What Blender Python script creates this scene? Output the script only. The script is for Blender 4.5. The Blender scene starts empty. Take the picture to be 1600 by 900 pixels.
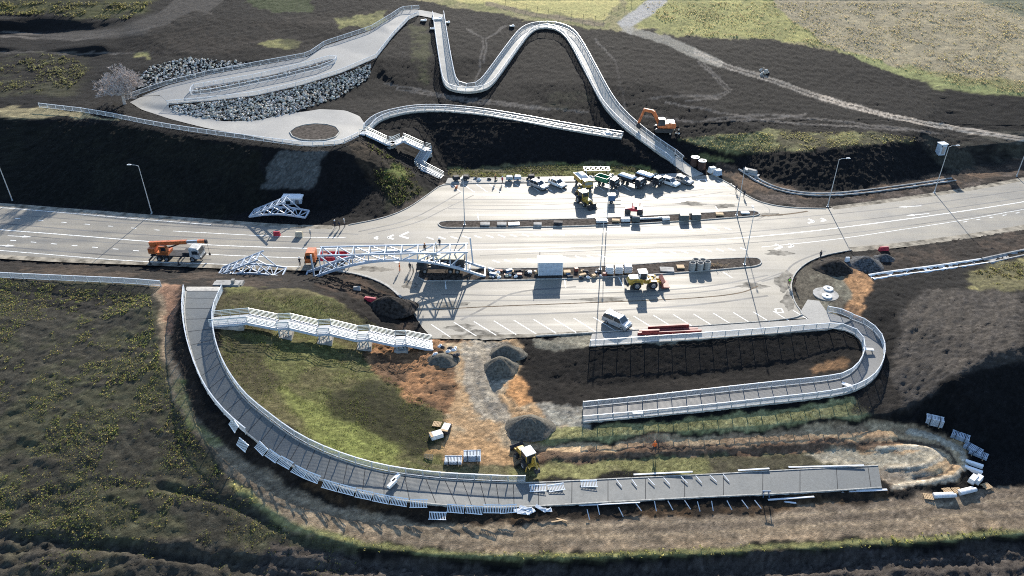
import bpy, bmesh, math, random
import numpy as np
from mathutils import Vector, Matrix, Euler
from mathutils.geometry import delaunay_2d_cdt

random.seed(7)
RNG = np.random.default_rng(11)
R = math.radians
scene = bpy.context.scene
COL = scene.collection

# ------------------------------------------------------------------ camera
CAM_H = 72.0
PITCH = 32.0
FPX = 1170.0                       # focal length in pixels of the 1600 wide photograph
cam_data = bpy.data.cameras.new('camera')
cam_data.sensor_width = 36.0
cam_data.lens = FPX / 1600.0 * 36.0
cam_data.clip_start = 0.5
cam_data.clip_end = 4000.0
cam = bpy.data.objects.new('camera', cam_data)
cam.location = (0, 0, CAM_H)
cam.rotation_euler = (R(90 - PITCH), 0, 0)
COL.objects.link(cam)
scene.camera = cam

# ------------------------------------------------------------------ sky and sun
SUN_EL = 21.5                      # degrees above the horizon
SUN_AZ = 7.5                       # degrees to the right of straight ahead (+Y)
world = bpy.data.worlds.new('World')
scene.world = world
world.use_nodes = True
wn = world.node_tree
wn.nodes.clear()
w_out = wn.nodes.new('ShaderNodeOutputWorld')
w_bg = wn.nodes.new('ShaderNodeBackground')
w_sky = wn.nodes.new('ShaderNodeTexSky')
w_sky.sky_type = 'NISHITA'
w_sky.sun_disc = False
w_sky.sun_elevation = R(SUN_EL)
w_sky.sun_rotation = R(SUN_AZ)
w_sky.altitude = 600
w_sky.air_density = 1.0
w_sky.dust_density = 0.6
w_sky.ozone_density = 2.0
w_bg.inputs['Strength'].default_value = 0.12
wn.links.new(w_sky.outputs[0], w_bg.inputs[0])
wn.links.new(w_bg.outputs[0], w_out.inputs[0])

sun_data = bpy.data.lights.new('sun', 'SUN')
sun_data.energy = 4.6
sun_data.angle = R(0.53)
sun_data.color = (1.0, 0.925, 0.81)
sun = bpy.data.objects.new('sun', sun_data)
sd = Vector((math.sin(R(SUN_AZ)) * math.cos(R(SUN_EL)), math.cos(R(SUN_AZ)) * math.cos(R(SUN_EL)), math.sin(R(SUN_EL))))
sun.rotation_euler = sd.to_track_quat('Z', 'Y').to_euler()
sun.location = sd * 300
COL.objects.link(sun)

scene.view_settings.view_transform = 'Standard'
scene.view_settings.look = 'None'
scene.view_settings.gamma = 1.0
scene.view_settings.use_curve_mapping = False
scene.view_settings.exposure = 1.38
scene.cycles.use_denoising = False
scene.cycles.filter_width = 1.05
scene.cycles.max_bounces = 5
scene.cycles.diffuse_bounces = 3
scene.cycles.glossy_bounces = 2
scene.cycles.transmission_bounces = 3
scene.cycles.volume_bounces = 0
scene.cycles.sample_clamp_indirect = 4.0
scene.cycles.caustics_reflective = False
scene.cycles.caustics_refractive = False

# ------------------------------------------------------------------ survey: photograph pixel -> ground
_c, _s = math.cos(R(PITCH)), math.sin(R(PITCH))
def ray(px, py):
    x = (px - 800.0) / FPX
    y = -(py - 450.0) / FPX
    return Vector((x, _c + y * _s, -_s + y * _c))
def U(px, py, z=0.0):
    d = ray(px, py)
    t = (z - CAM_H) / d.z
    return Vector((d.x * t, d.y * t, z))
def projpix(x, y, z):
    dz = z - CAM_H
    dep = y * _c - dz * _s
    up = y * _s + dz * _c
    return 800.0 + FPX * x / dep, 450.0 - FPX * up / dep

# ------------------------------------------------------------------ numpy noise
_T = RNG.random((256, 256))
def vnoise(x, y):
    xi = np.floor(x).astype(np.int64); yi = np.floor(y).astype(np.int64)
    fx = x - xi; fy = y - yi
    fx = fx * fx * (3 - 2 * fx); fy = fy * fy * (3 - 2 * fy)
    a = _T[xi & 255, yi & 255]; b = _T[(xi + 1) & 255, yi & 255]
    c = _T[xi & 255, (yi + 1) & 255]; d = _T[(xi + 1) & 255, (yi + 1) & 255]
    return (a * (1 - fx) + b * fx) * (1 - fy) + (c * (1 - fx) + d * fx) * fy - 0.5
def fbm(x, y, sc, octv=4, gain=0.55, seed=0.0):
    r = np.zeros_like(x); a = 1.0; f = 1.0 / sc
    for o in range(octv):
        r += a * vnoise(x * f + 13.7 * o + seed, y * f + 7.3 * o + seed * 1.7)
        a *= gain; f *= 2.03
    return r

# ------------------------------------------------------------------ materials
MATS = {}
def mat(name, col, rough=0.7, metal=0.0, var=0.12, vscale=3.0, spec=0.5, bump=0.0, bscale=20.0, col2=None, stretch=None, emit=None):
    """procedural material: base colour broken up by object space noise"""
    if name in MATS: return MATS[name]
    m = bpy.data.materials.new(name); m.use_nodes = True
    nt = m.node_tree; nd = nt.nodes; lk = nt.links
    b = nd['Principled BSDF']
    b.inputs['Roughness'].default_value = rough
    b.inputs['Metallic'].default_value = metal
    b.inputs['Specular IOR Level'].default_value = spec
    tc = nd.new('ShaderNodeTexCoord')
    src = tc.outputs['Object']
    if stretch:
        mp = nd.new('ShaderNodeMapping'); mp.inputs['Scale'].default_value = stretch
        lk.new(src, mp.inputs[0]); src = mp.outputs[0]
    n = nd.new('ShaderNodeTexNoise'); n.inputs['Scale'].default_value = vscale
    n.inputs['Detail'].default_value = 6; n.inputs['Roughness'].default_value = 0.6
    lk.new(src, n.inputs['Vector'])
    rp = nd.new('ShaderNodeValToRGB')
    c2 = col2 if col2 else tuple(max(0, c * (1 - 2.2 * var)) for c in col)
    c1 = tuple(min(1, c * (1 + var)) for c in col)
    rp.color_ramp.elements[0].position = 0.32; rp.color_ramp.elements[0].color = (*c2, 1)
    rp.color_ramp.elements[1].position = 0.62; rp.color_ramp.elements[1].color = (*c1, 1)
    lk.new(n.outputs['Fac'], rp.inputs[0]); lk.new(rp.outputs[0], b.inputs['Base Color'])
    if bump > 0:
        n2 = nd.new('ShaderNodeTexNoise'); n2.inputs['Scale'].default_value = bscale; n2.inputs['Detail'].default_value = 5
        lk.new(src, n2.inputs['Vector'])
        bp = nd.new('ShaderNodeBump'); bp.inputs['Strength'].default_value = bump; bp.inputs['Distance'].default_value = 0.05
        lk.new(n2.outputs['Fac'], bp.inputs['Height']); lk.new(bp.outputs[0], b.inputs['Normal'])
    MATS[name] = m
    return m

def attr_mat(name, rough=0.95, spec=0.15, var=0.5, scales=(0.35, 2.2, 9.0), bump=0.6, bdist=0.12, trans=0.0):
    """colour from the mesh's own 'Col' attribute, broken up by world scale noise"""
    m = bpy.data.materials.new(name); m.use_nodes = True
    nt = m.node_tree; nd = nt.nodes; lk = nt.links
    b = nd['Principled BSDF']
    b.inputs['Roughness'].default_value = rough
    b.inputs['Specular IOR Level'].default_value = spec
    at = nd.new('ShaderNodeAttribute'); at.attribute_name = 'Col'
    tc = nd.new('ShaderNodeTexCoord')
    prev = at.outputs['Color']; hs = []
    for i, s in enumerate(scales):
        n = nd.new('ShaderNodeTexNoise'); n.inputs['Scale'].default_value = s
        n.inputs['Detail'].default_value = 7; n.inputs['Roughness'].default_value = 0.68
        lk.new(tc.outputs['Object'], n.inputs['Vector'])
        mr = nd.new('ShaderNodeMapRange')
        mr.inputs['From Min'].default_value = 0.3; mr.inputs['From Max'].default_value = 0.7
        mr.inputs['To Min'].default_value = 1 - var; mr.inputs['To Max'].default_value = 1 + var
        lk.new(n.outputs['Fac'], mr.inputs[0])
        mx = nd.new('ShaderNodeVectorMath'); mx.operation = 'SCALE'
        lk.new(prev, mx.inputs[0]); lk.new(mr.outputs[0], mx.inputs['Scale'])
        prev = mx.outputs[0]; hs.append(n)
    lk.new(prev, b.inputs['Base Color'])
    if bump > 0:
        ad = nd.new('ShaderNodeMath'); ad.operation = 'ADD'
        lk.new(hs[-1].outputs['Fac'], ad.inputs[0]); lk.new(hs[-2].outputs['Fac'], ad.inputs[1])
        bp = nd.new('ShaderNodeBump'); bp.inputs['Strength'].default_value = bump; bp.inputs['Distance'].default_value = bdist
        lk.new(ad.outputs[0], bp.inputs['Height']); lk.new(bp.outputs[0], b.inputs['Normal'])
    MATS[name] = m
    return m

# ------------------------------------------------------------------ mesh helpers
class MB:
    """collects simple solids and links them as one mesh object"""
    def __init__(self): self.v = []; self.f = []
    def add(self, vs, fs):
        o = len(self.v)
        self.v += [tuple(p) for p in vs]; self.f += [tuple(i + o for i in f) for f in fs]
        return self
    def box(self, c, s, rz=0.0, rx=0.0, ry=0.0):
        m = Euler((rx, ry, rz)).to_matrix(); c = Vector(c)
        vs = [c + m @ Vector((a * s[0] / 2, b * s[1] / 2, d * s[2] / 2)) for d in (-1, 1) for b in (-1, 1) for a in (-1, 1)]
        return self.add(vs, [(0, 2, 3, 1), (4, 5, 7, 6), (0, 1, 5, 4), (2, 6, 7, 3), (0, 4, 6, 2), (1, 3, 7, 5)])
    def taper(self, c, s, t, cham=0.0):
        """box with a smaller top (t = top size x, y), base centre c"""
        vs = []
        for (sx, sy, z) in ((s[0], s[1], 0), (t[0], t[1], s[2])):
            for b in (-1, 1):
                for a in (-1, 1): vs.append((c[0] + a * sx / 2, c[1] + b * sy / 2, c[2] + z))
        return self.add(vs, [(0, 2, 3, 1), (4, 5, 7, 6), (0, 1, 5, 4), (2, 6, 7, 3), (0, 4, 6, 2), (1, 3, 7, 5)])
    def bar(self, p0, p1, w, h=None):
        p0 = Vector(p0); p1 = Vector(p1); d = p1 - p0; L = d.length
        if L < 1e-6: return self
        h = h or w
        x = d / L
        up = Vector((0, 0, 1)) if abs(x.z) < 0.95 else Vector((0, 1, 0))
        y = up.cross(x).normalized(); z = x.cross(y)
        vs = [p0 + y * a * w / 2 + z * b * h / 2 for b in (-1, 1) for a in (-1, 1)] + [p1 + y * a * w / 2 + z * b * h / 2 for b in (-1, 1) for a in (-1, 1)]
        return self.add(vs, [(0, 1, 3, 2), (4, 6, 7, 5), (0, 4, 5, 1), (2, 3, 7, 6), (0, 2, 6, 4), (1, 5, 7, 3)])
    def cyl(self, p0, p1, r0, r1=None, n=12, caps=True):
        p0 = Vector(p0); p1 = Vector(p1); r1 = r0 if r1 is None else r1
        x = (p1 - p0).normalized()
        up = Vector((0, 0, 1)) if abs(x.z) < 0.95 else Vector((0, 1, 0))
        y = up.cross(x).normalized(); z = x.cross(y)
        vs = []
        for p, r in ((p0, r0), (p1, r1)):
            for k in range(n):
                a = 2 * math.pi * k / n
                vs.append(p + y * math.cos(a) * r + z * math.sin(a) * r)
        fs = [(k, (k + 1) % n, n + (k + 1) % n, n + k) for k in range(n)]
        if caps: fs += [tuple(range(n))[::-1], tuple(range(n, 2 * n))]
        return self.add(vs, fs)
    def lathe(self, c, prof, n=16):
        vs = []; fs = []
        for (r, z) in prof:
            for k in range(n):
                a = 2 * math.pi * k / n
                vs.append((c[0] + r * math.cos(a), c[1] + r * math.sin(a), c[2] + z))
        for i in range(len(prof) - 1):
            for k in range(n):
                fs.append((i * n + k, i * n + (k + 1) % n, (i + 1) * n + (k + 1) % n, (i + 1) * n + k))
        return self.add(vs, fs)
    def prism(self, prof, y0, y1, inset=0.0):
        """closed (x, z) outline extruded across y; inset narrows vertices above the mean height"""
        n = len(prof); zs = [p[1] for p in prof]; zm = (max(zs) + min(zs)) / 2; zt = max(zs)
        def k(z): return inset * max(0, (z - zm) / max(1e-6, zt - zm))
        vs = [(x, y0 + k(z), z) for x, z in prof] + [(x, y1 - k(z), z) for x, z in prof]
        fs = [tuple(range(n)), tuple(range(2 * n - 1, n - 1, -1))]
        fs += [(i, n + i, n + (i + 1) % n, (i + 1) % n) for i in range(n)]
        return self.add(vs, fs)
    def quad(self, a, b, c, d): return self.add([a, b, c, d], [(0, 1, 2, 3)])
    def mesh(self, name, material, smooth=False):
        me = bpy.data.meshes.new(name)
        me.from_pydata([tuple(p) for p in self.v], [], self.f)
        me.update()
        if material: me.materials.append(material)
        if smooth:
            for p in me.polygons: p.use_smooth = True
        return me
    def build(self, name, material, parent=None, smooth=False, fix=True):
        me = self.mesh(name, material, smooth)
        if fix:
            bm = bmesh.new(); bm.from_mesh(me)
            bmesh.ops.recalc_face_normals(bm, faces=bm.faces)
            bm.to_mesh(me); bm.free()
        return link(name, me, parent)

def link(name, me, parent=None, loc=None, rot=None, scale=None):
    o = bpy.data.objects.new(name, me); COL.objects.link(o)
    if parent: o.parent = parent
    if loc is not None: o.location = loc
    if rot is not None: o.rotation_euler = rot
    if scale is not None: o.scale = scale
    return o
def tag(o, label=None, cat=None, group=None, kind=None):
    if label: o['label'] = label
    if cat: o['category'] = cat
    if group: o['group'] = group
    if kind: o['kind'] = kind
    return o
def thing(name, label, cat, loc=(0, 0, 0), rz=0.0, group=None, rot=None):
    o = bpy.data.objects.new(name, None); COL.objects.link(o)
    o.empty_display_size = 0.3
    o.location = loc; o.rotation_euler = rot if rot is not None else (0, 0, rz)
    return tag(o, label, cat, group)
def copy_tree(o, parent=None):
    c = o.copy(); COL.objects.link(c); c.parent = parent
    for ch in list(o.children): copy_tree(ch, c)
    return c
def resample(pts, step):
    pts = [Vector(p) for p in pts]; out = [pts[0].copy()]; 
    L = sum((pts[i + 1] - pts[i]).length for i in range(len(pts) - 1)); n = max(1, round(L / step)); d = L / n
    acc = 0.0; want = d
    for i in range(len(pts) - 1):
        seg = (pts[i + 1] - pts[i]).length
        while want <= acc + seg + 1e-6 and len(out) < n:
            out.append(pts[i].lerp(pts[i + 1], (want - acc) / seg)); want += d
        acc += seg
    out.append(pts[-1].copy())
    return out
def smooth_line(pts, it=2):
    pts = [Vector(p) for p in pts]
    for _ in range(it):
        q = [pts[0]]
        for i in range(len(pts) - 1):
            q += [pts[i].lerp(pts[i + 1], .25), pts[i].lerp(pts[i + 1], .75)]
        q.append(pts[-1]); pts = q
    return pts
# ================================================================== THE GROUND
# outline of the asphalt (road and both parking lots), all on one level
ROAD_PX = [(-260, 292), (-120, 306), (0, 318), (100, 326), (237, 337), (330, 344), (440, 352), (520, 354), (560, 349), (600, 341), (635, 327),
           (662, 309), (682, 294), (693, 287), (820, 286), (940, 283.5), (1040, 280), (1075, 276), (1112, 273), (1140, 287), (1165, 305), (1192, 318), (1235, 325),
           (1290, 326), (1350, 318), (1420, 308), (1500, 297), (1600, 279), (1720, 255), (1900, 215),
           (1900, 280), (1720, 330), (1600, 357), (1500, 372), (1400, 385), (1330, 391), (1290, 398), (1262, 409), (1244, 424), (1236, 440),
           (1237, 460), (1245, 480), (1262, 497), (1100, 509), (960, 518), (837, 525), (740, 528), (676, 529), (660, 512), (640, 482), (628, 466),
           (608, 447), (580, 434), (545, 425), (500, 421), (445, 420), (330, 417), (230, 412), (100, 408), (0, 402), (-120, 394), (-260, 384)]
PA_IN = [(347, 455, 8.5), (333, 490, 8.2), (335, 530, 7.6), (350, 575, 6.9), (380, 620, 6.0), (420, 655, 5.0), (470, 690, 3.7), (530, 717, 2.3), (600, 737, .9), (680, 748, -.2),
         (750, 752, -1.0), (820, 754, -1.6), (950, 748, -2.3), (1100, 741, -2.9), (1250, 733, -3.3), (1372, 727, -3.6)]
PA_OUT = [(290, 455, 8.5), (288, 490, 8.2), (296, 540, 7.5), (318, 600, 6.5), (350, 645, 5.5), (395, 685, 4.4), (450, 725, 3.1), (520, 757, 1.8), (600, 778, .7), (700, 790, -.4),
          (760, 793, -1.1), (820, 792, -1.6), (950, 785, -2.3), (1100, 777, -2.9), (1250, 770, -3.3), (1378, 762, -3.6)]
PC_FAR = [(911, 636, -1.5), (1000, 627, -1.4), (1100, 616, -1.3), (1200, 605, -1.2), (1300, 594, -1.0), (1328, 584, -.9), (1343, 567, -.8), (1348, 548, -.6), (1343, 530, -.4), (1326, 518, -.2), (1303, 513, -.05)]
PC_NEAR = [(911, 660, -1.5), (1000, 652, -1.4), (1100, 642, -1.3), (1200, 631, -1.2), (1300, 619, -1.0), (1345, 606, -.9), (1370, 587, -.8), (1381, 560, -.6), (1377, 532, -.4), (1356, 510, -.2), (1328, 498, -.05)]

pts3 = []; cons = []
def line(pts, z=None):
    s = len(pts3)
    for p in pts:
        pts3.append(tuple(U(p[0], p[1], p[2] if z is None else z)))
    for i in range(len(pts) - 1): cons.append((s + i, s + i + 1))
def pt(*ps):
    for p in ps: pts3.append(tuple(U(*p)))
def wpt(*ps):
    for p in ps: pts3.append(tuple(p))
line(ROAD_PX + [ROAD_PX[0]], -0.1)
# ---- beyond the road, left: cut slope up to the terrace with the turning circle
line([(-160, 300, .2), (0, 314, .1), (100, 322, .1), (237, 331, .1), (330, 335, .1), (390, 331, .1), (440, 328, .1), (500, 332, .1), (535, 348, .1)])
line([(-160, 190, 10.2), (0, 184, 10.4), (100, 184, 10.7), (200, 196, 10.2), (300, 213, 9.4), (400, 226, 8.9), (480, 236, 8.6), (530, 233, 8.6), (562, 222, 8.5)])
line([(-160, 172, 10.8), (0, 172, 10.9), (62, 166, 11.2), (150, 177, 10.8), (250, 198, 10.0), (350, 213, 9.3), (430, 224, 8.8), (480, 231, 8.6), (532, 228, 8.6), (563, 214, 8.6), (578, 198, 8.3)])
# spur under the far stairs
line([(565, 222, 8.4), (588, 243, 6.3), (612, 268, 3.9), (634, 290, 1.8), (655, 306, .2)])
line([(581, 201, 8.0), (605, 218, 6.2), (635, 234, 4.2), (662, 252, 2.0), (688, 270, .3), (694, 281, .1)])
# ---- the bowl behind the far lot
line([(582, 196, 8.2), (600, 187, 8.0), (660, 176, 7.5), (740, 181, 7.1), (800, 191, 6.3), (860, 202, 5.0), (930, 214, 3.8), (965, 221, 3.4), (1000, 242, 2.0), (1045, 265, .5), (1070, 276, .02)])
line([(590, 186, 8.3), (660, 165, 7.9), (740, 170, 7.5), (800, 180, 6.7), (860, 191, 5.5), (925, 203, 4.3)])
line([(700, 264, .1), (740, 264, .1), (800, 261, .1), (880, 256, .1), (950, 255, .1), (990, 260, .15)])
line([(694, 279, .05), (820, 277, .05), (940, 275, .05), (1040, 272, .05)])
# ---- hillside behind it (world metres)
def hz(x, y):
    a = 10.2 + .155 * (y - 180); b = 6.6 + .18 * (y - 186)
    k = min(1, max(0, (x + 55) / 40)); z = a * (1 - k) + b * k
    if y > 262: z = (a * (1 - k) + b * k) - .045 * (y - 262)
    return z
for yy in (205, 222, 240, 262, 290, 330, 380, 440):
    for xx in range(-280, 281, 40):
        if yy < 230 and -95 < xx < -20: continue
        if yy < 212 and xx < -60: continue
        wpt((xx, yy, hz(xx, yy)))
# terrace with the stone facing, far left
line([(205, 162, 10.4), (262, 176, 10.0), (330, 190, 9.4), (400, 192, 9.2), (460, 180, 9.3), (530, 155, 9.9), (590, 120, 11.6)])
line([(262, 163, 10.9), (330, 158, 11.3), (400, 150, 11.7), (470, 134, 12.4), (530, 115, 13.3), (585, 92, 14.5), (612, 55, 17.0)])
line([(205, 150, 10.7), (260, 132, 11.8), (330, 115, 12.9), (400, 102, 13.7), (480, 87, 14.8), (510, 68, 15.8), (580, 45, 17.6)])
line([(215, 128, 12.2), (232, 104, 14.1), (290, 88, 15.2), (345, 93, 14.9), (400, 96, 14.4)])
pt((440, 215, 8.9), (400, 205, 9.2), (520, 195, 8.7), (560, 190, 8.6), (640, 150, 8.9))
# dark banks, far left
line([(-200, 24, 19.6), (60, 26, 19.7), (140, 34, 19.0)])
line([(-200, 50, 16.4), (60, 50, 16.5), (150, 46, 17.6)])
line([(-200, 76, 15.4), (60, 80, 15.0), (180, 84, 14.8)])
line([(-200, 130, 12.6), (0, 128, 12.5), (120, 128, 12.4)])
# ---- beyond the road, right
line([(1075, 246, 1.4), (1130, 252, 1.0), (1180, 274, .7), (1255, 298, .4), (1330, 297, .4), (1400, 286, .5), (1440, 275, .5), (1472, 268, .6), (1600, 245, .8), (1760, 210, 1.0)])
line([(1055, 227, 2.8), (1100, 231, 3.1), (1180, 239, 3.4), (1250, 237, 4.9), (1330, 229, 5.5), (1400, 223, 5.3), (1430, 222, 5.1), (1474, 250, 2.2)])
line([(1055, 212, 4.2), (1200, 210, 5.6), (1330, 208, 6.4), (1440, 206, 6.2), (1500, 232, 3.6), (1600, 222, 4.0), (1760, 195, 4.6)])
line([(1112, 268, .1), (1165, 296, .1), (1200, 311, .1), (1290, 320, .1), (1420, 303, .1), (1600, 273, .1), (1760, 240, .1)])
# ---- this side of the road, left hill
line([(-200, 396, -.3), (0, 408, -.3), (100, 414, -.3), (230, 419, -.3), (330, 424, -.2), (450, 427, -.2), (520, 428, 0)])
line([(-200, 425, 5.4), (0, 431, 5.6), (120, 437, 6.2), (250, 446, 7.8), (285, 450, 8.4), (350, 450, 8.4), (372, 449, 7.6), (450, 452, 6.1), (520, 466, 4.2), (570, 492, 2.4), (620, 520, .7), (662, 533, .0)])
for q in ((388, 498, 6.6), (443, 507, 4.5), (506, 516, 2.9), (568, 525, 1.2), (626, 533, .2), (680, 541, 0)): wpt(tuple(U(q[0], q[1], q[2] + 1.5))[:2] + (q[2],))
line([(540, 432, .0), (580, 444, .1), (610, 462, .2), (632, 486, .1), (655, 515, .0)])
pt((360, 540, 7.0), (450, 560, 4.6), (550, 600, 2.1), (640, 640, .2), (700, 655, -.5), (470, 640, 3.6), (600, 690, .6), (680, 715, -.5))
pt((620, 565, .2), (680, 590, 0), (690, 545, 0), (740, 535, 0), (760, 600, -.5), (740, 680, -1.2), (800, 700, -1.9), (770, 735, -1.4))
line([(p[0], p[1], p[2] - .12) for p in PA_IN])
line([(p[0], p[1], p[2] - .12) for p in PA_OUT])
line([(273, 452, 8.0), (266, 500, 7.3), (277, 580, 6.2), (300, 638, 5.1), (338, 686, 3.9), (394, 727, 2.6), (466, 766, 1.3), (560, 793, .05), (680, 806, -1.0), (800, 809, -2.0), (950, 802, -2.8), (1100, 795, -3.4), (1250, 788, -3.85), (1380, 780, -4.15), (1450, 775, -4.3)])
line([(240, 470, 8.2), (252, 560, 6.8), (270, 620, 5.7), (310, 690, 4.1), (370, 760, 2.5), (450, 815, .9), (560, 845, -.5), (700, 858, -1.8), (900, 862, -3.0), (1100, 855, -3.8), (1300, 845, -4.4), (1500, 832, -4.7), (1600, 822, -4.8), (1760, 805, -4.8)])
line([(452, 827, .7), (560, 858, -.65), (700, 871, -1.95), (900, 875, -3.1), (1100, 868, -3.9), (1300, 858, -4.5), (1500, 845, -4.8), (1600, 835, -4.9), (1760, 818, -4.9)])
line([(440, 842, .1), (560, 874, -1.4), (700, 887, -2.7), (900, 891, -3.9), (1100, 884, -4.7), (1300, 874, -5.3), (1500, 860, -5.6), (1600, 850, -5.7), (1760, 833, -5.7)])
pt((0, 500, 5.3), (0, 600, 4.5), (0, 700, 3.7), (0, 800, 2.9), (0, 900, 2.1), (-150, 500, 5.0), (-150, 700, 3.5), (-150, 900, 2.0), (150, 500, 6.6), (150, 600, 5.8), (150, 700, 4.6), (150, 800, 3.2), (150, 900, 1.8),
   (300, 800, 2.4), (300, 900, .7), (450, 900, -.8), (600, 920, -2.4), (900, 922, -4.2), (1200, 912, -5.2), (1600, 895, -5.7), (-150, 1100, .5), (400, 1150, -1.6), (900, 1150, -5), (1700, 1150, -6), (-400, 700, 3), (-400, 1100, 0), (1900, 900, -5.5), (1900, 600, 4), (1900, 450, 4))
# ---- this side of the road, right: the ramps
line([(840, 530, -.05), (920, 545, -.1), (1100, 533, -.1), (1290, 517, -.1), (1300, 517, -.1)])
line([(850, 590, -1.3), (930, 604, -1.75), (1100, 588, -1.7), (1230, 574, -1.5), (1310, 562, -1.2), (1330, 545, -.7)])
line([(p[0], p[1], p[2] - .12) for p in PC_FAR])
line([(p[0], p[1], p[2] - .12) for p in PC_NEAR])
line([(880, 668, -1.8), (1000, 662, -1.8), (1200, 640, -1.7), (1330, 626, -1.4), (1380, 600, -1.0), (1394, 560, -.7), (1388, 520, -.3), (1345, 490, 0)])
line([(830, 690, -1.9), (1000, 680, -1.9), (1200, 666, -1.9), (1380, 648, -1.8)])
line([(830, 696, -2.4), (1000, 687, -2.4), (1200, 673, -2.5), (1390, 657, -2.7)])
line([(840, 716, -2.2), (1000, 707, -2.4), (1200, 697, -2.7), (1390, 690, -3.0)])
line([(840, 724, -2.5), (1000, 716, -2.9), (1200, 706, -3.2), (1400, 700, -3.4), (1450, 712, -3.4)])
line([(1390, 650, -1.9), (1440, 626, -.6), (1490, 592, 1.8), (1540, 556, 3.0), (1600, 540, 4.0), (1760, 520, 5)])
line([(1420, 668, -3.3), (1465, 675, -3.6), (1505, 700, -4.0), (1540, 735, -4.4), (1600, 715, -4.2), (1760, 690, -4.2)])
pt((1430, 560, .4), (1400, 480, .8), (1500, 470, 1.9), (1600, 450, 2.8), (1450, 440, .9), (1600, 425, 1.6), (1300, 470, .1), (1350, 440, .2), (1300, 420, .1), (1350, 405, .3), (1450, 392, .2), (1600, 368, .2), (1380, 415, .1), (1470, 730, -3.5), (1500, 760, -4.3))
line([(1290, 403, .0), (1330, 397, .0), (1400, 391, .0), (1500, 378, .0), (1600, 363, .0), (1760, 330, .0)])

# ---- triangulate, then sample on a grid
uniq = {}; rid = []; P2 = []
for p in pts3:
    k = (round(p[0], 2), round(p[1], 2))
    if k not in uniq: uniq[k] = len(P2); P2.append(p)
    rid.append(uniq[k])
E2 = [(rid[a], rid[b]) for a, b in cons if rid[a] != rid[b]]
res = delaunay_2d_cdt([Vector((p[0], p[1])) for p in P2], E2, [], 0, 1e-4)
TV, TF, TOV = res[0], res[2], res[3]
PA = np.array(P2)
TZ = []
for i, v in enumerate(TV):
    if TOV[i]: TZ.append(P2[TOV[i][0]][2])
    else:
        d = (PA[:, 0] - v.x) ** 2 + (PA[:, 1] - v.y) ** 2; j = np.argsort(d)[:3]; w = 1 / (d[j] + .01)
        TZ.append(float((PA[j, 2] * w).sum() / w.sum()))

xs = np.concatenate([np.arange(-270, -112, 1.3), np.arange(-112, 112, .36), np.arange(112, 270, 1.3)])
ys = np.concatenate([np.arange(30, 48, .6), np.arange(48, 100, .3), np.arange(100, 185, .42), np.arange(185, 265, .7), np.arange(265, 430, 2.0)])
NX, NY = len(xs), len(ys)
GX, GY = np.meshgrid(xs, ys)
GZ = np.zeros_like(GX)
for f in TF:
    a, b, c = f[0], f[1], f[2]
    ax, ay, bx_, by_, cx, cy = TV[a].x, TV[a].y, TV[b].x, TV[b].y, TV[c].x, TV[c].y
    i0, i1 = np.searchsorted(xs, min(ax, bx_, cx)), np.searchsorted(xs, max(ax, bx_, cx), 'right')
    j0, j1 = np.searchsorted(ys, min(ay, by_, cy)), np.searchsorted(ys, max(ay, by_, cy), 'right')
    if i1 <= i0 or j1 <= j0: continue
    X = GX[j0:j1, i0:i1]; Y = GY[j0:j1, i0:i1]
    den = (by_ - cy) * (ax - cx) + (cx - bx_) * (ay - cy)
    if abs(den) < 1e-9: continue
    l1 = ((by_ - cy) * (X - cx) + (cx - bx_) * (Y - cy)) / den
    l2 = ((cy - ay) * (X - cx) + (ax - cx) * (Y - cy)) / den
    l3 = 1 - l1 - l2
    m = (l1 >= -1e-6) & (l2 >= -1e-6) & (l3 >= -1e-6)
    Z = l1 * TZ[a] + l2 * TZ[b] + l3 * TZ[c]
    GZ[j0:j1, i0:i1][m] = Z[m]
def blur(a, n):
    for _ in range(n):
        p = np.pad(a, 1, mode='edge')
        a = (p[:-2, 1:-1] + p[2:, 1:-1] + p[1:-1, :-2] + p[1:-1, 2:] + 4 * p[1:-1, 1:-1]) / 8
    return a
def inpoly(px, py, poly):
    r = np.zeros(px.shape, bool); n = len(poly); j = n - 1
    for i in range(n):
        xi, yi = poly[i][0], poly[i][1]; xj, yj = poly[j][0], poly[j][1]
        c = ((yi > py) != (yj > py)) & (px < (xj - xi) * (py - yi) / ((yj - yi) if yj != yi else 1e-9) + xi)
        r ^= c; j = i
    return r
ROADW = [U(p[0], p[1], 0) for p in ROAD_PX]
road_in = inpoly(GX, GY, ROADW)
road_soft = blur(road_in.astype(float), 3)
GZ = blur(GZ, 3)
GZ0 = GZ.copy()
PXg, PYg = projpix(GX, GY, GZ)          # where each ground point sits in the survey photograph
def gz(x, y, G=None):
    G = GZ if G is None else G
    i = min(max(np.searchsorted(xs, x) - 1, 0), NX - 2); j = min(max(np.searchsorted(ys, y) - 1, 0), NY - 2)
    fx = (x - xs[i]) / (xs[i + 1] - xs[i]); fy = (y - ys[j]) / (ys[j + 1] - ys[j])
    return float((G[j, i] * (1 - fx) + G[j, i + 1] * fx) * (1 - fy) + (G[j + 1, i] * (1 - fx) + G[j + 1, i + 1] * fx) * fy)
def hit(px, py, dz=0.0):
    """ground point seen at this pixel of the survey photograph"""
    d = ray(px, py); t = 60.0; prev = None
    while t < 520:
        x, y, z = d.x * t, d.y * t, CAM_H + d.z * t
        if z <= gz(x, y, GZ0): break
        prev = t; t += 1.5
    lo, hi = (prev or 59.0), t
    for _ in range(18):
        m = (lo + hi) / 2
        if CAM_H + d.z * m <= gz(d.x * m, d.y * m, GZ0): hi = m
        else: lo = m
    x, y = d.x * hi, d.y * hi
    return Vector((x, y, gz(x, y, GZ0) + dz))

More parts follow.
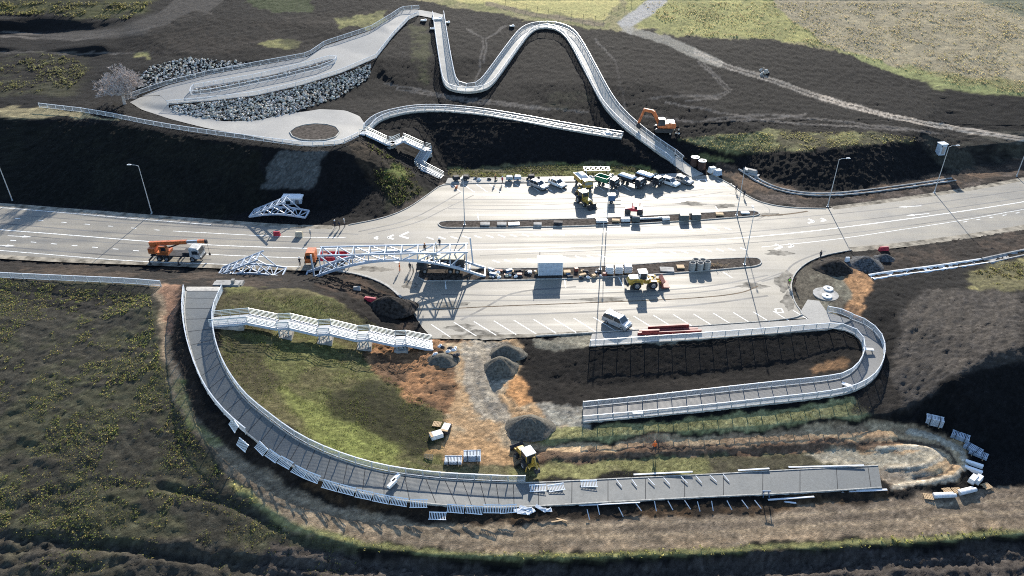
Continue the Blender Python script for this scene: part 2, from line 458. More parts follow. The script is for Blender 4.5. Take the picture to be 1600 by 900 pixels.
# ---- soil, grass and gravel: colour and roughness of relief by region (outline in survey pixels)
n1 = fbm(GX, GY, 9.0, 4, .6, 3.1); n2 = fbm(GX, GY, 2.4, 3, .6, 8.2)
nx = fbm(GX, GY, 5.0, 5, .62, 21.0); ny = fbm(GX, GY, 5.0, 5, .62, 55.0)
sc_px = FPX / (GY * _c + (CAM_H - GZ) * _s)
QX = PXg + nx * sc_px * 2.2; QY = PYg + ny * sc_px * 1.3
BLACK = (.0175, .0165, .0168); DARK = (.034, .029, .026); BROWN = (.075, .055, .040); TAN = (.19, .145, .095); ORANGE = (.30, .15, .055)
OLIVE = (.075, .078, .026); GREEN = (.085, .125, .022); GRASSY = (.16, .155, .055); STRAW = (.22, .185, .085); GRAVEL = (.24, .215, .17); GREY = (.13, .12, .11); HEATH = (.15, .125, .085)
CC = np.zeros((NY, NX, 3)); CC[:] = BLACK
AMP = np.full((NY, NX), .16)
def region(poly, col, amp=None, soft=1, strength=1.0, mottle=0.0, mcol=None, thr=0.0, edge=1.0):
    m = blur(inpoly(PXg + (QX - PXg) * edge, PYg + (QY - PYg) * edge, poly).astype(float), soft) * strength
    c = np.array(col)[None, None, :] * np.ones_like(CC)
    if mcol is not None:
        k = np.clip((n1 * 1.1 + n2 * .8 - thr) * 3.2 + .5, 0, 1)[..., None] * mottle
        c = c * (1 - k) + np.array(mcol)[None, None, :] * k
    CC[:] = CC * (1 - m[..., None]) + c * m[..., None]
    if amp is not None: AMP[:] = AMP * (1 - m) + amp * m
def stripe(pts, w, col, amp=None, soft=1, strength=1.0, **kw):
    """band along a pixel polyline; w = half width in pixels (or list)"""
    n = len(pts); ws = w if isinstance(w, (list, tuple)) else [w] * n
    L, Rr = [], []
    for i in range(n):
        a = pts[max(0, i - 1)]; b = pts[min(n - 1, i + 1)]
        dx, dy = b[0] - a[0], b[1] - a[1]; l = math.hypot(dx, dy) or 1
        L.append((pts[i][0] - dy / l * ws[i], pts[i][1] + dx / l * ws[i])); Rr.append((pts[i][0] + dy / l * ws[i], pts[i][1] - dx / l * ws[i]))
    region(L + Rr[::-1], col, amp, soft, strength, edge=.3, **kw)
# far fields
region([(600, -400), (640, -2), (760, 20), (860, 38), (960, 50), (1010, 44), (1060, 58), (1200, 62), (1300, 78), (1400, 108), (1500, 137), (1600, 150), (1900, 190), (2400, -400)], STRAW, .16, 1, mottle=.6, mcol=(.15, .15, .05))
region([(1180, -300), (1210, 10), (1290, 66), (1380, 98), (1460, 112), (1600, 128), (2300, 150), (2300, -300)], (.26, .21, .125), .14, 2, mottle=.6, mcol=(.18, .15, .095))
region([(1500, -300), (1520, -5), (1600, 28), (2000, 60), (2000, -300)], (.13, .13, .08), .15, 3)
region([(930, -60), (1000, 40), (1060, 56), (1150, 58), (1250, 66), (1290, 70), (1210, 10), (1190, -60)], (.26, .235, .08), .14, 1, mottle=.6, mcol=(.16, .155, .055))
region([(1290, 72), (1400, 100), (1500, 128), (1600, 142), (1600, 152), (1480, 136), (1380, 108)], (.20, .20, .075), .12, 1)
region([(640, -80), (700, -2), (860, 22), (945, 32), (1000, -60)], (.36, .30, .11), .1, 1, mottle=.4, mcol=(.27, .25, .09))
stripe([(760, 5), (830, 22), (900, 32), (945, 40)], 3.5, (.16, .12, .08), .12, 1, .8)
stripe([(1045, -60), (1030, 0), (1000, 22), (974, 40), (990, 48)], [16, 12, 11, 11, 7], (.30, .275, .24), .05, 1)
stripe([(974, 44), (1040, 62), (1085, 82), (1130, 102)], [5, 7, 8, 6], GRAVEL, .06, 1, .75)
for dy in (-2.6, 2.6):
    stripe([(1085, 80 + dy), (1130, 101 + dy), (1200, 124 + dy), (1300, 157 + dy), (1400, 184 + dy), (1500, 202 + dy), (1620, 220 + dy)], 1.7, (.28, .24, .19), .04, 0, 1.0)
stripe([(1130, 101), (1200, 124), (1300, 157), (1400, 184), (1500, 202), (1620, 220)], 4.5, (.10, .085, .07), .06, 0, .6)
for q in ([(1090, 95), (1115, 118), (1135, 142), (1120, 150), (1060, 150), (1010, 155)], [(1100, 97), (1122, 120), (1141, 140), (1128, 152), (1070, 158)], [(1100, 187), (1200, 178), (1300, 188), (1440, 205), (1600, 225)],
          [(1040, 160), (1110, 172), (1200, 190), (1300, 196), (1420, 204)], [(930, 60), (960, 95), (975, 150), (980, 170)], [(1000, 180), (1090, 190), (1200, 186), (1260, 178)], [(730, 45), (755, 60), (750, 110), (742, 130)], [(790, 40), (760, 60), (757, 100)],
          [(600, 130), (700, 150), (820, 165), (920, 175)], [(620, 140), (740, 160), (860, 172)], [(0, 56), (120, 62), (220, 48), (330, 20)], [(0, 50), (100, 56), (190, 52), (260, 38)], [(0, 82), (180, 84), (300, 80), (420, 62), (500, 52)]):
    stripe(q, 1.7, (.12, .105, .09), None, 0, .8)
region([(880, 85), (960, 95), (1060, 110), (1080, 150), (960, 160), (900, 120)], (.036, .031, .03), None, 6, .6, mottle=.9, mcol=BLACK)
stripe([(330, -20), (300, 8), (250, 35), (180, 52), (60, 58)], [30, 22, 16, 8, 4], (.085, .075, .065), .10, 3, .85)
region([(-200, -60), (-200, 18), (60, 22), (160, 32), (225, 26), (240, 5), (290, -60)], (.085, .085, .03), .22, 2, mottle=.8, mcol=(.045, .045, .025))
region([(390, -60), (380, 2), (430, 22), (490, 18), (470, -60)], (.06, .08, .028), .2, 1)
region([(300, 20), (420, 30), (620, 10), (640, 30), (560, 60), (480, 80), (400, 75), (300, 85), (180, 84), (240, 45)], (.05, .04, .032), .2, 2, .8, mottle=.7, mcol=BLACK)
for q in ([(520, 30), (560, 22), (610, 14), (600, 26), (560, 40), (530, 44)], [(405, 66), (440, 58), (470, 66), (462, 78), (420, 76)], [(560, 38), (600, 24), (606, 34), (570, 46)], [(205, 86), (230, 84), (235, 92), (210, 94)]):
    region(q, (.17, .155, .06), .18, 1, mottle=.6, mcol=(.06, .06, .03))
region([(-200, 82), (0, 82), (120, 84), (150, 110), (110, 150), (-200, 150)], (.07, .068, .035), .22, 2, .85, mottle=.9, mcol=DARK)
region([(-200, 170), (0, 170), (60, 166), (140, 178), (200, 192), (150, 186), (60, 186), (-200, 188)], (.20, .165, .09), .1, 1)
region([(640, 40), (668, 44), (672, 130), (655, 135), (645, 90)], (.12, .12, .045), .15, 2, .55, mottle=.8, mcol=BLACK)
region([(860, 140), (915, 150), (925, 165), (880, 172), (850, 160)], (.10, .09, .05), .15, 2, .5, mottle=.9, mcol=BLACK)
region([(1060, 216), (1200, 205), (1330, 205), (1425, 214), (1432, 223), (1330, 228), (1250, 236), (1160, 240), (1100, 232)], (.15, .14, .06), .16, 2, mottle=.7, mcol=(.07, .06, .035))
region([(1080, 240), (1130, 242), (1150, 250), (1090, 250)], (.13, .125, .05), .12, 1)
region([(1440, 212), (1500, 205), (1760, 200), (1760, 240), (1600, 262), (1480, 268), (1450, 240)], (.075, .068, .05), .18, 2, .85, mottle=.8, mcol=DARK)
region([(1130, 250), (1180, 272), (1250, 298), (1330, 298), (1480, 270), (1600, 247), (1760, 215), (1760, 240), (1600, 276), (1420, 306), (1290, 323), (1200, 316), (1150, 290), (1115, 262)], (.12, .078, .05), .12, 1, mottle=.75, mcol=(.05, .04, .034))
region([(1180, 300), (1290, 312), (1420, 300), (1600, 268), (1760, 232), (1760, 244), (1600, 280), (1420, 309), (1290, 327), (1190, 319)], (.045, .038, .034), .16, 1, .8, mottle=.8, mcol=(.13, .10, .08))
# stone pitched apron and spur under the terrace
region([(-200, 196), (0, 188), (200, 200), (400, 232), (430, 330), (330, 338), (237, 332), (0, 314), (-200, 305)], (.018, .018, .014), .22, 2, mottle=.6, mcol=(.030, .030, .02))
region([(428, 234), (510, 236), (490, 300), (415, 300)], (.085, .085, .078), .05, 1)
region([(545, 222), (575, 216), (640, 270), (660, 300), (620, 330), (585, 300)], (.07, .05, .033), .16, 2, mottle=.8, mcol=(.035, .028, .02))
region([(600, 268), (622, 258), (640, 272), (646, 286), (620, 292), (602, 284)], (.12, .135, .035), .16, 2)
region([(600, 285), (650, 282), (668, 298), (640, 322), (600, 330)], (.05, .055, .025), .2, 2, .7)
region([(640, 312), (688, 284), (694, 290), (664, 314), (636, 330), (600, 343), (560, 352), (556, 346), (600, 336)], (.085, .065, .05), .08, 1)
region([(700, 262), (800, 258), (900, 254), (960, 252), (1000, 258), (1040, 272), (940, 276), (820, 278), (696, 280)], (.115, .10, .05), .1, 1, mottle=.7, mcol=(.13, .14, .04))
# this side, left hill
region([(-300, 428), (0, 430), (250, 446), (270, 470), (258, 560), (275, 620), (315, 690), (370, 760), (450, 815), (560, 850), (560, 1300), (-300, 1300)], (.066, .06, .044), .11, 2, mottle=.7, mcol=(.082, .08, .043))
region([(-300, 440), (0, 445), (200, 452), (230, 475), (100, 482), (-300, 470)], (.042, .039, .034), .2, 3, .8)
region([(-300, 820), (100, 830), (330, 850), (560, 870), (560, 1300), (-300, 1300)], (.07, .062, .05), .34, 4, .75, mottle=.5, mcol=(.08, .072, .046))
region([(-300, 402), (0, 406), (330, 420), (450, 424), (520, 430), (480, 448), (300, 448), (240, 446), (0, 431), (-300, 428)], (.034, .029, .026), .22, 1, mottle=.8, mcol=(.075, .056, .042))  # dark soil, colour lowered further for the shadow on this roadside strip
region([(240, 446), (275, 446), (282, 520), (300, 600), (345, 680), (400, 728), (470, 768), (560, 796), (680, 810), (800, 813), (950, 806), (1250, 792), (1450, 776), (1540, 760), (1640, 750), (1640, 824), (1500, 834), (1300, 847), (1100, 857), (900, 863), (700, 859), (560, 846), (450, 816), (370, 761), (310, 691), (270, 621), (255, 560)], (.155, .118, .08), .06, 1, mottle=.85, mcol=(.205, .15, .095), thr=.05)
region([(900, 812), (1250, 795), (1540, 765), (1640, 755), (1640, 800), (1300, 822), (1000, 835)], (.13, .102, .075), .06, 3, .85, mottle=.5, mcol=(.15, .115, .08))
region([(268, 600), (288, 600), (320, 660), (345, 700), (330, 705), (295, 660)], (.13, .155, .035), .1, 1, .9)
region([(262, 470), (285, 470), (290, 540), (322, 615), (360, 665), (420, 715), (480, 755), (460, 770), (390, 725), (340, 690), (300, 640), (278, 580)], (.05, .038, .03), .18, 1)
region([(460, 752), (600, 780), (800, 795), (1380, 764), (1390, 785), (1250, 795), (950, 808), (680, 812), (560, 798)], (.055, .040, .028), .14, 1, .9, mottle=.6, mcol=(.13, .075, .035))
region([(255, 446), (290, 446), (280, 500), (268, 520), (258, 490)], (.17, .10, .065), .15, 1)
region([(352, 452), (372, 446), (450, 450), (520, 464), (572, 494), (600, 520), (560, 560), (600, 590), (650, 620), (700, 648), (690, 690), (700, 735), (690, 747), (600, 736), (530, 716), (470, 688), (420, 653), (380, 618), (352, 573), (340, 530), (336, 490)], (.108, .095, .045), .1, 1, mottle=.75, mcol=(.108, .112, .04))
region([(430, 600), (520, 640), (600, 690), (640, 725), (610, 735), (530, 710), (470, 670)], (.14, .155, .042), .08, 5, .75)
region([(500, 610), (600, 600), (690, 650), (690, 700), (650, 720), (580, 680), (510, 650)], (.045, .045, .022), .12, 4, .8)
region([(340, 470), (370, 455), (430, 480), (420, 520), (345, 520)], (.07, .06, .035), .12, 4, .6)
region([(345, 520), (420, 540), (440, 600), (400, 630), (360, 580)], (.065, .055, .034), .14, 4, .6)
region([(480, 432), (545, 428), (600, 446), (636, 480), (655, 515), (662, 530), (620, 520), (575, 494), (525, 466), (480, 452)], (.028, .023, .02), .24, 1, mottle=.7, mcol=(.085, .055, .038))
region([(580, 525), (690, 530), (740, 540), (730, 600), (716, 660), (640, 620), (590, 590), (560, 560)], (.12, .072, .042), .26, 1, mottle=.75, mcol=(.22, .115, .055))
region([(700, 540), (790, 530), (830, 545), (828, 600), (830, 630), (900, 625), (915, 660), (870, 672), (850, 690), (800, 720), (740, 730), (690, 715), (700, 660), (722, 600)], (.25, .19, .12), .1, 1, mottle=.6, mcol=(.27, .155, .07))
region([(724, 532), (795, 535), (805, 580), (790, 620), (800, 660), (745, 650), (730, 600)], (.235, .20, .15), .1, 1, mottle=.6, mcol=(.14, .12, .095))
region([(690, 690), (760, 680), (800, 700), (790, 722), (700, 722), (672, 705)], (.27, .16, .075), .12, 2, .8, mottle=.7, mcol=(.17, .11, .06))
region([(800, 590), (832, 594), (842, 628), (806, 632)], (.30, .155, .065), .12, 1)
region([(845, 628), (912, 628), (914, 668), (850, 660)], (.22, .205, .165), .14, 1, mottle=.6, mcol=(.11, .10, .085))
region([(668, 722), (830, 724), (1000, 716), (1200, 706), (1380, 705), (1375, 728), (1100, 740), (820, 752), (690, 746)], (.135, .13, .055), .05, 1, mottle=.7, mcol=(.11, .092, .055))
region([(1100, 712), (1380, 706), (1375, 728), (1100, 740)], (.08, .07, .045), .05, 2, .8)
# right of the lot
region([(826, 530), (920, 542), (1100, 531), (1300, 514), (1345, 530), (1345, 560), (1310, 590), (1100, 614), (910, 634), (845, 628), (812, 590)], (.024, .021, .019), .12, 1, mottle=.5, mcol=(.045, .037, .03))
region([(1255, 572), (1320, 560), (1330, 566), (1310, 580), (1262, 584)], (.17, .095, .045), .1, 1, .8)
region([(838, 527), (960, 520), (1262, 498), (1300, 500), (1300, 512), (1100, 531), (920, 541), (850, 545)], (.17, .155, .115), .06, 1, mottle=.5, mcol=(.10, .09, .07))
region([(820, 665), (900, 663), (1000, 658), (1200, 638), (1330, 624), (1350, 640), (1380, 648), (1200, 668), (1000, 682), (830, 692)], (.17, .16, .07), .08, 1, mottle=.7, mcol=(.23, .21, .10))
region([(1340, 600), (1400, 590), (1420, 640), (1390, 655), (1330, 640)], (.05, .042, .035), .12, 2, .8)
region([(830, 694), (1000, 686), (1200, 672), (1390, 656), (1480, 675), (1510, 710), (1500, 745), (1440, 765), (1380, 765), (1375, 728), (1400, 705), (1200, 705), (1000, 714), (840, 722)], (.30, .21, .12), .08, 1, mottle=.6, mcol=(.21, .13, .075))
region([(840, 704), (1000, 698), (1390, 684), (1400, 700), (1200, 706), (1000, 716), (840, 724)], (.085, .055, .04), .24, 1, .8, mottle=.6, mcol=(.14, .075, .045))
region([(1240, 708), (1390, 704), (1440, 698), (1470, 712), (1440, 730), (1376, 728), (1300, 724)], (.235, .205, .15), .08, 1)
region([(1376, 728), (1440, 730), (1490, 745), (1440, 765), (1380, 764)], (.22, .195, .15), .16, 1, mottle=.6, mcol=(.13, .10, .075))
stripe([(1370, 702), (1420, 696), (1460, 703), (1468, 716), (1445, 728), (1385, 732)], 4, (.30, .26, .195), .03, 0)
stripe([(1420, 674), (1465, 684), (1500, 705), (1508, 728), (1490, 746), (1440, 756), (1390, 760)], 5, (.31, .26, .19), .03, 0)
stripe([(1340, 692), (1420, 688), (1476, 700), (1490, 724), (1470, 742), (1430, 748)], 3, (.07, .05, .038), .1, 0, .8)
region([(1238, 440), (1262, 412), (1290, 402), (1330, 398), (1340, 440), (1318, 480), (1300, 500), (1262, 497), (1245, 480)], (.125, .115, .085), .05, 1, mottle=.6, mcol=(.075, .06, .045))
region([(1270, 404), (1400, 392), (1600, 364), (1800, 320), (1800, 350), (1600, 392), (1440, 415), (1365, 435), (1330, 440), (1300, 420)], (.075, .055, .042), .2, 1, mottle=.8, mcol=(.035, .029, .026))
region([(1318, 412), (1345, 420), (1356, 440), (1352, 470), (1362, 500), (1345, 498), (1322, 486), (1326, 450)], (.235, .13, .062), .16, 1, mottle=.7, mcol=(.13, .075, .042))
region([(1500, 425), (1600, 400), (1800, 360), (1800, 440), (1600, 455), (1520, 452)], (.17, .15, .065), .16, 2, mottle=.7, mcol=(.08, .075, .04))
region([(1440, 455), (1540, 448), (1600, 460), (1600, 560), (1500, 590), (1400, 640), (1390, 560), (1400, 500)], (.068, .06, .053), .2, 3, mottle=.5, mcol=(.08, .068, .056))
for k, fr_ in enumerate((.22, .38, .55, .72)):
    inn = [(279, 580), (303, 640), (343, 690), (398, 730), (468, 770), (560, 798), (680, 812), (800, 815), (950, 808), (1100, 801), (1250, 794), (1450, 778), (1600, 765)]; outr = [(256, 580), (278, 635), (312, 692), (370, 760), (450, 815), (560, 845), (700, 858), (800, 861), (950, 861), (1100, 855), (1250, 848), (1450, 836), (1600, 822)]
    stripe([(a[0] + (b[0] - a[0]) * fr_, a[1] + (b[1] - a[1]) * fr_) for a, b in zip(inn, outr)], 2.6, ((.24, .185, .12), (.115, .09, .062), (.25, .19, .12), (.12, .095, .065))[k], None, 1, .55)
# weed line and ploughed soil along the bottom
region([(560, 866), (700, 878), (900, 882), (1100, 874), (1300, 864), (1500, 850), (1600, 840), (1800, 822), (1800, 1400), (300, 1400), (420, 840)], (.075, .064, .056), .38, 1, mottle=.5, mcol=(.092, .077, .063))
stripe([(360, 755), (440, 812), (560, 850), (700, 866), (900, 870), (1100, 862), (1300, 852), (1500, 839), (1640, 826)], 4.5, (.21, .20, .075), .12, 2, .85)

for dy in (-2.2, 2.2): stripe([(1280, 151 + dy), (1300, 157 + dy), (1400, 184 + dy), (1500, 202 + dy), (1620, 220 + dy), (1760, 240 + dy)], 1.6, (.27, .225, .175), .04, 0, 1.0)
# ---- grade: fresh chernozem is nearly black, dry clay and straw are pale
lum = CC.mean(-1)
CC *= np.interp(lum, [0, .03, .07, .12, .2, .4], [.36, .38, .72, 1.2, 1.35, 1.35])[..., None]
fine = np.clip((250 - GY) / 60, .25, 1)
CC *= np.exp(fine * (.22 * RNG.normal(0, 1, GX.shape) + .3 * fbm(GX, GY, .9, 3, .7, 4.4)))[..., None]
# ---- relief
AMP *= (1 - np.clip(road_soft * 1.6, 0, 1))
clod = fbm(GX, GY, 1.6, 3, .6, 2.0) * .32 + fbm(GX, GY, .75, 2, .7, 9.0) * .6 + RNG.normal(0, .16, GX.shape) * fine
big = fbm(GX, GY, 14.0, 3, .5, 31.0)
GZ = GZ + AMP * clod * 1.5 + big * np.clip(AMP, 0, .3) * 1.0
# ploughing and wheel ruts in the near field
ploughed = blur(inpoly(QX, QY, [(-300, 640), (60, 640), (200, 760), (330, 850), (450, 850), (600, 880), (1100, 884), (1640, 850), (1800, 1400), (-300, 1400)]).astype(float), 5)
ang = R(12); uu = -GX * math.sin(ang) + GY * math.cos(ang) + nx * 2.6
GZ = GZ + ploughed * (np.sin(uu * 2.2) * .07 + np.sin(uu * .9 + 1) * .07)
furm = blur(inpoly(QX, QY, [(1400, 470), (1520, 445), (1700, 450), (1700, 560), (1540, 560), (1490, 600), (1400, 640), (1395, 560)]).astype(float), 4)
u2 = GX * math.sin(R(-58)) + GY * math.cos(R(-58)) + nx * 1.2
GZ = GZ + furm * (np.sin(u2 * 4.2) * .07 + np.sin(u2 * 2.3) * .05)
furl = blur(inpoly(QX, QY, [(-300, 450), (230, 460), (255, 600), (330, 720), (430, 820), (300, 850), (-300, 850)]).astype(float), 4)
u3 = GX * math.sin(R(22)) + GY * math.cos(R(22)) + nx * 1.6
GZ = GZ + furl * (np.sin(u3 * 4.4) * .035 + np.sin(u3 * 1.9) * .03)
furh = blur(inpoly(QX, QY, [(900, 70), (1300, 90), (1600, 160), (1700, 240), (1440, 200), (1060, 205), (1000, 180)]).astype(float), 4)
u4 = GX * math.sin(R(15)) + GY * math.cos(R(15)) + nx * 2.0
GZ = GZ + furh * (np.sin(u4 * 1.9) * .025)
def groove(pts_px, half, depth, world=False):
    P = [hit(*p) for p in pts_px] if not world else pts_px
    P = smooth_line(P, 2)
    A = np.array([(p.x, p.y) for p in P])
    dmin = np.full(GX.shape, 1e9)
    x0, x1, y0, y1 = A[:, 0].min() - 3 * half, A[:, 0].max() + 3 * half, A[:, 1].min() - 3 * half, A[:, 1].max() + 3 * half
    i0, i1 = np.searchsorted(xs, x0), np.searchsorted(xs, x1); j0, j1 = np.searchsorted(ys, y0), np.searchsorted(ys, y1)
    X = GX[j0:j1, i0:i1]; Y = GY[j0:j1, i0:i1]; D = np.full(X.shape, 1e9)
    for k in range(len(A) - 1):
        ax, ay = A[k]; bx, by = A[k + 1]; dx, dy = bx - ax, by - ay; l2 = dx * dx + dy * dy + 1e-9
        t = np.clip(((X - ax) * dx + (Y - ay) * dy) / l2, 0, 1)
        D = np.minimum(D, np.hypot(X - ax - t * dx, Y - ay - t * dy))
    GZ[j0:j1, i0:i1] -= depth * np.exp(-(D / half) ** 2)
for q in ([(0, 860), (150, 850), (260, 868), (420, 880), (700, 896)], [(0, 838), (100, 842), (210, 855), (330, 880), (480, 905)], [(250, 760), (400, 800), (520, 868), (700, 886), (1000, 888), (1300, 872)], [(560, 878), (800, 896), (1100, 894), (1400, 872), (1640, 850)],
          [(1000, 900), (1300, 888), (1640, 870)]):
    groove(q, .55, .38)
for q in ([(735, 535), (742, 600), (770, 650), (790, 700)], [(757, 535), (765, 600), (790, 640)], [(770, 540), (776, 600), (805, 640)]):
    groove(q, .35, .16)
groove([(1370, 702), (1420, 696), (1460, 703), (1468, 716), (1445, 728), (1385, 732)], .35, -.16)
groove([(1420, 674), (1465, 684), (1500, 705), (1508, 728), (1490, 746), (1440, 756), (1390, 760)], .5, -.2)
groove([(1340, 692), (1420, 688), (1476, 700), (1490, 724), (1470, 742), (1430, 748)], .5, .22)
GZ[road_in] = np.minimum(GZ[road_in], -.09)
# ================================================================== PATHS, ROAD, LOTS
def clamp_ground(poly_w, zfun, drop=.12):
    A = np.array([(p[0], p[1]) for p in poly_w])
    i0, i1 = np.searchsorted(xs, A[:, 0].min() - 1), np.searchsorted(xs, A[:, 0].max() + 1)
    j0, j1 = np.searchsorted(ys, A[:, 1].min() - 1), np.searchsorted(ys, A[:, 1].max() + 1)
    X = GX[j0:j1, i0:i1]; Y = GY[j0:j1, i0:i1]
    m = inpoly(X, Y, [tuple(a) for a in A])
    if m.any():
        zz = zfun(X[m], Y[m])
        GZ[j0:j1, i0:i1][m] = np.minimum(GZ[j0:j1, i0:i1][m], zz - drop)
def zfun_line(C):
    A = np.array([tuple(p) for p in C])
    def f(x, y):
        out = np.empty(len(x))
        for k in range(len(x)):
            out[k] = A[np.argmin((A[:, 0] - x[k]) ** 2 + (A[:, 1] - y[k]) ** 2), 2]
        return out
    return f
PATHS = {}
def path_from_edges(name, L, Rr, material, kerb_mat=None, drop=.55, margin=.35):
    """slab between two edge lines; each edge a list of Vectors, same length"""
    n = len(L); mb = MB()
    for a, b in zip(L, Rr): mb.v += [tuple(a), tuple(b), (a.x, a.y, a.z - drop), (b.x, b.y, b.z - drop)]
    for i in range(n - 1):
        o = i * 4; q = o + 4
        mb.f += [(o, o + 1, q + 1, q), (o, q, q + 2, o + 2), (o + 1, o + 3, q + 3, q + 1)]
    mb.f += [(0, 2, 3, 1), (4 * n - 4, 4 * n - 3, 4 * n - 1, 4 * n - 2)]
    o = mb.build(name, material); tag(o, kind='structure')
    big_l = [a + (a - b).normalized() * margin for a, b in zip(L, Rr)]; big_r = [b + (b - a).normalized() * margin for a, b in zip(L, Rr)]
    clamp_ground(big_l + big_r[::-1], zfun_line([(a + b) / 2 for a, b in zip(L, Rr)]))
    if kerb_mat:
        for E, F in ((L, Rr), (Rr, L)):
            k = MB()
            for i in range(n - 1):
                d0 = (E[i] - F[i]).normalized(); d1 = (E[i + 1] - F[i + 1]).normalized()
                a0, a1 = E[i] + d0 * .02, E[i + 1] + d1 * .02; b0, b1 = E[i] - d0 * .14, E[i + 1] - d1 * .14
                up = Vector((0, 0, .07)); dn = Vector((0, 0, -.3))
                s = len(k.v); k.v += [tuple(p) for p in (a0 + up, b0 + up, a1 + up, b1 + up, a0 + dn, a1 + dn, b0 - up * .2, b1 - up * .2)]
                k.f += [(s, s + 1, s + 3, s + 2), (s, s + 2, s + 5, s + 4), (s + 1, s + 6, s + 7, s + 3)]
            k.build('kerb', kerb_mat, o)
    PATHS[name] = (L, Rr)
    return o
def zsmooth(P, it=12):
    for _ in range(it):
        z = [p.z for p in P]
        for i in range(1, len(P) - 1): P[i].z = (z[i - 1] + 2 * z[i] + z[i + 1]) / 4
    return P
def path_centre(name, px, width, material, kerb_mat=None, lift=.15, endz=None):
    C = resample(smooth_line([hit(*p) for p in px], 2), 1.2)
    C = zsmooth(C)
    for p in C: p.z += lift
    if endz is not None:
        for k in range(8): C[k].z = C[k].z * (k / 8) + endz * (1 - k / 8)
    L, Rr = [], []
    for i, p in enumerate(C):
        d = (C[min(i + 1, len(C) - 1)] - C[max(i - 1, 0)]); d.z = 0; d.normalize(); nrm = Vector((-d.y, d.x, 0))
        L.append(p + nrm * width / 2); Rr.append(p - nrm * width / 2)
    return path_from_edges(name, L, Rr, material, kerb_mat)
def edges_px(E, step):
    return resample(smooth_line([U(*p) for p in E], 2), step)

# asphalt: tyre-polished lanes, dusty stains, fine grain
def asphalt(name, base, dust, dustk, rough, spec, streak=(.02, .5, 1)):
    m = bpy.data.materials.new(name); m.use_nodes = True; nd = m.node_tree.nodes; lk = m.node_tree.links
    b = nd['Principled BSDF']; b.inputs['Specular IOR Level'].default_value = spec
    tc = nd.new('ShaderNodeTexCoord')
    def noise(scale, st=None, detail=6):
        s = tc.outputs['Object']
        if st:
            mp = nd.new('ShaderNodeMapping'); mp.inputs['Scale'].default_value = st; lk.new(s, mp.inputs[0]); s = mp.outputs[0]
        n = nd.new('ShaderNodeTexNoise'); n.inputs['Scale'].default_value = scale; n.inputs['Detail'].default_value = detail; n.inputs['Roughness'].default_value = .62
        lk.new(s, n.inputs['Vector']); return n.outputs['Fac']
    r1 = nd.new('ShaderNodeMapRange'); r1.inputs['From Min'].default_value = .38; r1.inputs['From Max'].default_value = .66; lk.new(noise(.11), r1.inputs[0])
    r2 = nd.new('ShaderNodeMapRange'); r2.inputs['From Min'].default_value = .35; r2.inputs['From Max'].default_value = .7; lk.new(noise(1.0, streak), r2.inputs[0])
    ml = nd.new('ShaderNodeMath'); ml.operation = 'ADD'; lk.new(r1.outputs[0], ml.inputs[0]); lk.new(r2.outputs[0], ml.inputs[1])
    mk = nd.new('ShaderNodeMath'); mk.operation = 'MULTIPLY'; mk.inputs[1].default_value = dustk; lk.new(ml.outputs[0], mk.inputs[0])
    mx = nd.new('ShaderNodeMix'); mx.data_type = 'RGBA'; mx.inputs[6].default_value = (*base, 1); mx.inputs[7].default_value = (*dust, 1); lk.new(mk.outputs[0], mx.inputs[0])
    g = nd.new('ShaderNodeMapRange'); g.inputs['To Min'].default_value = .72; g.inputs['To Max'].default_value = 1.28; g.inputs['From Min'].default_value = .25; g.inputs['From Max'].default_value = .75; lk.new(noise(4.0, None, 9), g.inputs[0])
    vm = nd.new('ShaderNodeVectorMath'); vm.operation = 'SCALE'; lk.new(mx.outputs[2], vm.inputs[0]); lk.new(g.outputs[0], vm.inputs['Scale'])
    lk.new(vm.outputs[0], b.inputs['Base Color'])
    rr = nd.new('ShaderNodeMapRange'); rr.inputs['To Min'].default_value = rough - .06; rr.inputs['To Max'].default_value = rough + .12; lk.new(r2.outputs[0], rr.inputs[0]); lk.new(rr.outputs[0], b.inputs['Roughness'])
    bp = nd.new('ShaderNodeBump'); bp.inputs['Strength'].default_value = .25; bp.inputs['Distance'].default_value = .01; lk.new(noise(30, None, 3), bp.inputs['Height']); lk.new(bp.outputs[0], b.inputs['Normal'])
    MATS[name] = m
    return m
M_ROAD = asphalt('asphalt', (.135, .129, .116), (.245, .222, .178), .64, .63, .25)
M_ZIG = asphalt('pale dusty path', (.29, .28, .25), (.37, .35, .305), .5, .7, .25, (.2, .2, 1))
M_PATH = asphalt('path asphalt', (.084, .094, .098), (.128, .134, .13), .45, .6, .3, (.3, .3, 1))
M_PAVE = asphalt('dusty paving', (.20, .197, .187), (.28, .27, .245), .55, .7, .25, (.15, .15, 1))
M_WET = asphalt('dark fresh asphalt', (.085, .09, .094), (.13, .132, .13), .45, .55, .35, (.3, .3, 1))
M_KERB = mat('kerb concrete', (.34, .33, .30), .85, 0, .2, 2.0, .3, .2, 8)
M_CONC = mat('concrete', (.29, .28, .26), .85, 0, .2, 1.2, .3, .3, 6)
M_PAINT = mat('road paint', (.72, .72, .68), .55, 0, .22, 1.7, .5)
M_SOILB = mat('island soil', (.055, .045, .038), 1, 0, .4, 1.6, .1, 1.0, 3)

mb = MB(); mb.add([(p.x, p.y, 0) for p in ROADW], [tuple(range(len(ROADW)))])
road = mb.build('road', M_ROAD); tag(road, kind='structure')
if road.data.polygons[0].normal.z < 0: road.data.flip_normals()

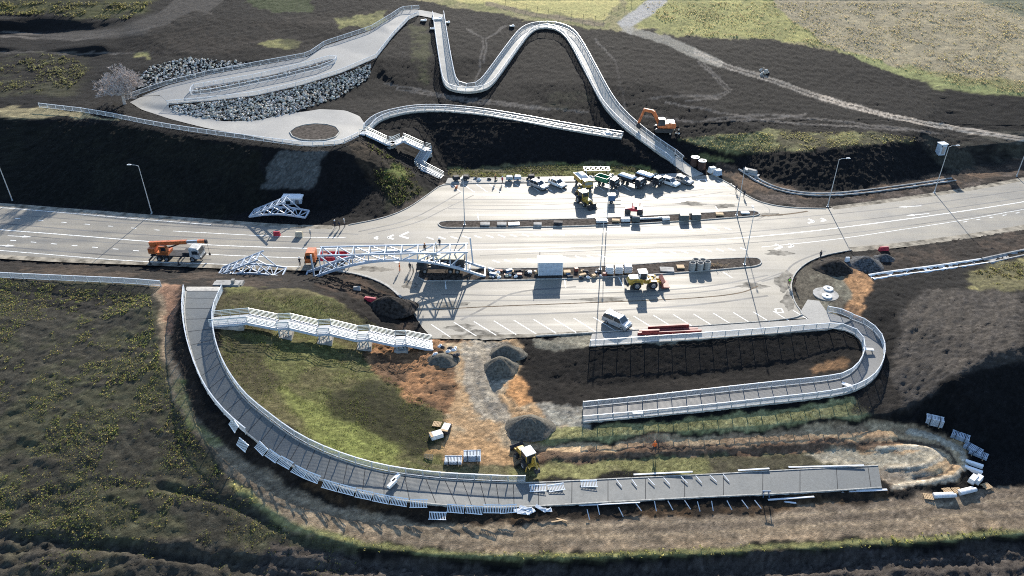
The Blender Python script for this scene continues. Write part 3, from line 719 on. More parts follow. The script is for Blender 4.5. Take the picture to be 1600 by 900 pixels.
def strip_line(pts_w, w, z, name, material, parent, closed=False):
    m = MB(); n = len(pts_w)
    for i, p in enumerate(pts_w):
        a = pts_w[(i - 1) % n if closed else max(0, i - 1)]; b = pts_w[(i + 1) % n if closed else min(n - 1, i + 1)]
        d = (b - a); d.z = 0; d.normalize(); nn = Vector((-d.y, d.x, 0)) * w / 2
        m.v += [(p.x + nn.x, p.y + nn.y, z), (p.x - nn.x, p.y - nn.y, z)]
    for i in range(n if closed else n - 1):
        a, b = 2 * i, 2 * ((i + 1) % n); m.f.append((a, a + 1, b + 1, b))
    o = m.build(name, material, parent)
    if sum(p.normal.z for p in o.data.polygons) < 0: o.data.flip_normals()
    return o
def mark(px, w=.16): return strip_line(smooth_line([U(p[0], p[1], 0) for p in px], 2) if len(px) > 2 else [U(p[0], p[1], 0) for p in px], w, .006, 'road_marking', M_PAINT, road)
# lines along the road
mark([(-200, 342), (0, 359), (120, 368), (250, 379), (400, 386), (540, 389.5), (680, 391), (800, 389.5), (1000, 381), (1200, 369.5), (1400, 345), (1600, 316), (1800, 280)], .26)
mark([(-200, 377), (0, 391), (150, 404), (230, 409), (300, 411.5)], .2)
mark([(300, 396), (400, 401), (540, 405), (640, 407)], .2)
mark([(300, 411), (400, 415), (470, 417)], .2)
mark([(-200, 309), (0, 324), (150, 336.5), (250, 345), (330, 351)], .2)
mark([(270, 361), (400, 368), (480, 371), (540, 371)], .18)
mark([(1190, 386), (1300, 375), (1400, 360), (1500, 345), (1600, 327)], .14)
for i in range(15):
    t = i / 6.0; x = 22 + 36.3 * i - 180
    if x < 250: mark([(x, 341 + (x - 22) * .082), (x + 8, 341.7 + (x - 22) * .082)], .22)
for i in range(11):
    x = -112 + 32 * i; y = 375.2 + (x - 14) * .083
    mark([(x, y), (x + 9, y + .8)], .22)
for i in range(6):
    x = 1505 + 20.5 * i; mark([(x, 350 - (x - 1505) * .17 - 3), (x + 6, 349 - (x - 1505) * .17 - 3)], .2)
# merge bands of short slanted dashes
for i in range(26):
    x = 672 + 18.6 * i
    if x > 1150: break
    y = 371.6 - (x - 690) * .0325
    mark([(x - 5, y - 1.6), (x + 5.5, y + 1.9)], .34)
for i in range(22):
    x = 775 + 18.4 * i
    if x > 1195: break
    y = 408.3 - (x - 775) * .051
    mark([(x - 5, y - 1.6), (x + 5.5, y + 1.9)], .34)
def chevron(x, y, s=1, d=1):
    mark([(x + 9 * d * s, y - 4 * s), (x, y)], .5); mark([(x, y), (x + 9 * d * s, y + 2.6 * s)], .5)
for (x, y, s, d) in ((606, 371, 1, 1), (625, 368.5, 1.5, 1), (594, 406, 1, 1), (612, 407, 1.2, 1), (1222, 386, 1.2, -1), (1240, 384, .9, -1), (1272, 346, 1, -1), (1290, 344, .8, -1), (585, 372, .6, 1)): chevron(x, y, s, d)
def arrow(x, y, sl, d):
    m = MB(); a = U(x, y); b = U(x + 24 * d, y + 24 * d * sl); u = (b - a).normalized(); n = Vector((-u.y, u.x, 0))
    q = [a - n * .1, a + n * .1, b + n * .1, b + n * .42, b + u * 1.9, b - n * .42, b - n * .1]
    m.add([(p.x, p.y, .005) for p in q], [tuple(range(7))]); o = m.build('road_arrow', M_PAINT, road)
    if o.data.polygons[0].normal.z < 0: o.data.flip_normals()
arrow(12, 368.3, .05, 1); arrow(-14, 382.5, .05, 1); arrow(1452, 333.5, -.1, -1); arrow(1440, 321.5, -.06, -1)
# parking stalls
for i in range(19):
    x = 678 + 31.2 * i; y = 504.5 - max(0, (x - 678)) * .0345
    if x > 1240: break
    mark([(x - 8 if i == 0 else x, y), (x + 35, y + 21.5)] if i else [(674, 507), (704, 527)], .15)
for i in range(14):
    x = 703 + 20.3 * i
    if 16 > i: mark([(x, 287.6 - i * .1), (x + 18, 300.5 - i * .2)], .14)
for i in range(5):
    x = 1070 + 17 * i; mark([(x, 279.5 + max(0, i - 2) * 2), (x + 21, 294 + max(0, i - 2) * 3)], .14)
for (x, y) in ((1097, 284), (1216, 486)):
    a = [U(x - 5, y - 3), U(x + 5, y - 4), U(x + 8, y + 2), U(x - 2, y + 3)]
    o = strip_line(a, .3, .006, 'accessible_stall_marking', M_PAINT, road, True)
for (x0, y0, x1, y1) in ((746, 333, 748, 345), (1118, 322, 1128, 340), (1130, 425, 1144, 434), (695, 434, 697, 452), (881, 430, 884, 449), (966, 431, 974, 449)): mark([(x0, y0), (x1, y1)], .16)
# brown seam of dirt washed across the near lot
M_DIRT = mat('washed dirt', (.15, .115, .08), 1, 0, .3, 1.2, .1)
strip_line(smooth_line([U(p[0], p[1]) for p in ((676, 484), (760, 479), (880, 474.5), (1000, 470), (1100, 465), (1160, 458), (1184, 447))], 2), .3, .003, 'dirt_seam', M_DIRT, road)
strip_line(smooth_line([U(p[0], p[1]) for p in ((1190, 337), (1230, 335), (1262, 330))], 2), .5, .003, 'dirt_seam', M_DIRT, road)

# tyre marks, dragged mud and sandy edges
M_TMARK = mat('tyre mark', (.135, .132, .126), .7, 0, .25, .6, .2, stretch=(.1, 1, 1)); M_MUD = mat('dragged mud', (.225, .205, .17), 1, 0, .3, .7, .1); M_SAND = mat('sandy road edge', (.25, .222, .175), 1, 0, .35, .5, .1)
_r = random.Random(21); _zz = [.0016]
def wear(px, w, m_, nm):
    _zz[0] += .00002
    return strip_line(smooth_line([U(p[0], p[1]) for p in px], 2), w, _zz[0], nm, m_, road)
for px in ([(700, 320), (800, 322), (900, 318), (1050, 312), (1130, 300)], [(700, 326), (820, 328), (960, 325), (1100, 318), (1180, 325)], [(705, 312), (850, 312), (1000, 306), (1100, 296)], [(690, 460), (800, 462), (950, 458), (1100, 450), (1200, 430)], [(700, 470), (850, 470), (1000, 464), (1150, 452), (1225, 425)],
           [(690, 495), (800, 492), (950, 486), (1100, 476), (1200, 462)], [(720, 500), (760, 480), (800, 455), (900, 448)], [(1190, 440), (1225, 430), (1240, 410), (1290, 392)], [(560, 362), (640, 345), (690, 318), (720, 300)], [(575, 365), (650, 350), (698, 325), (740, 305)], [(1180, 345), (1210, 330), (1180, 312), (1140, 302)],
           [(0, 334), (200, 349), (400, 361), (560, 366)], [(0, 349), (200, 366), (420, 377), (600, 381)], [(0, 365), (200, 382), (400, 392), (600, 396)], [(0, 385), (200, 401), (330, 406)], [(700, 364), (900, 358), (1150, 348), (1400, 326), (1600, 297)], [(700, 382), (900, 377), (1150, 366), (1400, 338), (1600, 309)], [(750, 399), (950, 391), (1200, 379), (1400, 356), (1600, 326)]):
    wear(px, _r.uniform(.25, .5), M_TMARK, 'tyre_mark')
for (x, y, rx, ry) in ((755, 523, 40, 7), (720, 512, 22, 5), (1232, 470, 10, 12), (1225, 440, 14, 14), (1175, 446, 22, 5), (1190, 336, 26, 4), (700, 476, 30, 5), (580, 420, 26, 5), (1080, 318, 22, 3), (1130, 322, 16, 4), (1215, 395, 20, 5), (940, 468, 40, 3), (640, 445, 12, 8)):
    ph = _r.uniform(0, 6); P_ = [U(x + math.cos(a) * rx * (1 + .3 * math.sin(3 * a + ph) + .15 * math.sin(7 * a)), y + math.sin(a) * ry * (1 + .3 * math.sin(2 * a + ph) + .12 * math.sin(9 * a))) for a in [k * math.tau / 40 for k in range(40)]]
    P_ = [q for q in P_ if True]; _zz[0] += .00002; m = MB(); m.add([(q.x, q.y, _zz[0]) for q in P_], [tuple(range(40))]); o = m.build('dirt_patch', M_MUD, road)
    if o.data.polygons[0].normal.z < 0: o.data.flip_normals()
for px, w in (([(-200, 310.5), (0, 319.5), (100, 327.5), (237, 338.3), (330, 345.3), (440, 353.2), (520, 355.2)], 1.6), ([(-200, 387.5), (0, 401), (100, 407), (230, 411), (330, 416), (445, 419), (500, 420)], 1.5), ([(1300, 325), (1350, 319), (1420, 309), (1500, 298), (1600, 280), (1750, 250)], 1.6), ([(1330, 390), (1400, 384), (1500, 371), (1600, 356), (1750, 322)], 1.8), ([(690, 526.5), (740, 527), (837, 524), (920, 519.5)], 1.0)):
    wear(px, w, M_SAND, 'sandy_edge')
# kerbs along the asphalt
def kerb_line(px, name='kerb', w=.18, h=.13, zz=0):
    P = resample(smooth_line([U(p[0], p[1], 0) for p in px], 2), 1.5); m = MB(); n = len(P)
    for i, p in enumerate(P):
        d = P[min(n - 1, i + 1)] - P[max(0, i - 1)]; d.z = 0; d.normalize(); nn = Vector((-d.y, d.x, 0)) * w / 2
        m.v += [(p.x + nn.x, p.y + nn.y, h), (p.x - nn.x, p.y - nn.y, h), (p.x + nn.x, p.y + nn.y, -.1), (p.x - nn.x, p.y - nn.y, -.1)]
    for i in range(n - 1):
        o = 4 * i; q = o + 4; m.f += [(o, o + 1, q + 1, q), (o, q, q + 2, o + 2), (o + 1, o + 3, q + 3, q + 1)]
    return m.build(name, M_KERB, road)
kerb_line([(545, 351.5), (600, 341), (635, 327), (662, 309), (682, 294), (693, 287), (820, 286), (940, 283.5), (1040, 280), (1078, 276)])
kerb_line([(1112, 273), (1140, 287), (1165, 305), (1192, 318), (1235, 325), (1290, 326)])
kerb_line([(1330, 391), (1290, 398), (1262, 409), (1244, 424), (1236, 440), (1237, 460), (1245, 480), (1262, 497), (1100, 509), (960, 518), (837, 525)])
kerb_line([(628, 466), (608, 447), (580, 434), (545, 425), (500, 421)], w=.5, h=.15)

def island(px, name):
    P = resample([U(p[0], p[1], 0) for p in px] + [U(px[0][0], px[0][1], 0)], 1.0)[:-1]
    c = sum(P, Vector()) / len(P); m = MB(); k = MB(); n = len(P)
    for i, p in enumerate(P):
        d = P[(i + 1) % n] - P[i - 1]; d.normalize(); nn = Vector((-d.y, d.x, 0))
        if nn.dot(c - p) < 0: nn = -nn
        q = p + nn * .2
        k.v += [(p.x, p.y, .16), (q.x, q.y, .16), (p.x, p.y, -.05), (q.x, q.y, .0)]
        m.v.append((q.x, q.y, .10))
    for i in range(n):
        o = 4 * i; q = 4 * ((i + 1) % n); k.f += [(o, o + 1, q + 1, q), (o, q, q + 2, o + 2), (o + 1, o + 3, q + 3, q + 1)]
    m.f = [tuple(range(n))]
    o = m.build(name, M_SOILB); tag(o, kind='structure')
    if o.data.polygons[0].normal.z < 0: o.data.flip_normals()
    k.build('kerb', M_KERB, o)
    return o
island([(684, 350), (688, 347), (698, 345.5), (800, 344.5), (920, 341.5), (1000, 338), (1080, 334), (1150, 330), (1176, 329.5), (1186, 332), (1188, 335.5), (1180, 338), (1100, 344), (1000, 350), (900, 354), (800, 356), (700, 356.5), (688, 355)], 'upper_island')
island([(652, 434), (654, 425), (662, 420), (760, 420), (900, 418), (1000, 413), (1090, 406), (1170, 402.5), (1184, 403.5), (1191, 408), (1190, 413), (1180, 417), (1090, 425), (1000, 431), (900, 436), (760, 439), (664, 440)], 'lower_island')

# sidewalks
def slab(px, name, material, z0, h=.12):
    P = [U(p[0], p[1], z0) for p in px]; n = len(P); m = MB()
    m.v = [(p.x, p.y, z0) for p in P] + [(p.x, p.y, z0 - h - .2) for p in P]
    m.f = [tuple(range(n))] + [(i, (i + 1) % n, n + (i + 1) % n, n + i) for i in range(n)]
    o = m.build(name, material); tag(o, kind='structure')
    clamp_ground(P, lambda x, y: np.full(len(x), z0))
    return o
slab([(696, 286.3), (820, 285.2), (940, 282.7), (1040, 279.2), (1070, 276.5), (1064, 270), (1040, 271.5), (940, 274.5), (820, 276.5), (700, 278)], 'sidewalk', M_PAVE, .13)
slab([(925, 521.5), (1100, 510), (1262, 498.5), (1292, 487), (1330, 500), (1302, 512), (1290, 514.5), (1100, 529), (920, 541)], 'sidewalk', M_PAVE, .10)
slab([(1250, 488), (1266, 500), (1292, 487.5), (1280, 470), (1262, 468)], 'sidewalk', M_PAVE, .06)

# accessible ramp, near side
def two_edges(name, A, B, material, n=90, kerb=True):
    L = resample(smooth_line([U(*p) for p in A], 2), .01 + sum((U(*A[i + 1]) - U(*A[i])).length for i in range(len(A) - 1)) / n)[:n]
    Rr = resample(smooth_line([U(*p) for p in B], 2), .01 + sum((U(*B[i + 1]) - U(*B[i])).length for i in range(len(B) - 1)) / n)[:n]
    k = min(len(L), len(Rr))
    return path_from_edges(name, L[:k], Rr[:k], material, M_KERB if kerb else None)
def by_stations(A, B, sub=3):
    return ([p for p in resample_n([U(*q) for q in A], sub)], [p for p in resample_n([U(*q) for q in B], sub)])
def resample_n(P, sub):
    """Catmull-Rom through every station so both edges stay in step"""
    out = []
    for i in range(len(P) - 1):
        p0 = P[max(0, i - 1)]; p1 = P[i]; p2 = P[i + 1]; p3 = P[min(len(P) - 1, i + 2)]
        for k in range(sub):
            t = k / sub
            out.append(.5 * ((2 * p1) + (p2 - p0) * t + (2 * p0 - 5 * p1 + 4 * p2 - p3) * t * t + (3 * p1 - p0 - 3 * p2 + p3) * t ** 3))
    out.append(P[-1].copy())
    return out
la, ra = by_stations(PA_IN, PA_OUT, 5)
path_from_edges('lower_ramp', la, ra, M_PATH, M_KERB)
M_JOINT = mat('deck joint', (.04, .042, .044), .9, 0, .1, 2, .2)
for i in range(0, len(la), 2):
    a_, b_ = la[i], ra[i]; d_ = (la[min(i + 1, len(la) - 1)] - la[max(i - 1, 0)]).normalized() * .05; u_ = Vector((0, 0, .008)); e_ = (b_ - a_).normalized() * .2
    m = MB(); m.quad(a_ + e_ - d_ + u_, b_ - e_ - d_ + u_, b_ - e_ + d_ + u_, a_ + e_ + d_ + u_); o = m.build('deck_joint', M_JOINT, bpy.data.objects['lower_ramp'])
    if o.data.polygons[0].normal.z < 0: o.data.flip_normals()
lc, rc = by_stations(PC_FAR, PC_NEAR, 4)
path_from_edges('loop_ramp', lc, rc, M_WET, M_KERB)
# paths climbing the far hill
path_centre('zigzag_path', [(1090, 275), (1062, 254), (1030, 233), (1000, 211), (972, 188), (948, 160), (925, 116), (902, 72), (888, 52), (868, 42), (842, 41), (822, 49), (800, 78), (776, 112), (758, 136), (742, 142), (720, 142), (704, 136), (698, 110), (690, 60), (685, 24)], 3.7, M_ZIG, M_KERB, .22, 0.02)
path_centre('arc_path', [(574, 203), (584, 191), (604, 181), (660, 170.5), (740, 175.5), (800, 185.5), (860, 196.5), (930, 209), (972, 215)], 1.9, M_PATH, M_KERB, .15)

def drape(px, name, material, lift=.08, step=1.1, holes=()):
    W = resample([hit(*p) for p in px] + [hit(*px[0])], 1.2)[:-1]
    poly = [(p.x, p.y) for p in W]
    vs = [Vector(p) for p in poly]; n = len(vs); ed = [(i, (i + 1) % n) for i in range(n)]
    A = np.array(poly)
    for x in np.arange(A[:, 0].min(), A[:, 0].max(), step):
        col = np.arange(A[:, 1].min(), A[:, 1].max(), step); m = inpoly(np.full(len(col), x), col, poly)
        vs += [Vector((x, y)) for y in col[m]]
    r = delaunay_2d_cdt(vs, ed, [], 1, 1e-4)
    m = MB(); m.v = [(v.x, v.y, gz(v.x, v.y, GZ0) + lift) for v in r[0]]; m.f = [tuple(f) for f in r[2]]
    o = m.build(name, material, None, True); tag(o, kind='structure')
    if sum(p.normal.z for p in o.data.polygons) < 0: o.data.flip_normals()
    i0, i1 = np.searchsorted(xs, A[:, 0].min() - 1), np.searchsorted(xs, A[:, 0].max() + 1); j0, j1 = np.searchsorted(ys, A[:, 1].min() - 1), np.searchsorted(ys, A[:, 1].max() + 1)
    mk = inpoly(GX[j0:j1, i0:i1], GY[j0:j1, i0:i1], poly)
    GZ[j0:j1, i0:i1][mk] = GZ0[j0:j1, i0:i1][mk] - .12
    return o
drape([(203, 160), (222, 151), (250, 150), (264, 158), (264, 170), (300, 182), (350, 190), (400, 189), (450, 178), (500, 171), (540, 173), (562, 182), (571, 195), (562, 211), (532, 225), (480, 228), (430, 221), (380, 211), (320, 200), (265, 186), (222, 172)], 'turning_circle_paving', M_PAVE)
drape([(222, 150.5), (262, 134), (330, 117), (400, 104), (482, 89), (508, 72), (580, 48), (610, 30), (628, 17), (650, 15), (680, 20), (694, 24), (682, 30), (652, 24), (640, 30), (614, 56), (588, 90), (532, 114), (470, 133), (400, 149), (330, 157), (264, 162), (250, 149.5)], 'upper_terrace_paving', M_PAVE, .10)
drape([(301, 147), (303, 140.5), (400, 124), (480, 105), (515, 95), (523, 95), (500, 106.5), (440, 121), (370, 135.5), (325, 145)], 'boulder_bed_soil', M_SOILB, .2)
drape([(455, 207), (462, 201), (475, 197), (492, 195), (510, 196), (524, 200), (529, 207), (523, 214), (508, 218.5), (490, 219.5), (470, 218), (458, 213)], 'circle_planting_bed', M_SOILB, .2)
_ring = resample([hit(*p) for p in ((453, 207), (461, 200.5), (475, 196), (492, 194), (510, 195), (525, 199), (531, 207), (525, 215), (509, 219.5), (490, 220.5), (470, 219), (457, 214), (453, 207))], .8)
m = MB()
for i in range(len(_ring) - 1): m.bar(_ring[i] + Vector((0, 0, .14)), _ring[i + 1] + Vector((0, 0, .14)), .2, .3)
_k = m.build('circle_kerb', M_KERB); tag(_k, kind='structure')

# the concrete bed of the bridge approach on the near hill
slab_a = drape([(292, 449), (346, 449), (347, 457), (290, 457)], 'bridge_approach', M_CONC, .12)

# ---- build the ground sheet
GZ[0, :] -= 0
verts = np.stack([GX, GY, GZ], -1).reshape(-1, 3)
ii, jj = np.meshgrid(np.arange(NX - 1), np.arange(NY - 1)); a = (jj * NX + ii).ravel()
quads = np.stack([a, a + 1, a + NX + 1, a + NX], -1)
me = bpy.data.meshes.new('ground')
me.vertices.add(len(verts)); me.vertices.foreach_set('co', verts.ravel().astype(np.float32))
me.loops.add(quads.size); me.loops.foreach_set('vertex_index', quads.ravel().astype(np.int32))
me.polygons.add(len(quads)); me.polygons.foreach_set('loop_start', np.arange(0, quads.size, 4, dtype=np.int32)); me.polygons.foreach_set('loop_total', np.full(len(quads), 4, np.int32))
me.update(calc_edges=True)
me.polygons.foreach_set('use_smooth', np.ones(len(quads), bool))
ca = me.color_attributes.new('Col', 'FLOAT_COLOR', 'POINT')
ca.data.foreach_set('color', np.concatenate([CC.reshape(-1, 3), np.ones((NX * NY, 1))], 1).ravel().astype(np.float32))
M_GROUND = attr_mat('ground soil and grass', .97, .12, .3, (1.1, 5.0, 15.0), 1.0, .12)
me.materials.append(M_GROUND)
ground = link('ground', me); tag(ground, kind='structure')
# ================================================================== RAILINGS
M_GALV = mat('galvanised steel', (.46, .48, .49), .42, .25, .08, 4.0, .5)
M_WHITE = mat('white painted steel', (.57, .59, .61), .4, 0, .07, 2.0, .5)
M_PALEB = mat('pale blue grey steel paint', (.38, .44, .51), .45, 0, .10, 1.5, .5)
M_DKSTEEL = mat('dark steel', (.06, .06, .062), .5, .3, .2, 3.0, .5)
def panel_mesh(name, n, pw, rw, h=1.12, material=None):
    m = MB()
    m.box((.5, 0, h), (1.0, .13, rw)); m.box((.5, 0, .14), (1.0, .05, rw * .8))
    for i in range(n):
        x = (i + .5) / n; w = pw
        v = [(x - w / 2, -.014, .16), (x + w / 2, -.014, .16), (x + w / 2, .014, .16), (x - w / 2, .014, .16)]; u = [(a, b, h - .02) for a, b, c in v]
        m.add(v + u, [(0, 1, 5, 4), (1, 2, 6, 5), (2, 3, 7, 6), (3, 0, 4, 7)])
    return m.mesh(name, material or M_WHITE)
PANEL = panel_mesh('panel', 17, .048 / 2.25, .08)
PANEL_F = panel_mesh('panel_far', 11, .045 / 2.4, .085, 1.15)
m = MB(); m.box((0, 0, .6), (.13, .13, 1.2)); POST = m.mesh('post', M_GALV)
m = MB(); m.box((0, 0, .62), (.09, .09, 1.24)); POST_F = m.mesh('post_far', M_WHITE)
m = MB(); m.box((0, 0, .6), (.05, .05, 1.2)); BALU = m.mesh('baluster', M_GALV)
def railing(label, P, step=2.25, far=False, group=None, name='railing'):
    P = resample(P, step); root = thing(name, label, 'railing', P[0], 0, group)
    pm, qm = (PANEL_F, POST_F) if far else (PANEL, POST)
    for i, p in enumerate(P):
        link('post', qm, root, p - P[0])
        if i + 1 < len(P):
            d = P[i + 1] - p; L = d.length
            link('panel', pm, root, p - P[0], (0, -math.asin(d.z / L), math.atan2(d.y, d.x)), (L, 1, 1))
    return root
def offs(E, F, d): return [a + (a - b).normalized() * d for a, b in zip(E, F)]
L, Rr = PATHS['lower_ramp']
railing('white picket railing along the inner edge of the curved lower ramp', offs(L, Rr, .12)[:56])
railing('white picket railing on the outer edge of the ramp below the bridge landing', offs(Rr, L, .12)[:25])
L, Rr = PATHS['loop_ramp']
dline = [U(p[0], p[1], .1) for p in ((1303, 513), (1200, 520.5), (1100, 528), (1000, 535), (922, 540.5))]
railing('white picket railing round the inside of the loop ramp and above the dark slope', offs(L, Rr, -.1) + dline[1:])
railing('white picket railing round the outside of the loop ramp', offs(Rr, L, -.1))
railing('short white railing closing the sidewalk where the loop ramp begins', [U(1292, 487, .1), U(1310, 490, .1), U(1330, 498.5, .05)])
L, Rr = PATHS['zigzag_path']
railing('white railing on the outer side of the zigzag path up the dark hill', offs(L, Rr, -.1)[6:], 2.6, True)
railing('white railing on the inner side of the zigzag path facing the bowl', offs(Rr, L, -.1)[6:], 2.6, True)
L, Rr = PATHS['arc_path']
railing('pale railing on the hill side of the arc path over the bowl', offs(L, Rr, -.08), 2.6, True)
railing('pale railing on the brink of the bowl along the arc path', offs(Rr, L, -.08), 2.6, True)
railing('long pale railing between the roadside and the left field', smooth_line([hit(*q) for q in ((-160, 425), (-60, 430), (0, 434.5), (120, 440), (200, 443.5), (252, 448))], 1), 2.4)
def hits(px): return [hit(*p) for p in px]
railing('long pale railing along the brink of the left cut slope and turning circle', resample(smooth_line(hits([(62, 168), (150, 178), (250, 199), (350, 213.5), (430, 223.5), (480, 230), (532, 227.5), (560, 214)]), 1), 2.4), 2.4, True)
railing('railing on the uphill side of the terrace path below the stone mound', hits([(205, 152), (260, 133), (330, 116), (400, 103), (482, 88), (508, 70), (580, 46.5), (612, 27), (628, 16), (655, 14)]), 2.5, True)
railing('railing on the downhill side of the terrace path above the boulder slope', hits([(262, 164), (330, 158), (400, 150), (470, 134), (532, 115), (588, 91), (615, 56), (640, 30), (654, 24)]), 2.5, True)
railing('railing looped round the long boulder bed between the terrace paths', hits([(298, 149), (300, 139), (400, 122), (480, 103), (515, 93), (527, 92.5), (524, 99), (500, 109), (450, 121), (380, 136), (330, 146), (298, 149)]), 2.5, True)

# ================================================================== STAIRS
M_TREAD = mat('steel grating treads', (.35, .36, .37), .5, .2, .08, 6.0, .5)
M_STEELG = mat('grey green railing steel', (.34, .40, .41), .5, .1, .1, 2.0, .5)
def stairway(root, nodes, width, rail_h=1.15, treads=9, far=False, legs=()):
    """nodes: (point, kind of the stretch that follows: 'l' landing or 'f' flight); points are deck centre line"""
    o0 = root.location
    N = [(Vector(p) - o0, k) for p, k in nodes]
    for i in range(len(N) - 1):
        a, k = N[i]; b = N[i + 1][0]; d = b - a; hd = Vector((d.x, d.y, 0)).normalized(); n = Vector((-hd.y, hd.x, 0)); w = width / 2
        if k == 'l':
            m = MB(); m.bar(a - hd * .05, b + hd * .05, width, .1); m.build('landing', M_TREAD, root)
            for s in (-1, 1):
                st = MB(); st.bar(a + n * s * (w + .04) + Vector((0, 0, -.12)), b + n * s * (w + .04) + Vector((0, 0, -.12)), .1, .26); st.build('edge_beam', M_PALEB, root)
        else:
            m = MB(); prof = []
            for t in range(treads):
                p = a.lerp(b, t / treads); q = a.lerp(b, (t + 1) / treads)
                prof += [(p, p.z), (q, p.z)]
            nv = len(prof)
            for s in (-1, 1): m.v += [(p.x + n.x * s * w, p.y + n.y * s * w, z) for p, z in prof]
            m.f = [(i, i + 1, nv + i + 1, nv + i) for i in range(nv - 1)]
            m.build('flight', M_TREAD, root)
            for s in (-1, 1):
                st = MB(); st.bar(a + n * s * (w + .05) + Vector((0, 0, -.1)), b + n * s * (w + .05) + Vector((0, 0, -.12)), .09, .46); st.build('stringer', M_PALEB, root)
        for s in (-1, 1):
            r = MB(); off = n * s * (w + .03)
            hs = (rail_h, rail_h * .78, rail_h * .56, rail_h * .34) if not far else (rail_h, rail_h * .66, rail_h * .33)
            r.bar(a + off + Vector((0, 0, hs[0])), b + off + Vector((0, 0, hs[0])), .10); r.build('handrail', M_GALV if k == 'f' else M_STEELG, root); r = MB()
            for j, h in enumerate(hs[1:]): r.bar(a + off + Vector((0, 0, h)), b + off + Vector((0, 0, h)), .05 if not far else .07)
            tag(r.build('railing_bars', M_STEELG, root), kind='stuff')
            cnt = max(1, round(d.length / 1.5))
            for t in range(cnt + 1):
                p = a.lerp(b, t / cnt) + off; link('baluster', BALU, root, p + Vector((0, 0, -.06)))
    for (idx, foot_w) in legs:
        a, _ = N[idx]; b = N[idx + 1][0]; d = b - a; hd = Vector((d.x, d.y, 0)).normalized(); n = Vector((-hd.y, hd.x, 0))
        sup = MB(); c = (a + b) / 2; gl = min(gz((c + o0).x + n.x * s, (c + o0).y + n.y * s) for s in (-1.2, 0, 1.2)) - o0.z
        for t in (.12, .88):
            for s in (-1, 1):
                p = a.lerp(b, t) + n * s * width * .42; lg = MB(); lg.bar((p.x, p.y, gl), p + Vector((0, 0, -.1)), .16); lg.build('support_leg', M_STEELG, root)
        p0 = a.lerp(b, .12); p1 = a.lerp(b, .88)
        for s in (-1, 1):
            e = n * s * width * .42; top = min(a.z, b.z) - .3
            if top - gl > 1: sup = MB(); sup.bar((p0.x + e.x, p0.y + e.y, gl + .3), (p1.x + e.x, p1.y + e.y, top), .08); sup.bar((p1.x + e.x, p1.y + e.y, gl + .3), (p0.x + e.x, p0.y + e.y, top), .08); sup.build('cross_bracing', M_STEELG, root)
        ft = MB(); ft.box((c.x, c.y, gl + .05), (foot_w, width + .7, .8), math.atan2(hd.y, hd.x)); ft.build('concrete_footing', M_CONC, root)
nodes = [((330, 503, 7.95), 'l'), ((388, 498, 7.95), 'f'), ((434, 507, 6.4), 'l'), ((453, 506, 6.4), 'f'), ((497, 516, 4.8), 'l'), ((516, 515, 4.8), 'f'), ((559, 525, 3.2), 'l'), ((577, 524, 3.2), 'f'), ((618, 533, 1.6), 'l'), ((634.5, 532, 1.6), 'f'), ((676, 540, .1), 'l')]
NN = [(U(*p), k) for p, k in nodes]
st1 = thing('staircase', 'long steel staircase with five flights from the near ramp down to the parking lot', 'staircase', NN[0][0])
stairway(st1, NN, 2.3, legs=((0, 4.2), (2, 2.2), (4, 2.2), (6, 2.2), (8, 2.2)))
nodes = [((565, 207, 8.75), 'l'), ((573.5, 208, 8.75), 'f'), ((604, 222.5, 6.5), 'l'), ((614, 224.5, 6.5), 'l'), ((630, 217.5, 6.5), 'f'), ((661, 231.5, 4.3), 'l'), ((669, 234, 4.3), 'f'), ((654, 258, 2.1), 'l'), ((660, 262, 2.1), 'f'), ((691, 278, .15), 'l')]
NN = [(U(*p), k) for p, k in nodes]
st2 = thing('staircase', 'angular steel staircase from the turning circle terrace down to the upper parking lot', 'staircase', NN[0][0])
stairway(st2, NN, 2.0, far=True, legs=((2, 1.6), (5, 1.6), (7, 1.6)))

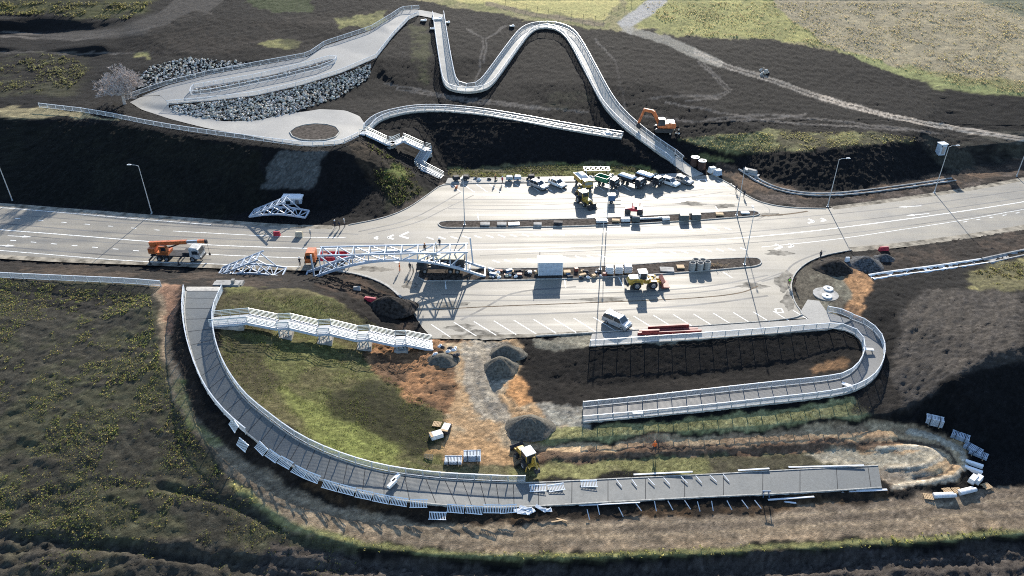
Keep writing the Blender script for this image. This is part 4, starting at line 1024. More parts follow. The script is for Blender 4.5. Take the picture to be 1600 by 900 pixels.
# ================================================================== BRIDGE TRUSSES
M_TRUSS = mat('white bridge steel paint', (.40, .45, .51), .42, 0, .08, .8, .5)
def arch_truss(root, Lx=33.0, W=3.2, H=5.4, crown=4.1):
    def az(x): return max(.15, crown * (1 - ((x - Lx / 2) / (Lx / 2)) ** 2))
    xd0, xd1 = 3.3, 29.8; nb = 9
    X = [xd0 + (xd1 - xd0) * i / nb for i in range(nb + 1)]
    for y, nm in ((0, 'near'), (W, 'far')):
        m = MB(); m.bar((xd0 - .3, y, H), (xd1 + .4, y, H), .22, .26); m.build('deck_beam', M_TRUSS, root)
        m = MB(); xs_ = [Lx * i / 22 for i in range(23)]
        for a, b in zip(xs_, xs_[1:]): m.bar((a, y, az(a)), (b, y, az(b)), .32, .44)
        m.build('arch_chord', M_TRUSS, root)
        for i, x in enumerate(X):
            if H - az(x) > .6: m = MB(); m.bar((x, y, az(x)), (x, y, H), .18); m.build('vertical', M_TRUSS, root)
        for i in range(nb):
            a, b = X[i], X[i + 1]
            if H - az((a + b) / 2) < 1.2: continue
            m = MB()
            if i < nb / 2: m.bar((a, y, H), (b, y, az(b)), .18)
            else: m.bar((b, y, H), (a, y, az(a)), .18)
            m.build('diagonal', M_TRUSS, root)
    m = MB(); m.bar((31.0, W, az(31)), (30.6, W, 6.6), .26); m.build('end_post', M_TRUSS, root)
    m = MB(); m.bar((1.9, 0, az(1.9)), (1.9, 0, 5.6), .28); m.build('end_post', M_TRUSS, root)
    for x in X:
        m = MB(); m.bar((x, 0, H), (x, W, H), .18, .2); m.build('cross_beam', M_TRUSS, root)
    for k in range(1, 12):
        x = Lx * k / 12
        m = MB(); m.bar((x, 0, az(x)), (x, W, az(x)), .16); m.build('cross_beam', M_TRUSS, root)
        if k < 11 and abs(k - 5.5) > 1.5:
            x2 = Lx * (k + 1) / 12; m = MB(); m.bar((x, 0, az(x)), (x2, W, az(x2)), .12); m.bar((x, W, az(x)), (x2, 0, az(x2)), .12); m.build('brace', M_TRUSS, root)
    for x in (.0, Lx):
        m = MB(); m.bar((x, 0, .2), (x, W, .2), .25); m.build('cross_beam', M_TRUSS, root)
a0 = U(476, 440, 0); a1 = U(758, 433, 0); rz = math.atan2(a1.y - a0.y, a1.x - a0.x)
tr = thing('bridge_truss', 'long white arched footbridge truss standing across the road lanes', 'truss', a0, rz)
arch_truss(tr, (a1 - a0).length)
def end_truss(root, Lx=12.0, W=3.3):
    def lo(x): return .35 + .9 * math.sin(math.pi * min(1, x / Lx)) * .8
    ux, uz = 7.7, 3.3
    def up(t): return (ux * t, .4 + uz * t)
    for y in (0, W):
        m = MB(); n = 8
        for i in range(n): m.bar((Lx * i / n, y, lo(Lx * i / n)), (Lx * (i + 1) / n, y, lo(Lx * (i + 1) / n)), .28, .34)
        m.build('arch_chord', M_TRUSS, root)
        m = MB(); m.bar((0, y, .4), (ux + .6, y, .4 + uz * (1 + .6 / ux)), .22, .26); m.build('deck_beam', M_TRUSS, root)
        for t, x in ((.97, 10.2), (.72, 8.4), (.5, 5.4), (.3, 3.2)):
            a = up(t); m = MB(); m.bar((a[0], y, a[1]), (x, y, lo(x)), .17); m.build('strut', M_TRUSS, root)
    for i in range(0, 9):
        x = Lx * i / 8
        m = MB(); m.bar((x, 0, lo(x)), (x, W, lo(x)), .18 if i < 8 else .24); m.build('cross_beam', M_TRUSS, root)
        if i < 8:
            x2 = Lx * (i + 1) / 8; m = MB()
            m.bar((x, W, lo(x)), (x2, 0, lo(x2)), .13) if i % 2 == 0 else m.bar((x, 0, lo(x)), (x2, W, lo(x2)), .13)
            m.build('brace', M_TRUSS, root)
    for i in range(1, 6):
        a = up(i / 5); m = MB(); m.bar((a[0], 0, a[1]), (a[0], W, a[1]), .18); m.build('cross_beam', M_TRUSS, root)
        b = up((i - 1) / 5); m = MB(); m.bar((b[0], 0, b[1]), (a[0], W, a[1]), .11); m.build('brace', M_TRUSS, root)
e0 = U(340, 436, 0.0)
et = thing('bridge_truss', 'white triangular end truss lying on the dirt above the near stairs', 'truss', (e0.x, e0.y, max(.1, gz(e0.x + 5, e0.y + 1) - .3)), R(-1))
end_truss(et)
c = copy_tree(et); b0 = U(390, 343.5, .0); c.location = (b0.x, b0.y, .35); c.rotation_euler = (0, 0, R(-2))
c['label'] = 'shaded triangular end truss at the foot of the far cut slope'
for q in ((340, 430), (400, 428), (430, 431)):
    pass
# concrete bearing block at the near abutment
m = MB(); m.box((0, 0, .35), (4.2, 1.2, .9)); m.box((0, .9, .1), (4.6, 1.6, .5))
p = hit(355, 447); ab = thing('bridge_abutment', 'pale concrete bearing block at the head of the near ramp', 'concrete block', (p.x, p.y, p.z - .2)); m.build('block', M_CONC, ab)
m = MB(); m.box((1.1, .1, 1.05), (.5, .6, .7)); m.build('bearing_seat', M_CONC, ab)

# ================================================================== STREET LAMPS
M_LAMP = mat('lamp head', (.7, .71, .72), .4, .2, .05, 3)
def lamp(px, py, arm, label, h=11.0, z=.0):
    p = U(px, py, z); root = thing('street_lamp', label, 'street lamp', p, 0, 'lamps along the road')
    m = MB(); m.cyl((0, 0, 0), (0, 0, h), .11, .055, 10); m.build('pole', M_GALV, root)
    m = MB(); m.cyl((0, 0, 0), (0, 0, .5), .17, .15, 10); m.box((0, 0, .03), (.5, .5, .06)); m.build('base', M_GALV, root)
    a = Vector((math.cos(arm), math.sin(arm), 0))
    m = MB(); m.cyl((0, 0, h - .05), a * .5 + Vector((0, 0, h + .22)), .05, .045, 8); m.cyl(a * .5 + Vector((0, 0, h + .22)), a * 1.5 + Vector((0, 0, h + .3)), .045, .04, 8); m.build('arm', M_GALV, root)
    m = MB(); c = a * 1.85 + Vector((0, 0, h + .32)); m.box(c, (.85, .3, .12), arm); m.box(c + Vector((0, 0, .08)), (.5, .2, .08), arm); m.build('lamp_head', M_LAMP, root)
lamp(20, 315, R(182), 'street lamp at the left edge of the far verge')
lamp(237.5, 334, R(180), 'street lamp left of the far truss, below the dark cut slope')
lamp(726, 351, R(265), 'street lamp at the left end of the upper island', z=.1)
lamp(948, 346, R(262), 'street lamp on the upper island behind the debris, near the backhoe', z=.1)
lamp(938, 421, R(85), 'street lamp on the lower island beside the wrapped pallets', z=.1)
lamp(1151, 336, R(262), 'street lamp at the right end of the upper island', z=.1)
lamp(1163, 413, R(85), 'street lamp at the right end of the lower island', z=.1)
lamp(1293, 323, R(0), 'street lamp on the far verge below the dark right bank')
lamp(1459.5, 301, R(2), 'street lamp on the far verge below the utility cabin')
lamp(1588, 276, R(4), 'street lamp at the right edge of the far verge')
# ================================================================== VEHICLES
M_TYRE = mat('rubber', (.022, .022, .022), .85, 0, .2, 5, .3)
M_RIM = mat('steel rim', (.35, .35, .35), .4, .6, .1, 5)
M_GLASS = mat('tinted glass', (.02, .028, .035), .08, 0, .05, 1, .8)
M_LIGHTC = mat('headlight glass', (.75, .75, .72), .15, 0, .05, 3, .8)
M_LIGHTR = mat('tail light', (.45, .03, .02), .3, 0, .1, 3, .6)
M_BLACKP = mat('black plastic', (.03, .03, .032), .6, 0, .15, 4, .4)
M_SILVER = mat('silver car paint', (.42, .43, .44), .28, .5, .05, 1.2, .6)
M_WHITEC = mat('white car paint', (.74, .74, .73), .3, 0, .06, 1.2, .6)
M_GREYC = mat('grey car paint', (.22, .23, .24), .3, .4, .06, 1.2, .6)
M_ORANGE = mat('orange machine paint', (.52, .14, .038), .5, 0, .22, 1.5, .5)
M_YELLOW = mat('yellow machine paint', (.46, .29, .05), .5, 0, .25, 1.5, .5)
M_RED = mat('red paint', (.46, .03, .05), .45, 0, .2, 2, .5)
M_RUST = mat('worn red brown steel', (.21, .065, .045), .6, .1, .25, 2, .4)
M_GREEN = mat('green paint', (.04, .20, .11), .45, 0, .15, 2, .5)
M_CHAR = mat('charcoal steel', (.04, .04, .044), .8, 0, .3, 2, .2)
M_TANKB = mat('dark brown tank', (.055, .03, .024), .6, 0, .2, 2, .3)
M_DKGRN = mat('dark grey green box', (.07, .085, .085), .6, 0, .15, 2, .4)
M_WOOD = mat('raw timber', (.46, .32, .18), .8, 0, .2, 3, .3, stretch=(1, 8, 8))
M_SACK = mat('white woven sack', (.66, .65, .63), .75, 0, .14, 3, .3, .4, 5)
M_BLUEST = mat('blue steel', (.06, .13, .24), .5, .1, .15, 2, .5)
M_BEIGE = mat('beige cloth and glint', (.52, .46, .33), .7, 0, .15, 2, .3)

WHEELS = {}
def wheel_meshes(r, w):
    k = (round(r, 2), round(w, 2))
    if k not in WHEELS:
        t = MB(); t.lathe((0, 0, 0), [(r * .55, -w / 2), (r * .93, -w / 2), (r, -w * .33), (r, w * .33), (r * .93, w / 2), (r * .55, w / 2)], 18)
        h = MB(); h.lathe((0, 0, 0), [(.001, -w * .36), (r * .2, -w * .42), (r * .5, -w * .34), (r * .57, -w * .46), (r * .57, w * .46), (r * .5, w * .34), (r * .2, w * .42), (.001, w * .36)], 14)
        WHEELS[k] = (t.mesh('tyre', M_TYRE, True), h.mesh('rim', M_RIM))
    return WHEELS[k]
def wheel(root, x, y, r, w):
    t, h = wheel_meshes(r, w)
    o = link('wheel', t, root, (x, y, r), (R(90), 0, 0)); link('rim', h, o)
    return o
def block(root, name, material, c, s, rz=0, rx=0, ry=0): m = MB(); m.box(c, s, rz, rx, ry); return m.build(name, material, root)
def prof(root, name, material, pr, y0, y1, inset=0): m = MB(); m.prism(pr, y0, y1, inset); return m.build(name, material, root)

def suv(px, py, head, paint, label, L=4.5, W=1.82, H=1.66, van=False, z=0):
    """ground pixel of the vehicle's centre, heading in degrees (0 = +X, to the right)"""
    p = U(px, py, z); t = thing('parked_car', label, 'car', p, R(head), 'cars parked on the lots'); h = L / 2; w = W / 2
    zb = H * .58
    body = prof(t, 'body', paint, [(-h + .06, .3), (h - .1, .3), (h, .5), (h - .03, .78), (h - .25, zb - .08), (h * .42, zb + .04), (-h + .08, zb + .04), (-h, .7)], -w, w, .05)
    fr = h * .40 if not van else h * .62; fb = fr - (.75 if not van else .62)
    prof(t, 'cabin_glass', M_GLASS, [(fr, zb + .03), (fb, H - .06), (-h * .82, H - .06), (-h + .12, zb + .03)], -w + .04, w - .04, .16)
    prof(t, 'roof', paint, [(fb + .05, H - .09), (fb - .05, H - .02), (fb - .5, H), (-h * .6, H), (-h * .84, H - .03), (-h * .86, H - .09)], -w + .17, w - .17, .06)
    for s in (-1, 1):
        for x0, x1 in ((fr * .99, fb * 1.0), (fb - 1.05, fb - 1.0), (-h * .98, -h * .8)):
            m = MB(); m.bar((x0, s * (w - .05), zb + .03), (x1, s * (w - .18), H - .07), .09, .06); m.build('pillar', paint, t)
        wheel(t, h * .62, s * (w - .12), .34, .24); wheel(t, -h * .6, s * (w - .12), .34, .24)
        block(t, 'headlight', M_LIGHTC, (h - .1, s * (w - .3), zb - .26), (.2, .42, .16)); block(t, 'tail_light', M_LIGHTR, (-h + .02, s * (w - .16), zb - .15), (.12, .2, .4))
        block(t, 'wing_mirror', paint, (fr - .1, s * (w + .09), zb + .12), (.12, .2, .14))
    block(t, 'bumper', M_BLACKP, (h - .05, 0, .38), (.16, W - .1, .2)); block(t, 'bumper', M_BLACKP, (-h + .03, 0, .42), (.14, W - .1, .22))
    for s in (-1, 1): block(t, 'roof_rail', M_BLACKP, (-.55, s * (w - .26), H + .03), (1.9, .05, .05))
    return t
suv(842, 293, -44, M_SILVER, 'silver hatchback parked at the far kerb, left of the pair beside the backhoe')
suv(871, 290, -45, M_WHITEC, 'white car parked at the far kerb, nearest to the backhoe', H=1.58)
suv(1047, 288.5, -44, M_WHITEC, 'white car parked beside the dark dropside truck')
suv(1069, 286, -42, M_GREYC, 'small grey car parked nearest to the foot of the zigzag path', L=4.1, H=1.6)
suv(963.5, 507, -41, M_SILVER, 'silver van parked across the stall lines of the near lot', L=4.9, W=1.9, H=1.95, van=True)

def truck_base(t, L, W=2.4, axles=(2.6, -1.4, -2.7), r=.5):
    for s in (-1, 1): block(t, 'chassis_beam', M_CHAR, (0, s * .45, .85), (L, .16, .28))
    for x in axles:
        m = MB(); m.cyl((x, -W / 2 + .3, r), (x, W / 2 - .3, r), .08, n=8); m.build('axle', M_CHAR, t)
        for s in (-1, 1): wheel(t, x, s * (W / 2 - .18), r, .34)
def cab(t, x, paint, L=1.9, W=2.35, H=2.75, roof=None):
    h = L / 2
    prof(t, 'cab', paint, [(x - h, .7), (x + h, .7), (x + h + .05, 1.5), (x + h - .18, H - .12), (x + h - .35, H), (x - h, H)], -W / 2, W / 2, .08)
    m = MB(); m.add([(x + h + .065, -W / 2 + .16, 1.55), (x + h + .065, W / 2 - .16, 1.55), (x + h - .13, W / 2 - .22, H - .28), (x + h - .13, -W / 2 + .22, H - .28)], [(0, 1, 2, 3)])
    m.build('windscreen', M_GLASS, t)
    for s in (-1, 1):
        block(t, 'side_window', M_GLASS, (x + .1, s * (W / 2 - .035), 2.0), (L * .55, .06, .7)); block(t, 'headlight', M_LIGHTC, (x + h + .03, s * (W / 2 - .35), 1.0), (.1, .35, .2))
        block(t, 'wing_mirror', M_BLACKP, (x + h - .05, s * (W / 2 + .18), 2.0), (.08, .16, .45))
    block(t, 'bumper', M_BLACKP, (x + h + .08, 0, .75), (.2, W, .35))
    block(t, 'roof_panel', roof or paint, (x - .12, 0, H + .03), (L * .78, W - .3, .06))

# ---- truck crane on the left lanes
p = U(278, 404, 0); t = thing('truck_crane', 'mobile crane with orange boom and white cab stopped on the left lanes', 'crane', p, R(-3))
truck_base(t, 9.6, 2.5, (3.5, -1.6, -3.0), .55)
cab(t, 4.1, mat('dusty white cab paint', (.5, .5, .48), .5, 0, .2, 1.5), 2.0, 2.4, 2.8)
block(t, 'deck', M_CHAR, (-.9, 0, 1.15), (7.4, 2.3, .25)); block(t, 'engine_cover', M_CHAR, (2.3, 0, 1.5), (1.3, 1.9, .7))
for x in (-4.3, 1.3):
    for s in (-1, 1):
        m = MB(); m.bar((x, s * .9, .9), (x, s * 2.5, .9), .22); m.build('outrigger', M_CHAR, t); m = MB(); m.bar((x, s * 2.45, .95), (x, s * 2.45, .06), .14); m.box((x, s * 2.45, .05), (.5, .5, .08)); m.build('outrigger_foot', M_CHAR, t)
block(t, 'turntable', M_ORANGE, (-2.2, 0, 1.55), (2.2, 2.2, .6)); block(t, 'counterweight', M_ORANGE, (-4.2, 0, 2.1), (1.3, 2.3, 1.1))
prof(t, 'operator_cab', M_ORANGE, [(-2.6, 1.8), (-1.2, 1.8), (-1.1, 2.4), (-1.4, 3.2), (-2.6, 3.2)], -1.2, -.35); block(t, 'cab_window', M_GLASS, (-1.75, -1.21, 2.6), (.9, .03, .7))
m = MB(); m.bar((-5.0, .35, 3.0), (2.4, .35, 3.55), .62, .72); m.build('boom', M_ORANGE, t)
m = MB(); m.bar((2.4, .35, 3.55), (4.6, .35, 3.72), .46, .52); m.build('boom_extension', M_SILVER, t); m = MB(); m.bar((4.6, .35, 3.72), (5.9, .35, 3.82), .5, .58); m.build('boom_tip', M_ORANGE, t)
m = MB(); m.box((6.2, .35, 3.75), (.5, .4, .7)); m.build('boom_head', M_CHAR, t); m = MB(); m.cyl((-1.6, .35, 2.1), (1.2, .35, 3.2), .14, n=8); m.build('lift_cylinder', M_CHAR, t)
m = MB(); m.cyl((6.35, .35, 3.5), (6.35, .35, 1.2), .03, n=6); m.build('hoist_cable', M_CHAR, t); m = MB(); m.box((6.35, .35, 1.0), (.3, .25, .5)); m.build('hook_block', M_CHAR, t)

# ---- orange truck behind the left foot of the long truss
p = U(514, 411, 0); t = thing('truck', 'orange cab truck with a red bed parked behind the left foot of the long truss', 'truck', p, R(181))
truck_base(t, 7.6, 2.45, (2.6, -1.6, -2.8)); cab(t, 3.2, M_ORANGE, 1.9, 2.4, 2.8)
block(t, 'bed_floor', M_RED, (-1.2, 0, 1.2), (5.0, 2.4, .15))
for s in (-1, 1): block(t, 'bed_side', M_RED, (-1.2, s * 1.17, 1.6), (5.0, .08, .65))
block(t, 'headboard', M_RED, (1.3, 0, 1.75), (.08, 2.4, .95)); block(t, 'tailgate', M_RED, (-3.7, 0, 1.6), (.08, 2.4, .65))
block(t, 'tool_chest', M_RUST, (.5, .3, 1.7), (.9, 1.4, .7))
# ---- truck under the right half of the truss, sun glint put into its roof colour
p = U(690, 423, 0); t = thing('truck', 'dark bodied box truck with sun glint in its pale roof colour under the right half of the truss', 'truck', p, R(178))
truck_base(t, 8.6, 2.5, (3.0, -1.8, -3.1)); cab(t, 3.5, M_CHAR, 1.9, 2.4, 2.7, M_BEIGE)
block(t, 'box_body', M_CHAR, (-1.3, 0, 2.1), (6.2, 2.5, 2.0)); m = MB(); m.prism([(-4.4, 3.1), (1.8, 3.1), (1.7, 3.24), (-4.3, 3.24)], -1.2, 1.2); m.build('roof', M_BEIGE, t)
for x in (-3.6, -2.2, -.8, .6):
    for s in (-1, 1): block(t, 'body_rib', M_DKSTEEL, (x, s * 1.27, 2.1), (.08, .05, 1.9))

# ---- wheel loader on the near lot
p = U(1006, 447, 0); t = thing('wheel_loader', 'yellow wheel loader with a white cab roof and red brown bucket', 'loader', p, R(4))
for x in (1.45, -1.55):
    m = MB(); m.cyl((x, -.8, .78), (x, .8, .78), .14, n=8); m.build('axle', M_CHAR, t)
    for s in (-1, 1): wheel(t, x, s * 1.0, .78, .6)
prof(t, 'rear_body', M_YELLOW, [(-3.1, .75), (-.3, .75), (-.3, 1.75), (-1.2, 2.0), (-2.9, 1.85), (-3.2, 1.3)], -.8, .8, .1)
block(t, 'engine_hood', M_WHITEC, (-2.0, 0, 2.02), (1.7, 1.3, .18)); block(t, 'counterweight', M_CHAR, (-3.2, 0, .95), (.35, 1.9, .7))
prof(t, 'front_frame', M_YELLOW, [(-.1, .8), (1.9, .7), (2.1, 1.3), (1.2, 1.7), (-.1, 1.5)], -.5, .5)
prof(t, 'cab_glass', M_GLASS, [(-1.15, 1.9), (.25, 1.75), (.12, 3.05), (-1.05, 3.05)], -.68, .68, .06); block(t, 'cab_roof', M_WHITEC, (-.5, 0, 3.14), (1.6, 1.55, .14))
for x in (-1.1, .2):
    for s in (-1, 1): m = MB(); m.bar((x, s * .7, 1.8), (x * .94, s * .66, 3.08), .09); m.build('cab_pillar', M_WHITEC, t)
for s in (-1, 1):
    for x in (1.45, -1.55): m = MB(); m.prism([(x - .85, 1.45), (x - .5, 1.68), (x + .5, 1.68), (x + .85, 1.45), (x + .8, 1.38), (x + .45, 1.6), (x - .45, 1.6), (x - .8, 1.38)], s * 1.0 - .3, s * 1.0 + .3); m.build('mudguard', M_YELLOW, t)
    m = MB(); m.bar((.7, s * .42, 1.6), (2.6, s * .42, 1.1), .2, .35); m.bar((2.6, s * .42, 1.1), (3.1, s * .42, .75), .2, .3); m.build('lift_arm', M_YELLOW, t)
prof(t, 'bucket', M_RUST, [(3.0, .15), (4.5, .25), (4.5, .32), (3.3, .45), (3.15, 1.15), (3.55, 1.55), (3.45, 1.62), (2.95, 1.2)], -1.35, 1.35)
block(t, 'headlight', M_LIGHTC, (1.75, .55, 1.75), (.15, .2, .2)); block(t, 'headlight', M_LIGHTC, (1.75, -.55, 1.75), (.15, .2, .2))

def backhoe(px, py, head, label, z=None, s0=1.0):
    p = U(px, py, 0) if z is None else hit(px, py); t = thing('backhoe_loader', label, 'backhoe', p, R(head)); t.scale = (s0,) * 3
    for s in (-1, 1): wheel(t, -1.0, s * .95, .78, .5); wheel(t, 1.35, s * .9, .5, .4)
    for x, r in ((-1.0, .78), (1.35, .5)): m = MB(); m.cyl((x, -.8, r), (x, .8, r), .1, n=8); m.build('axle', M_CHAR, t)
    prof(t, 'engine_hood', M_YELLOW, [(.2, .7), (2.1, .75), (2.2, 1.35), (1.9, 1.6), (.2, 1.75)], -.5, .5, .06); block(t, 'grille', M_BLACKP, (2.2, 0, 1.1), (.06, .8, .5))
    block(t, 'chassis', M_YELLOW, (-.5, 0, .85), (2.6, .9, .5))
    prof(t, 'cab_glass', M_GLASS, [(-1.5, 1.2), (.3, 1.2), (.2, 2.7), (-1.35, 2.7)], -.75, .75, .05); block(t, 'cab_roof', M_WHITEC, (-.6, 0, 2.78), (1.8, 1.65, .14))
    for x in (-1.42, .26):
        for s in (-1, 1): m = MB(); m.bar((x, s * .77, 1.2), (x * .93, s * .74, 2.72), .09); m.build('cab_pillar', M_YELLOW, t)
    for s in (-1, 1):
        m = MB(); m.bar((.3, s * .55, 1.6), (2.5, s * .55, .85), .14, .24); m.bar((2.5, s * .55, .85), (2.9, s * .55, .5), .14, .22); m.build('loader_arm', M_YELLOW, t)
        m = MB(); m.bar((-1.7, s * .9, 1.0), (-1.9, s * 1.15, .1), .16); m.build('stabiliser', M_YELLOW, t)
    prof(t, 'loader_bucket', M_CHAR, [(2.8, .12), (3.7, .15), (3.7, .22), (3.05, .35), (2.95, .85), (3.2, 1.05), (3.1, 1.1), (2.75, .8)], -1.1, 1.1)
    m = MB(); m.bar((-1.7, 0, 1.0), (-2.3, 0, 3.0), .22, .34); m.build('boom', M_YELLOW, t); m = MB(); m.bar((-2.3, 0, 3.0), (-3.3, 0, 1.5), .18, .28); m.build('dipper_arm', M_YELLOW, t)
    prof(t, 'digging_bucket', M_CHAR, [(-3.6, 1.6), (-3.1, 1.5), (-2.9, 1.0), (-3.2, .7), (-3.6, .9)], -.35, .35)
    return t
backhoe(913, 318, -62, 'yellow backhoe standing in the middle of the upper lot')
backhoe(822, 722, 118, 'small yellow backhoe working beside the gravel heap above the lower ramp', 1, .92)

# ---- yellow tipper behind the backhoe
p = U(911, 291, 0); t = thing('truck', 'yellow tipper truck with top glare built as a white load behind the backhoe', 'truck', p, R(-70))
truck_base(t, 6.2, 2.3, (1.9, -1.6)); cab(t, 2.2, M_YELLOW, 1.6, 2.2, 2.5, M_WHITEC)
m = MB(); m.taper((-1.0, 0, 1.1), (4.0, 2.1, 1.2), (4.3, 2.4)); m.build('tipper_body', M_YELLOW, t); m = MB(); m.taper((-1.0, 0, 2.3), (3.9, 2.1, .5), (2.2, 1.0)); m.build('load', M_SACK, t)  # white load shape stands in for the glare on the truck's top
# ---- green trailer, flat trucks
p = U(948, 290, 0); t = thing('truck', 'small dark truck with a green box bed beside the yellow tipper', 'truck', p, R(-38))
truck_base(t, 5.6, 2.1, (1.9, -1.5), .42); cab(t, 2.0, M_CHAR, 1.5, 2.0, 2.2, M_SILVER)
block(t, 'bed_floor', M_GREEN, (-1.1, 0, 1.1), (3.3, 2.05, .12))
for s in (-1, 1): block(t, 'bed_side', M_GREEN, (-1.1, s * 1.0, 1.6), (3.3, .07, 1.0))
for x in (-2.73, .5): block(t, 'bed_end', M_GREEN, (x, 0, 1.6), (.07, 2.0, 1.0))
for (x, y, lab, mm) in ((986, 289, 'dark flatbed truck with bed glare built as a pale top, left of the two by the far kerb', M_SACK), (1014, 286, 'dark dropside truck with bed glare built as a pale top, right of the two by the far kerb', M_WHITEC)):
    p = U(x, y, 0); t = thing('truck', lab, 'truck', p, R(-43)); truck_base(t, 6.4, 2.2, (2.2, -1.7), .45); cab(t, 2.4, M_CHAR, 1.5, 2.1, 2.2, mm)
    block(t, 'bed_floor', M_CHAR, (-1.2, 0, 1.15), (4.2, 2.15, .14))
    for s in (-1, 1): block(t, 'bed_side', M_CHAR, (-1.2, s * 1.05, 1.55), (4.2, .07, .75))
    block(t, 'bed_end', M_CHAR, (-3.3, 0, 1.55), (.07, 2.1, .75)); m = MB(); m.taper((-1.2, 0, 1.9), (4.15, 2.05, .3), (3.6, 1.2)); m.build('glare_cover', mm, t)  # pale top stands in for the sun glare on the bed
# ---- red roller
p = U(990, 333, 0); t = thing('road_roller', 'small red road roller with a white canopy beside the upper island', 'roller', p, R(172)); t.scale = (1.3, 1.3, 1.2)
for x in (1.0, -1.0):
    m = MB(); m.cyl((x, -.65, .5), (x, .65, .5), .5, n=18); m.build('drum', M_DKSTEEL, t)
prof(t, 'body', M_RED, [(-1.3, .6), (1.35, .6), (1.45, 1.1), (.5, 1.25), (-.2, 1.0), (-1.35, 1.15)], -.55, .55, .06); block(t, 'seat', M_BLACKP, (-.3, 0, 1.25), (.5, .6, .35))
block(t, 'canopy', M_WHITEC, (-.3, 0, 2.45), (1.5, 1.3, .08))
for x in (-.9, .3):
    for s in (-1, 1): m = MB(); m.bar((x, s * .5, 1.0), (x, s * .55, 2.42), .06); m.build('canopy_post', M_RED, t)
# ---- orange excavator on the hill
p = hit(1036, 204); t = thing('excavator', 'orange tracked excavator with a bent boom on the dark hillside', 'excavator', p, R(176)); t.scale = (1.2, 1.2, 1.15)
for s in (-1, 1):
    prof(t, 'track', M_BLACKP, [(-1.9, .25), (-1.6, .0), (1.6, .0), (1.9, .25), (1.9, .6), (1.6, .85), (-1.6, .85), (-1.9, .6)], s * 1.15 - .3, s * 1.15 + .3)
block(t, 'undercarriage', M_CHAR, (0, 0, .6), (2.0, 1.8, .5)); prof(t, 'upper_body', M_ORANGE, [(-2.3, 1.0), (1.3, 1.0), (1.3, 1.7), (-.4, 2.0), (-2.2, 2.1), (-2.5, 1.5)], -1.3, 1.3, .08)
prof(t, 'cab', M_GLASS, [(-.2, 1.6), (1.35, 1.5), (1.2, 2.9), (0, 2.95)], .3, 1.3, .05); block(t, 'cab_roof', M_WHITEC, (.6, .8, 3.0), (1.3, 1.1, .1)); block(t, 'engine_cover', M_WHITEC, (-1.5, -.1, 2.12), (1.3, 2.0, .1))
m = MB(); m.bar((1.0, -.2, 1.6), (2.4, -.2, 4.2), .55, .75); m.bar((2.4, -.2, 4.2), (4.4, -.2, 4.6), .5, .65); m.build('boom', M_ORANGE, t)
m = MB(); m.bar((4.3, -.2, 4.7), (5.3, -.2, 1.6), .42, .55); m.build('dipper_arm', M_ORANGE, t); m = MB(); m.cyl((1.3, -.2, 1.9), (3.0, -.2, 4.0), .09, n=8); m.build('hydraulic_cylinder', M_CHAR, t)
prof(t, 'bucket', M_CHAR, [(5.0, 1.5), (5.6, 1.6), (5.7, .7), (5.1, .3), (4.7, .6)], -.75, .35)
# ---- generator on a small trailer
p = U(955, 316, 0); t = thing('generator_trailer', 'dark generator trailer with a white lid beside the backhoe bucket', 'trailer', p, R(0))
block(t, 'housing', M_BLUEST, (0, 0, 1.15), (1.5, 1.2, 1.3)); block(t, 'lid', M_WHITEC, (0, 0, 1.86), (1.65, 1.35, .12)); m = MB(); m.bar((.7, 0, .5), (2.1, 0, .45), .1); m.build('drawbar', M_CHAR, t)
for s in (-1, 1): wheel(t, 0, s * .7, .32, .2)
# ================================================================== SITE MATERIALS AND SMALL THINGS
def gpos(px, py, z=None, up=0.0):
    """point on the finished ground (or at height z) under a survey pixel"""
    if z is not None: return U(px, py, z)
    p = hit(px, py); return Vector((p.x, p.y, gz(p.x, p.y) + up))
def simple(name, mb, material, label, cat, loc, rz=0.0, group=None, rot=None, smooth=False):
    o = mb.build(name, material, None, smooth); o.location = loc; o.rotation_euler = rot if rot is not None else (0, 0, rz)
    return tag(o, label, cat, group)
def blob(rx, ry, rz_, seed, lump=.18, sub=2, flat=True):
    bm = bmesh.new(); bmesh.ops.create_icosphere(bm, subdivisions=sub, radius=1)
    rr = random.Random(seed); ph = [rr.uniform(0, 6.3) for _ in range(6)]
    for v in bm.verts:
        c = v.co; k = 1 + lump * (math.sin(3 * c.x + ph[0]) * math.sin(3.3 * c.y + ph[1]) + .6 * math.sin(6 * c.z + ph[2]) * math.sin(5 * c.x + ph[3])) + rr.uniform(-.3, .3) * lump
        v.co = Vector((c.x * rx * k, c.y * ry * k, max(c.z, -.55 if flat else -1) * rz_ * k))
    me = bpy.data.meshes.new('blob'); bm.to_mesh(me); bm.free()
    return me
def single(name, me, material, label, cat, loc, rz=0, group=None, scale=None, rot=None):
    if material and not me.materials: me.materials.append(material)
    o = link(name, me, None, loc, rot if rot is not None else (0, 0, rz), scale); return tag(o, label, cat, group)

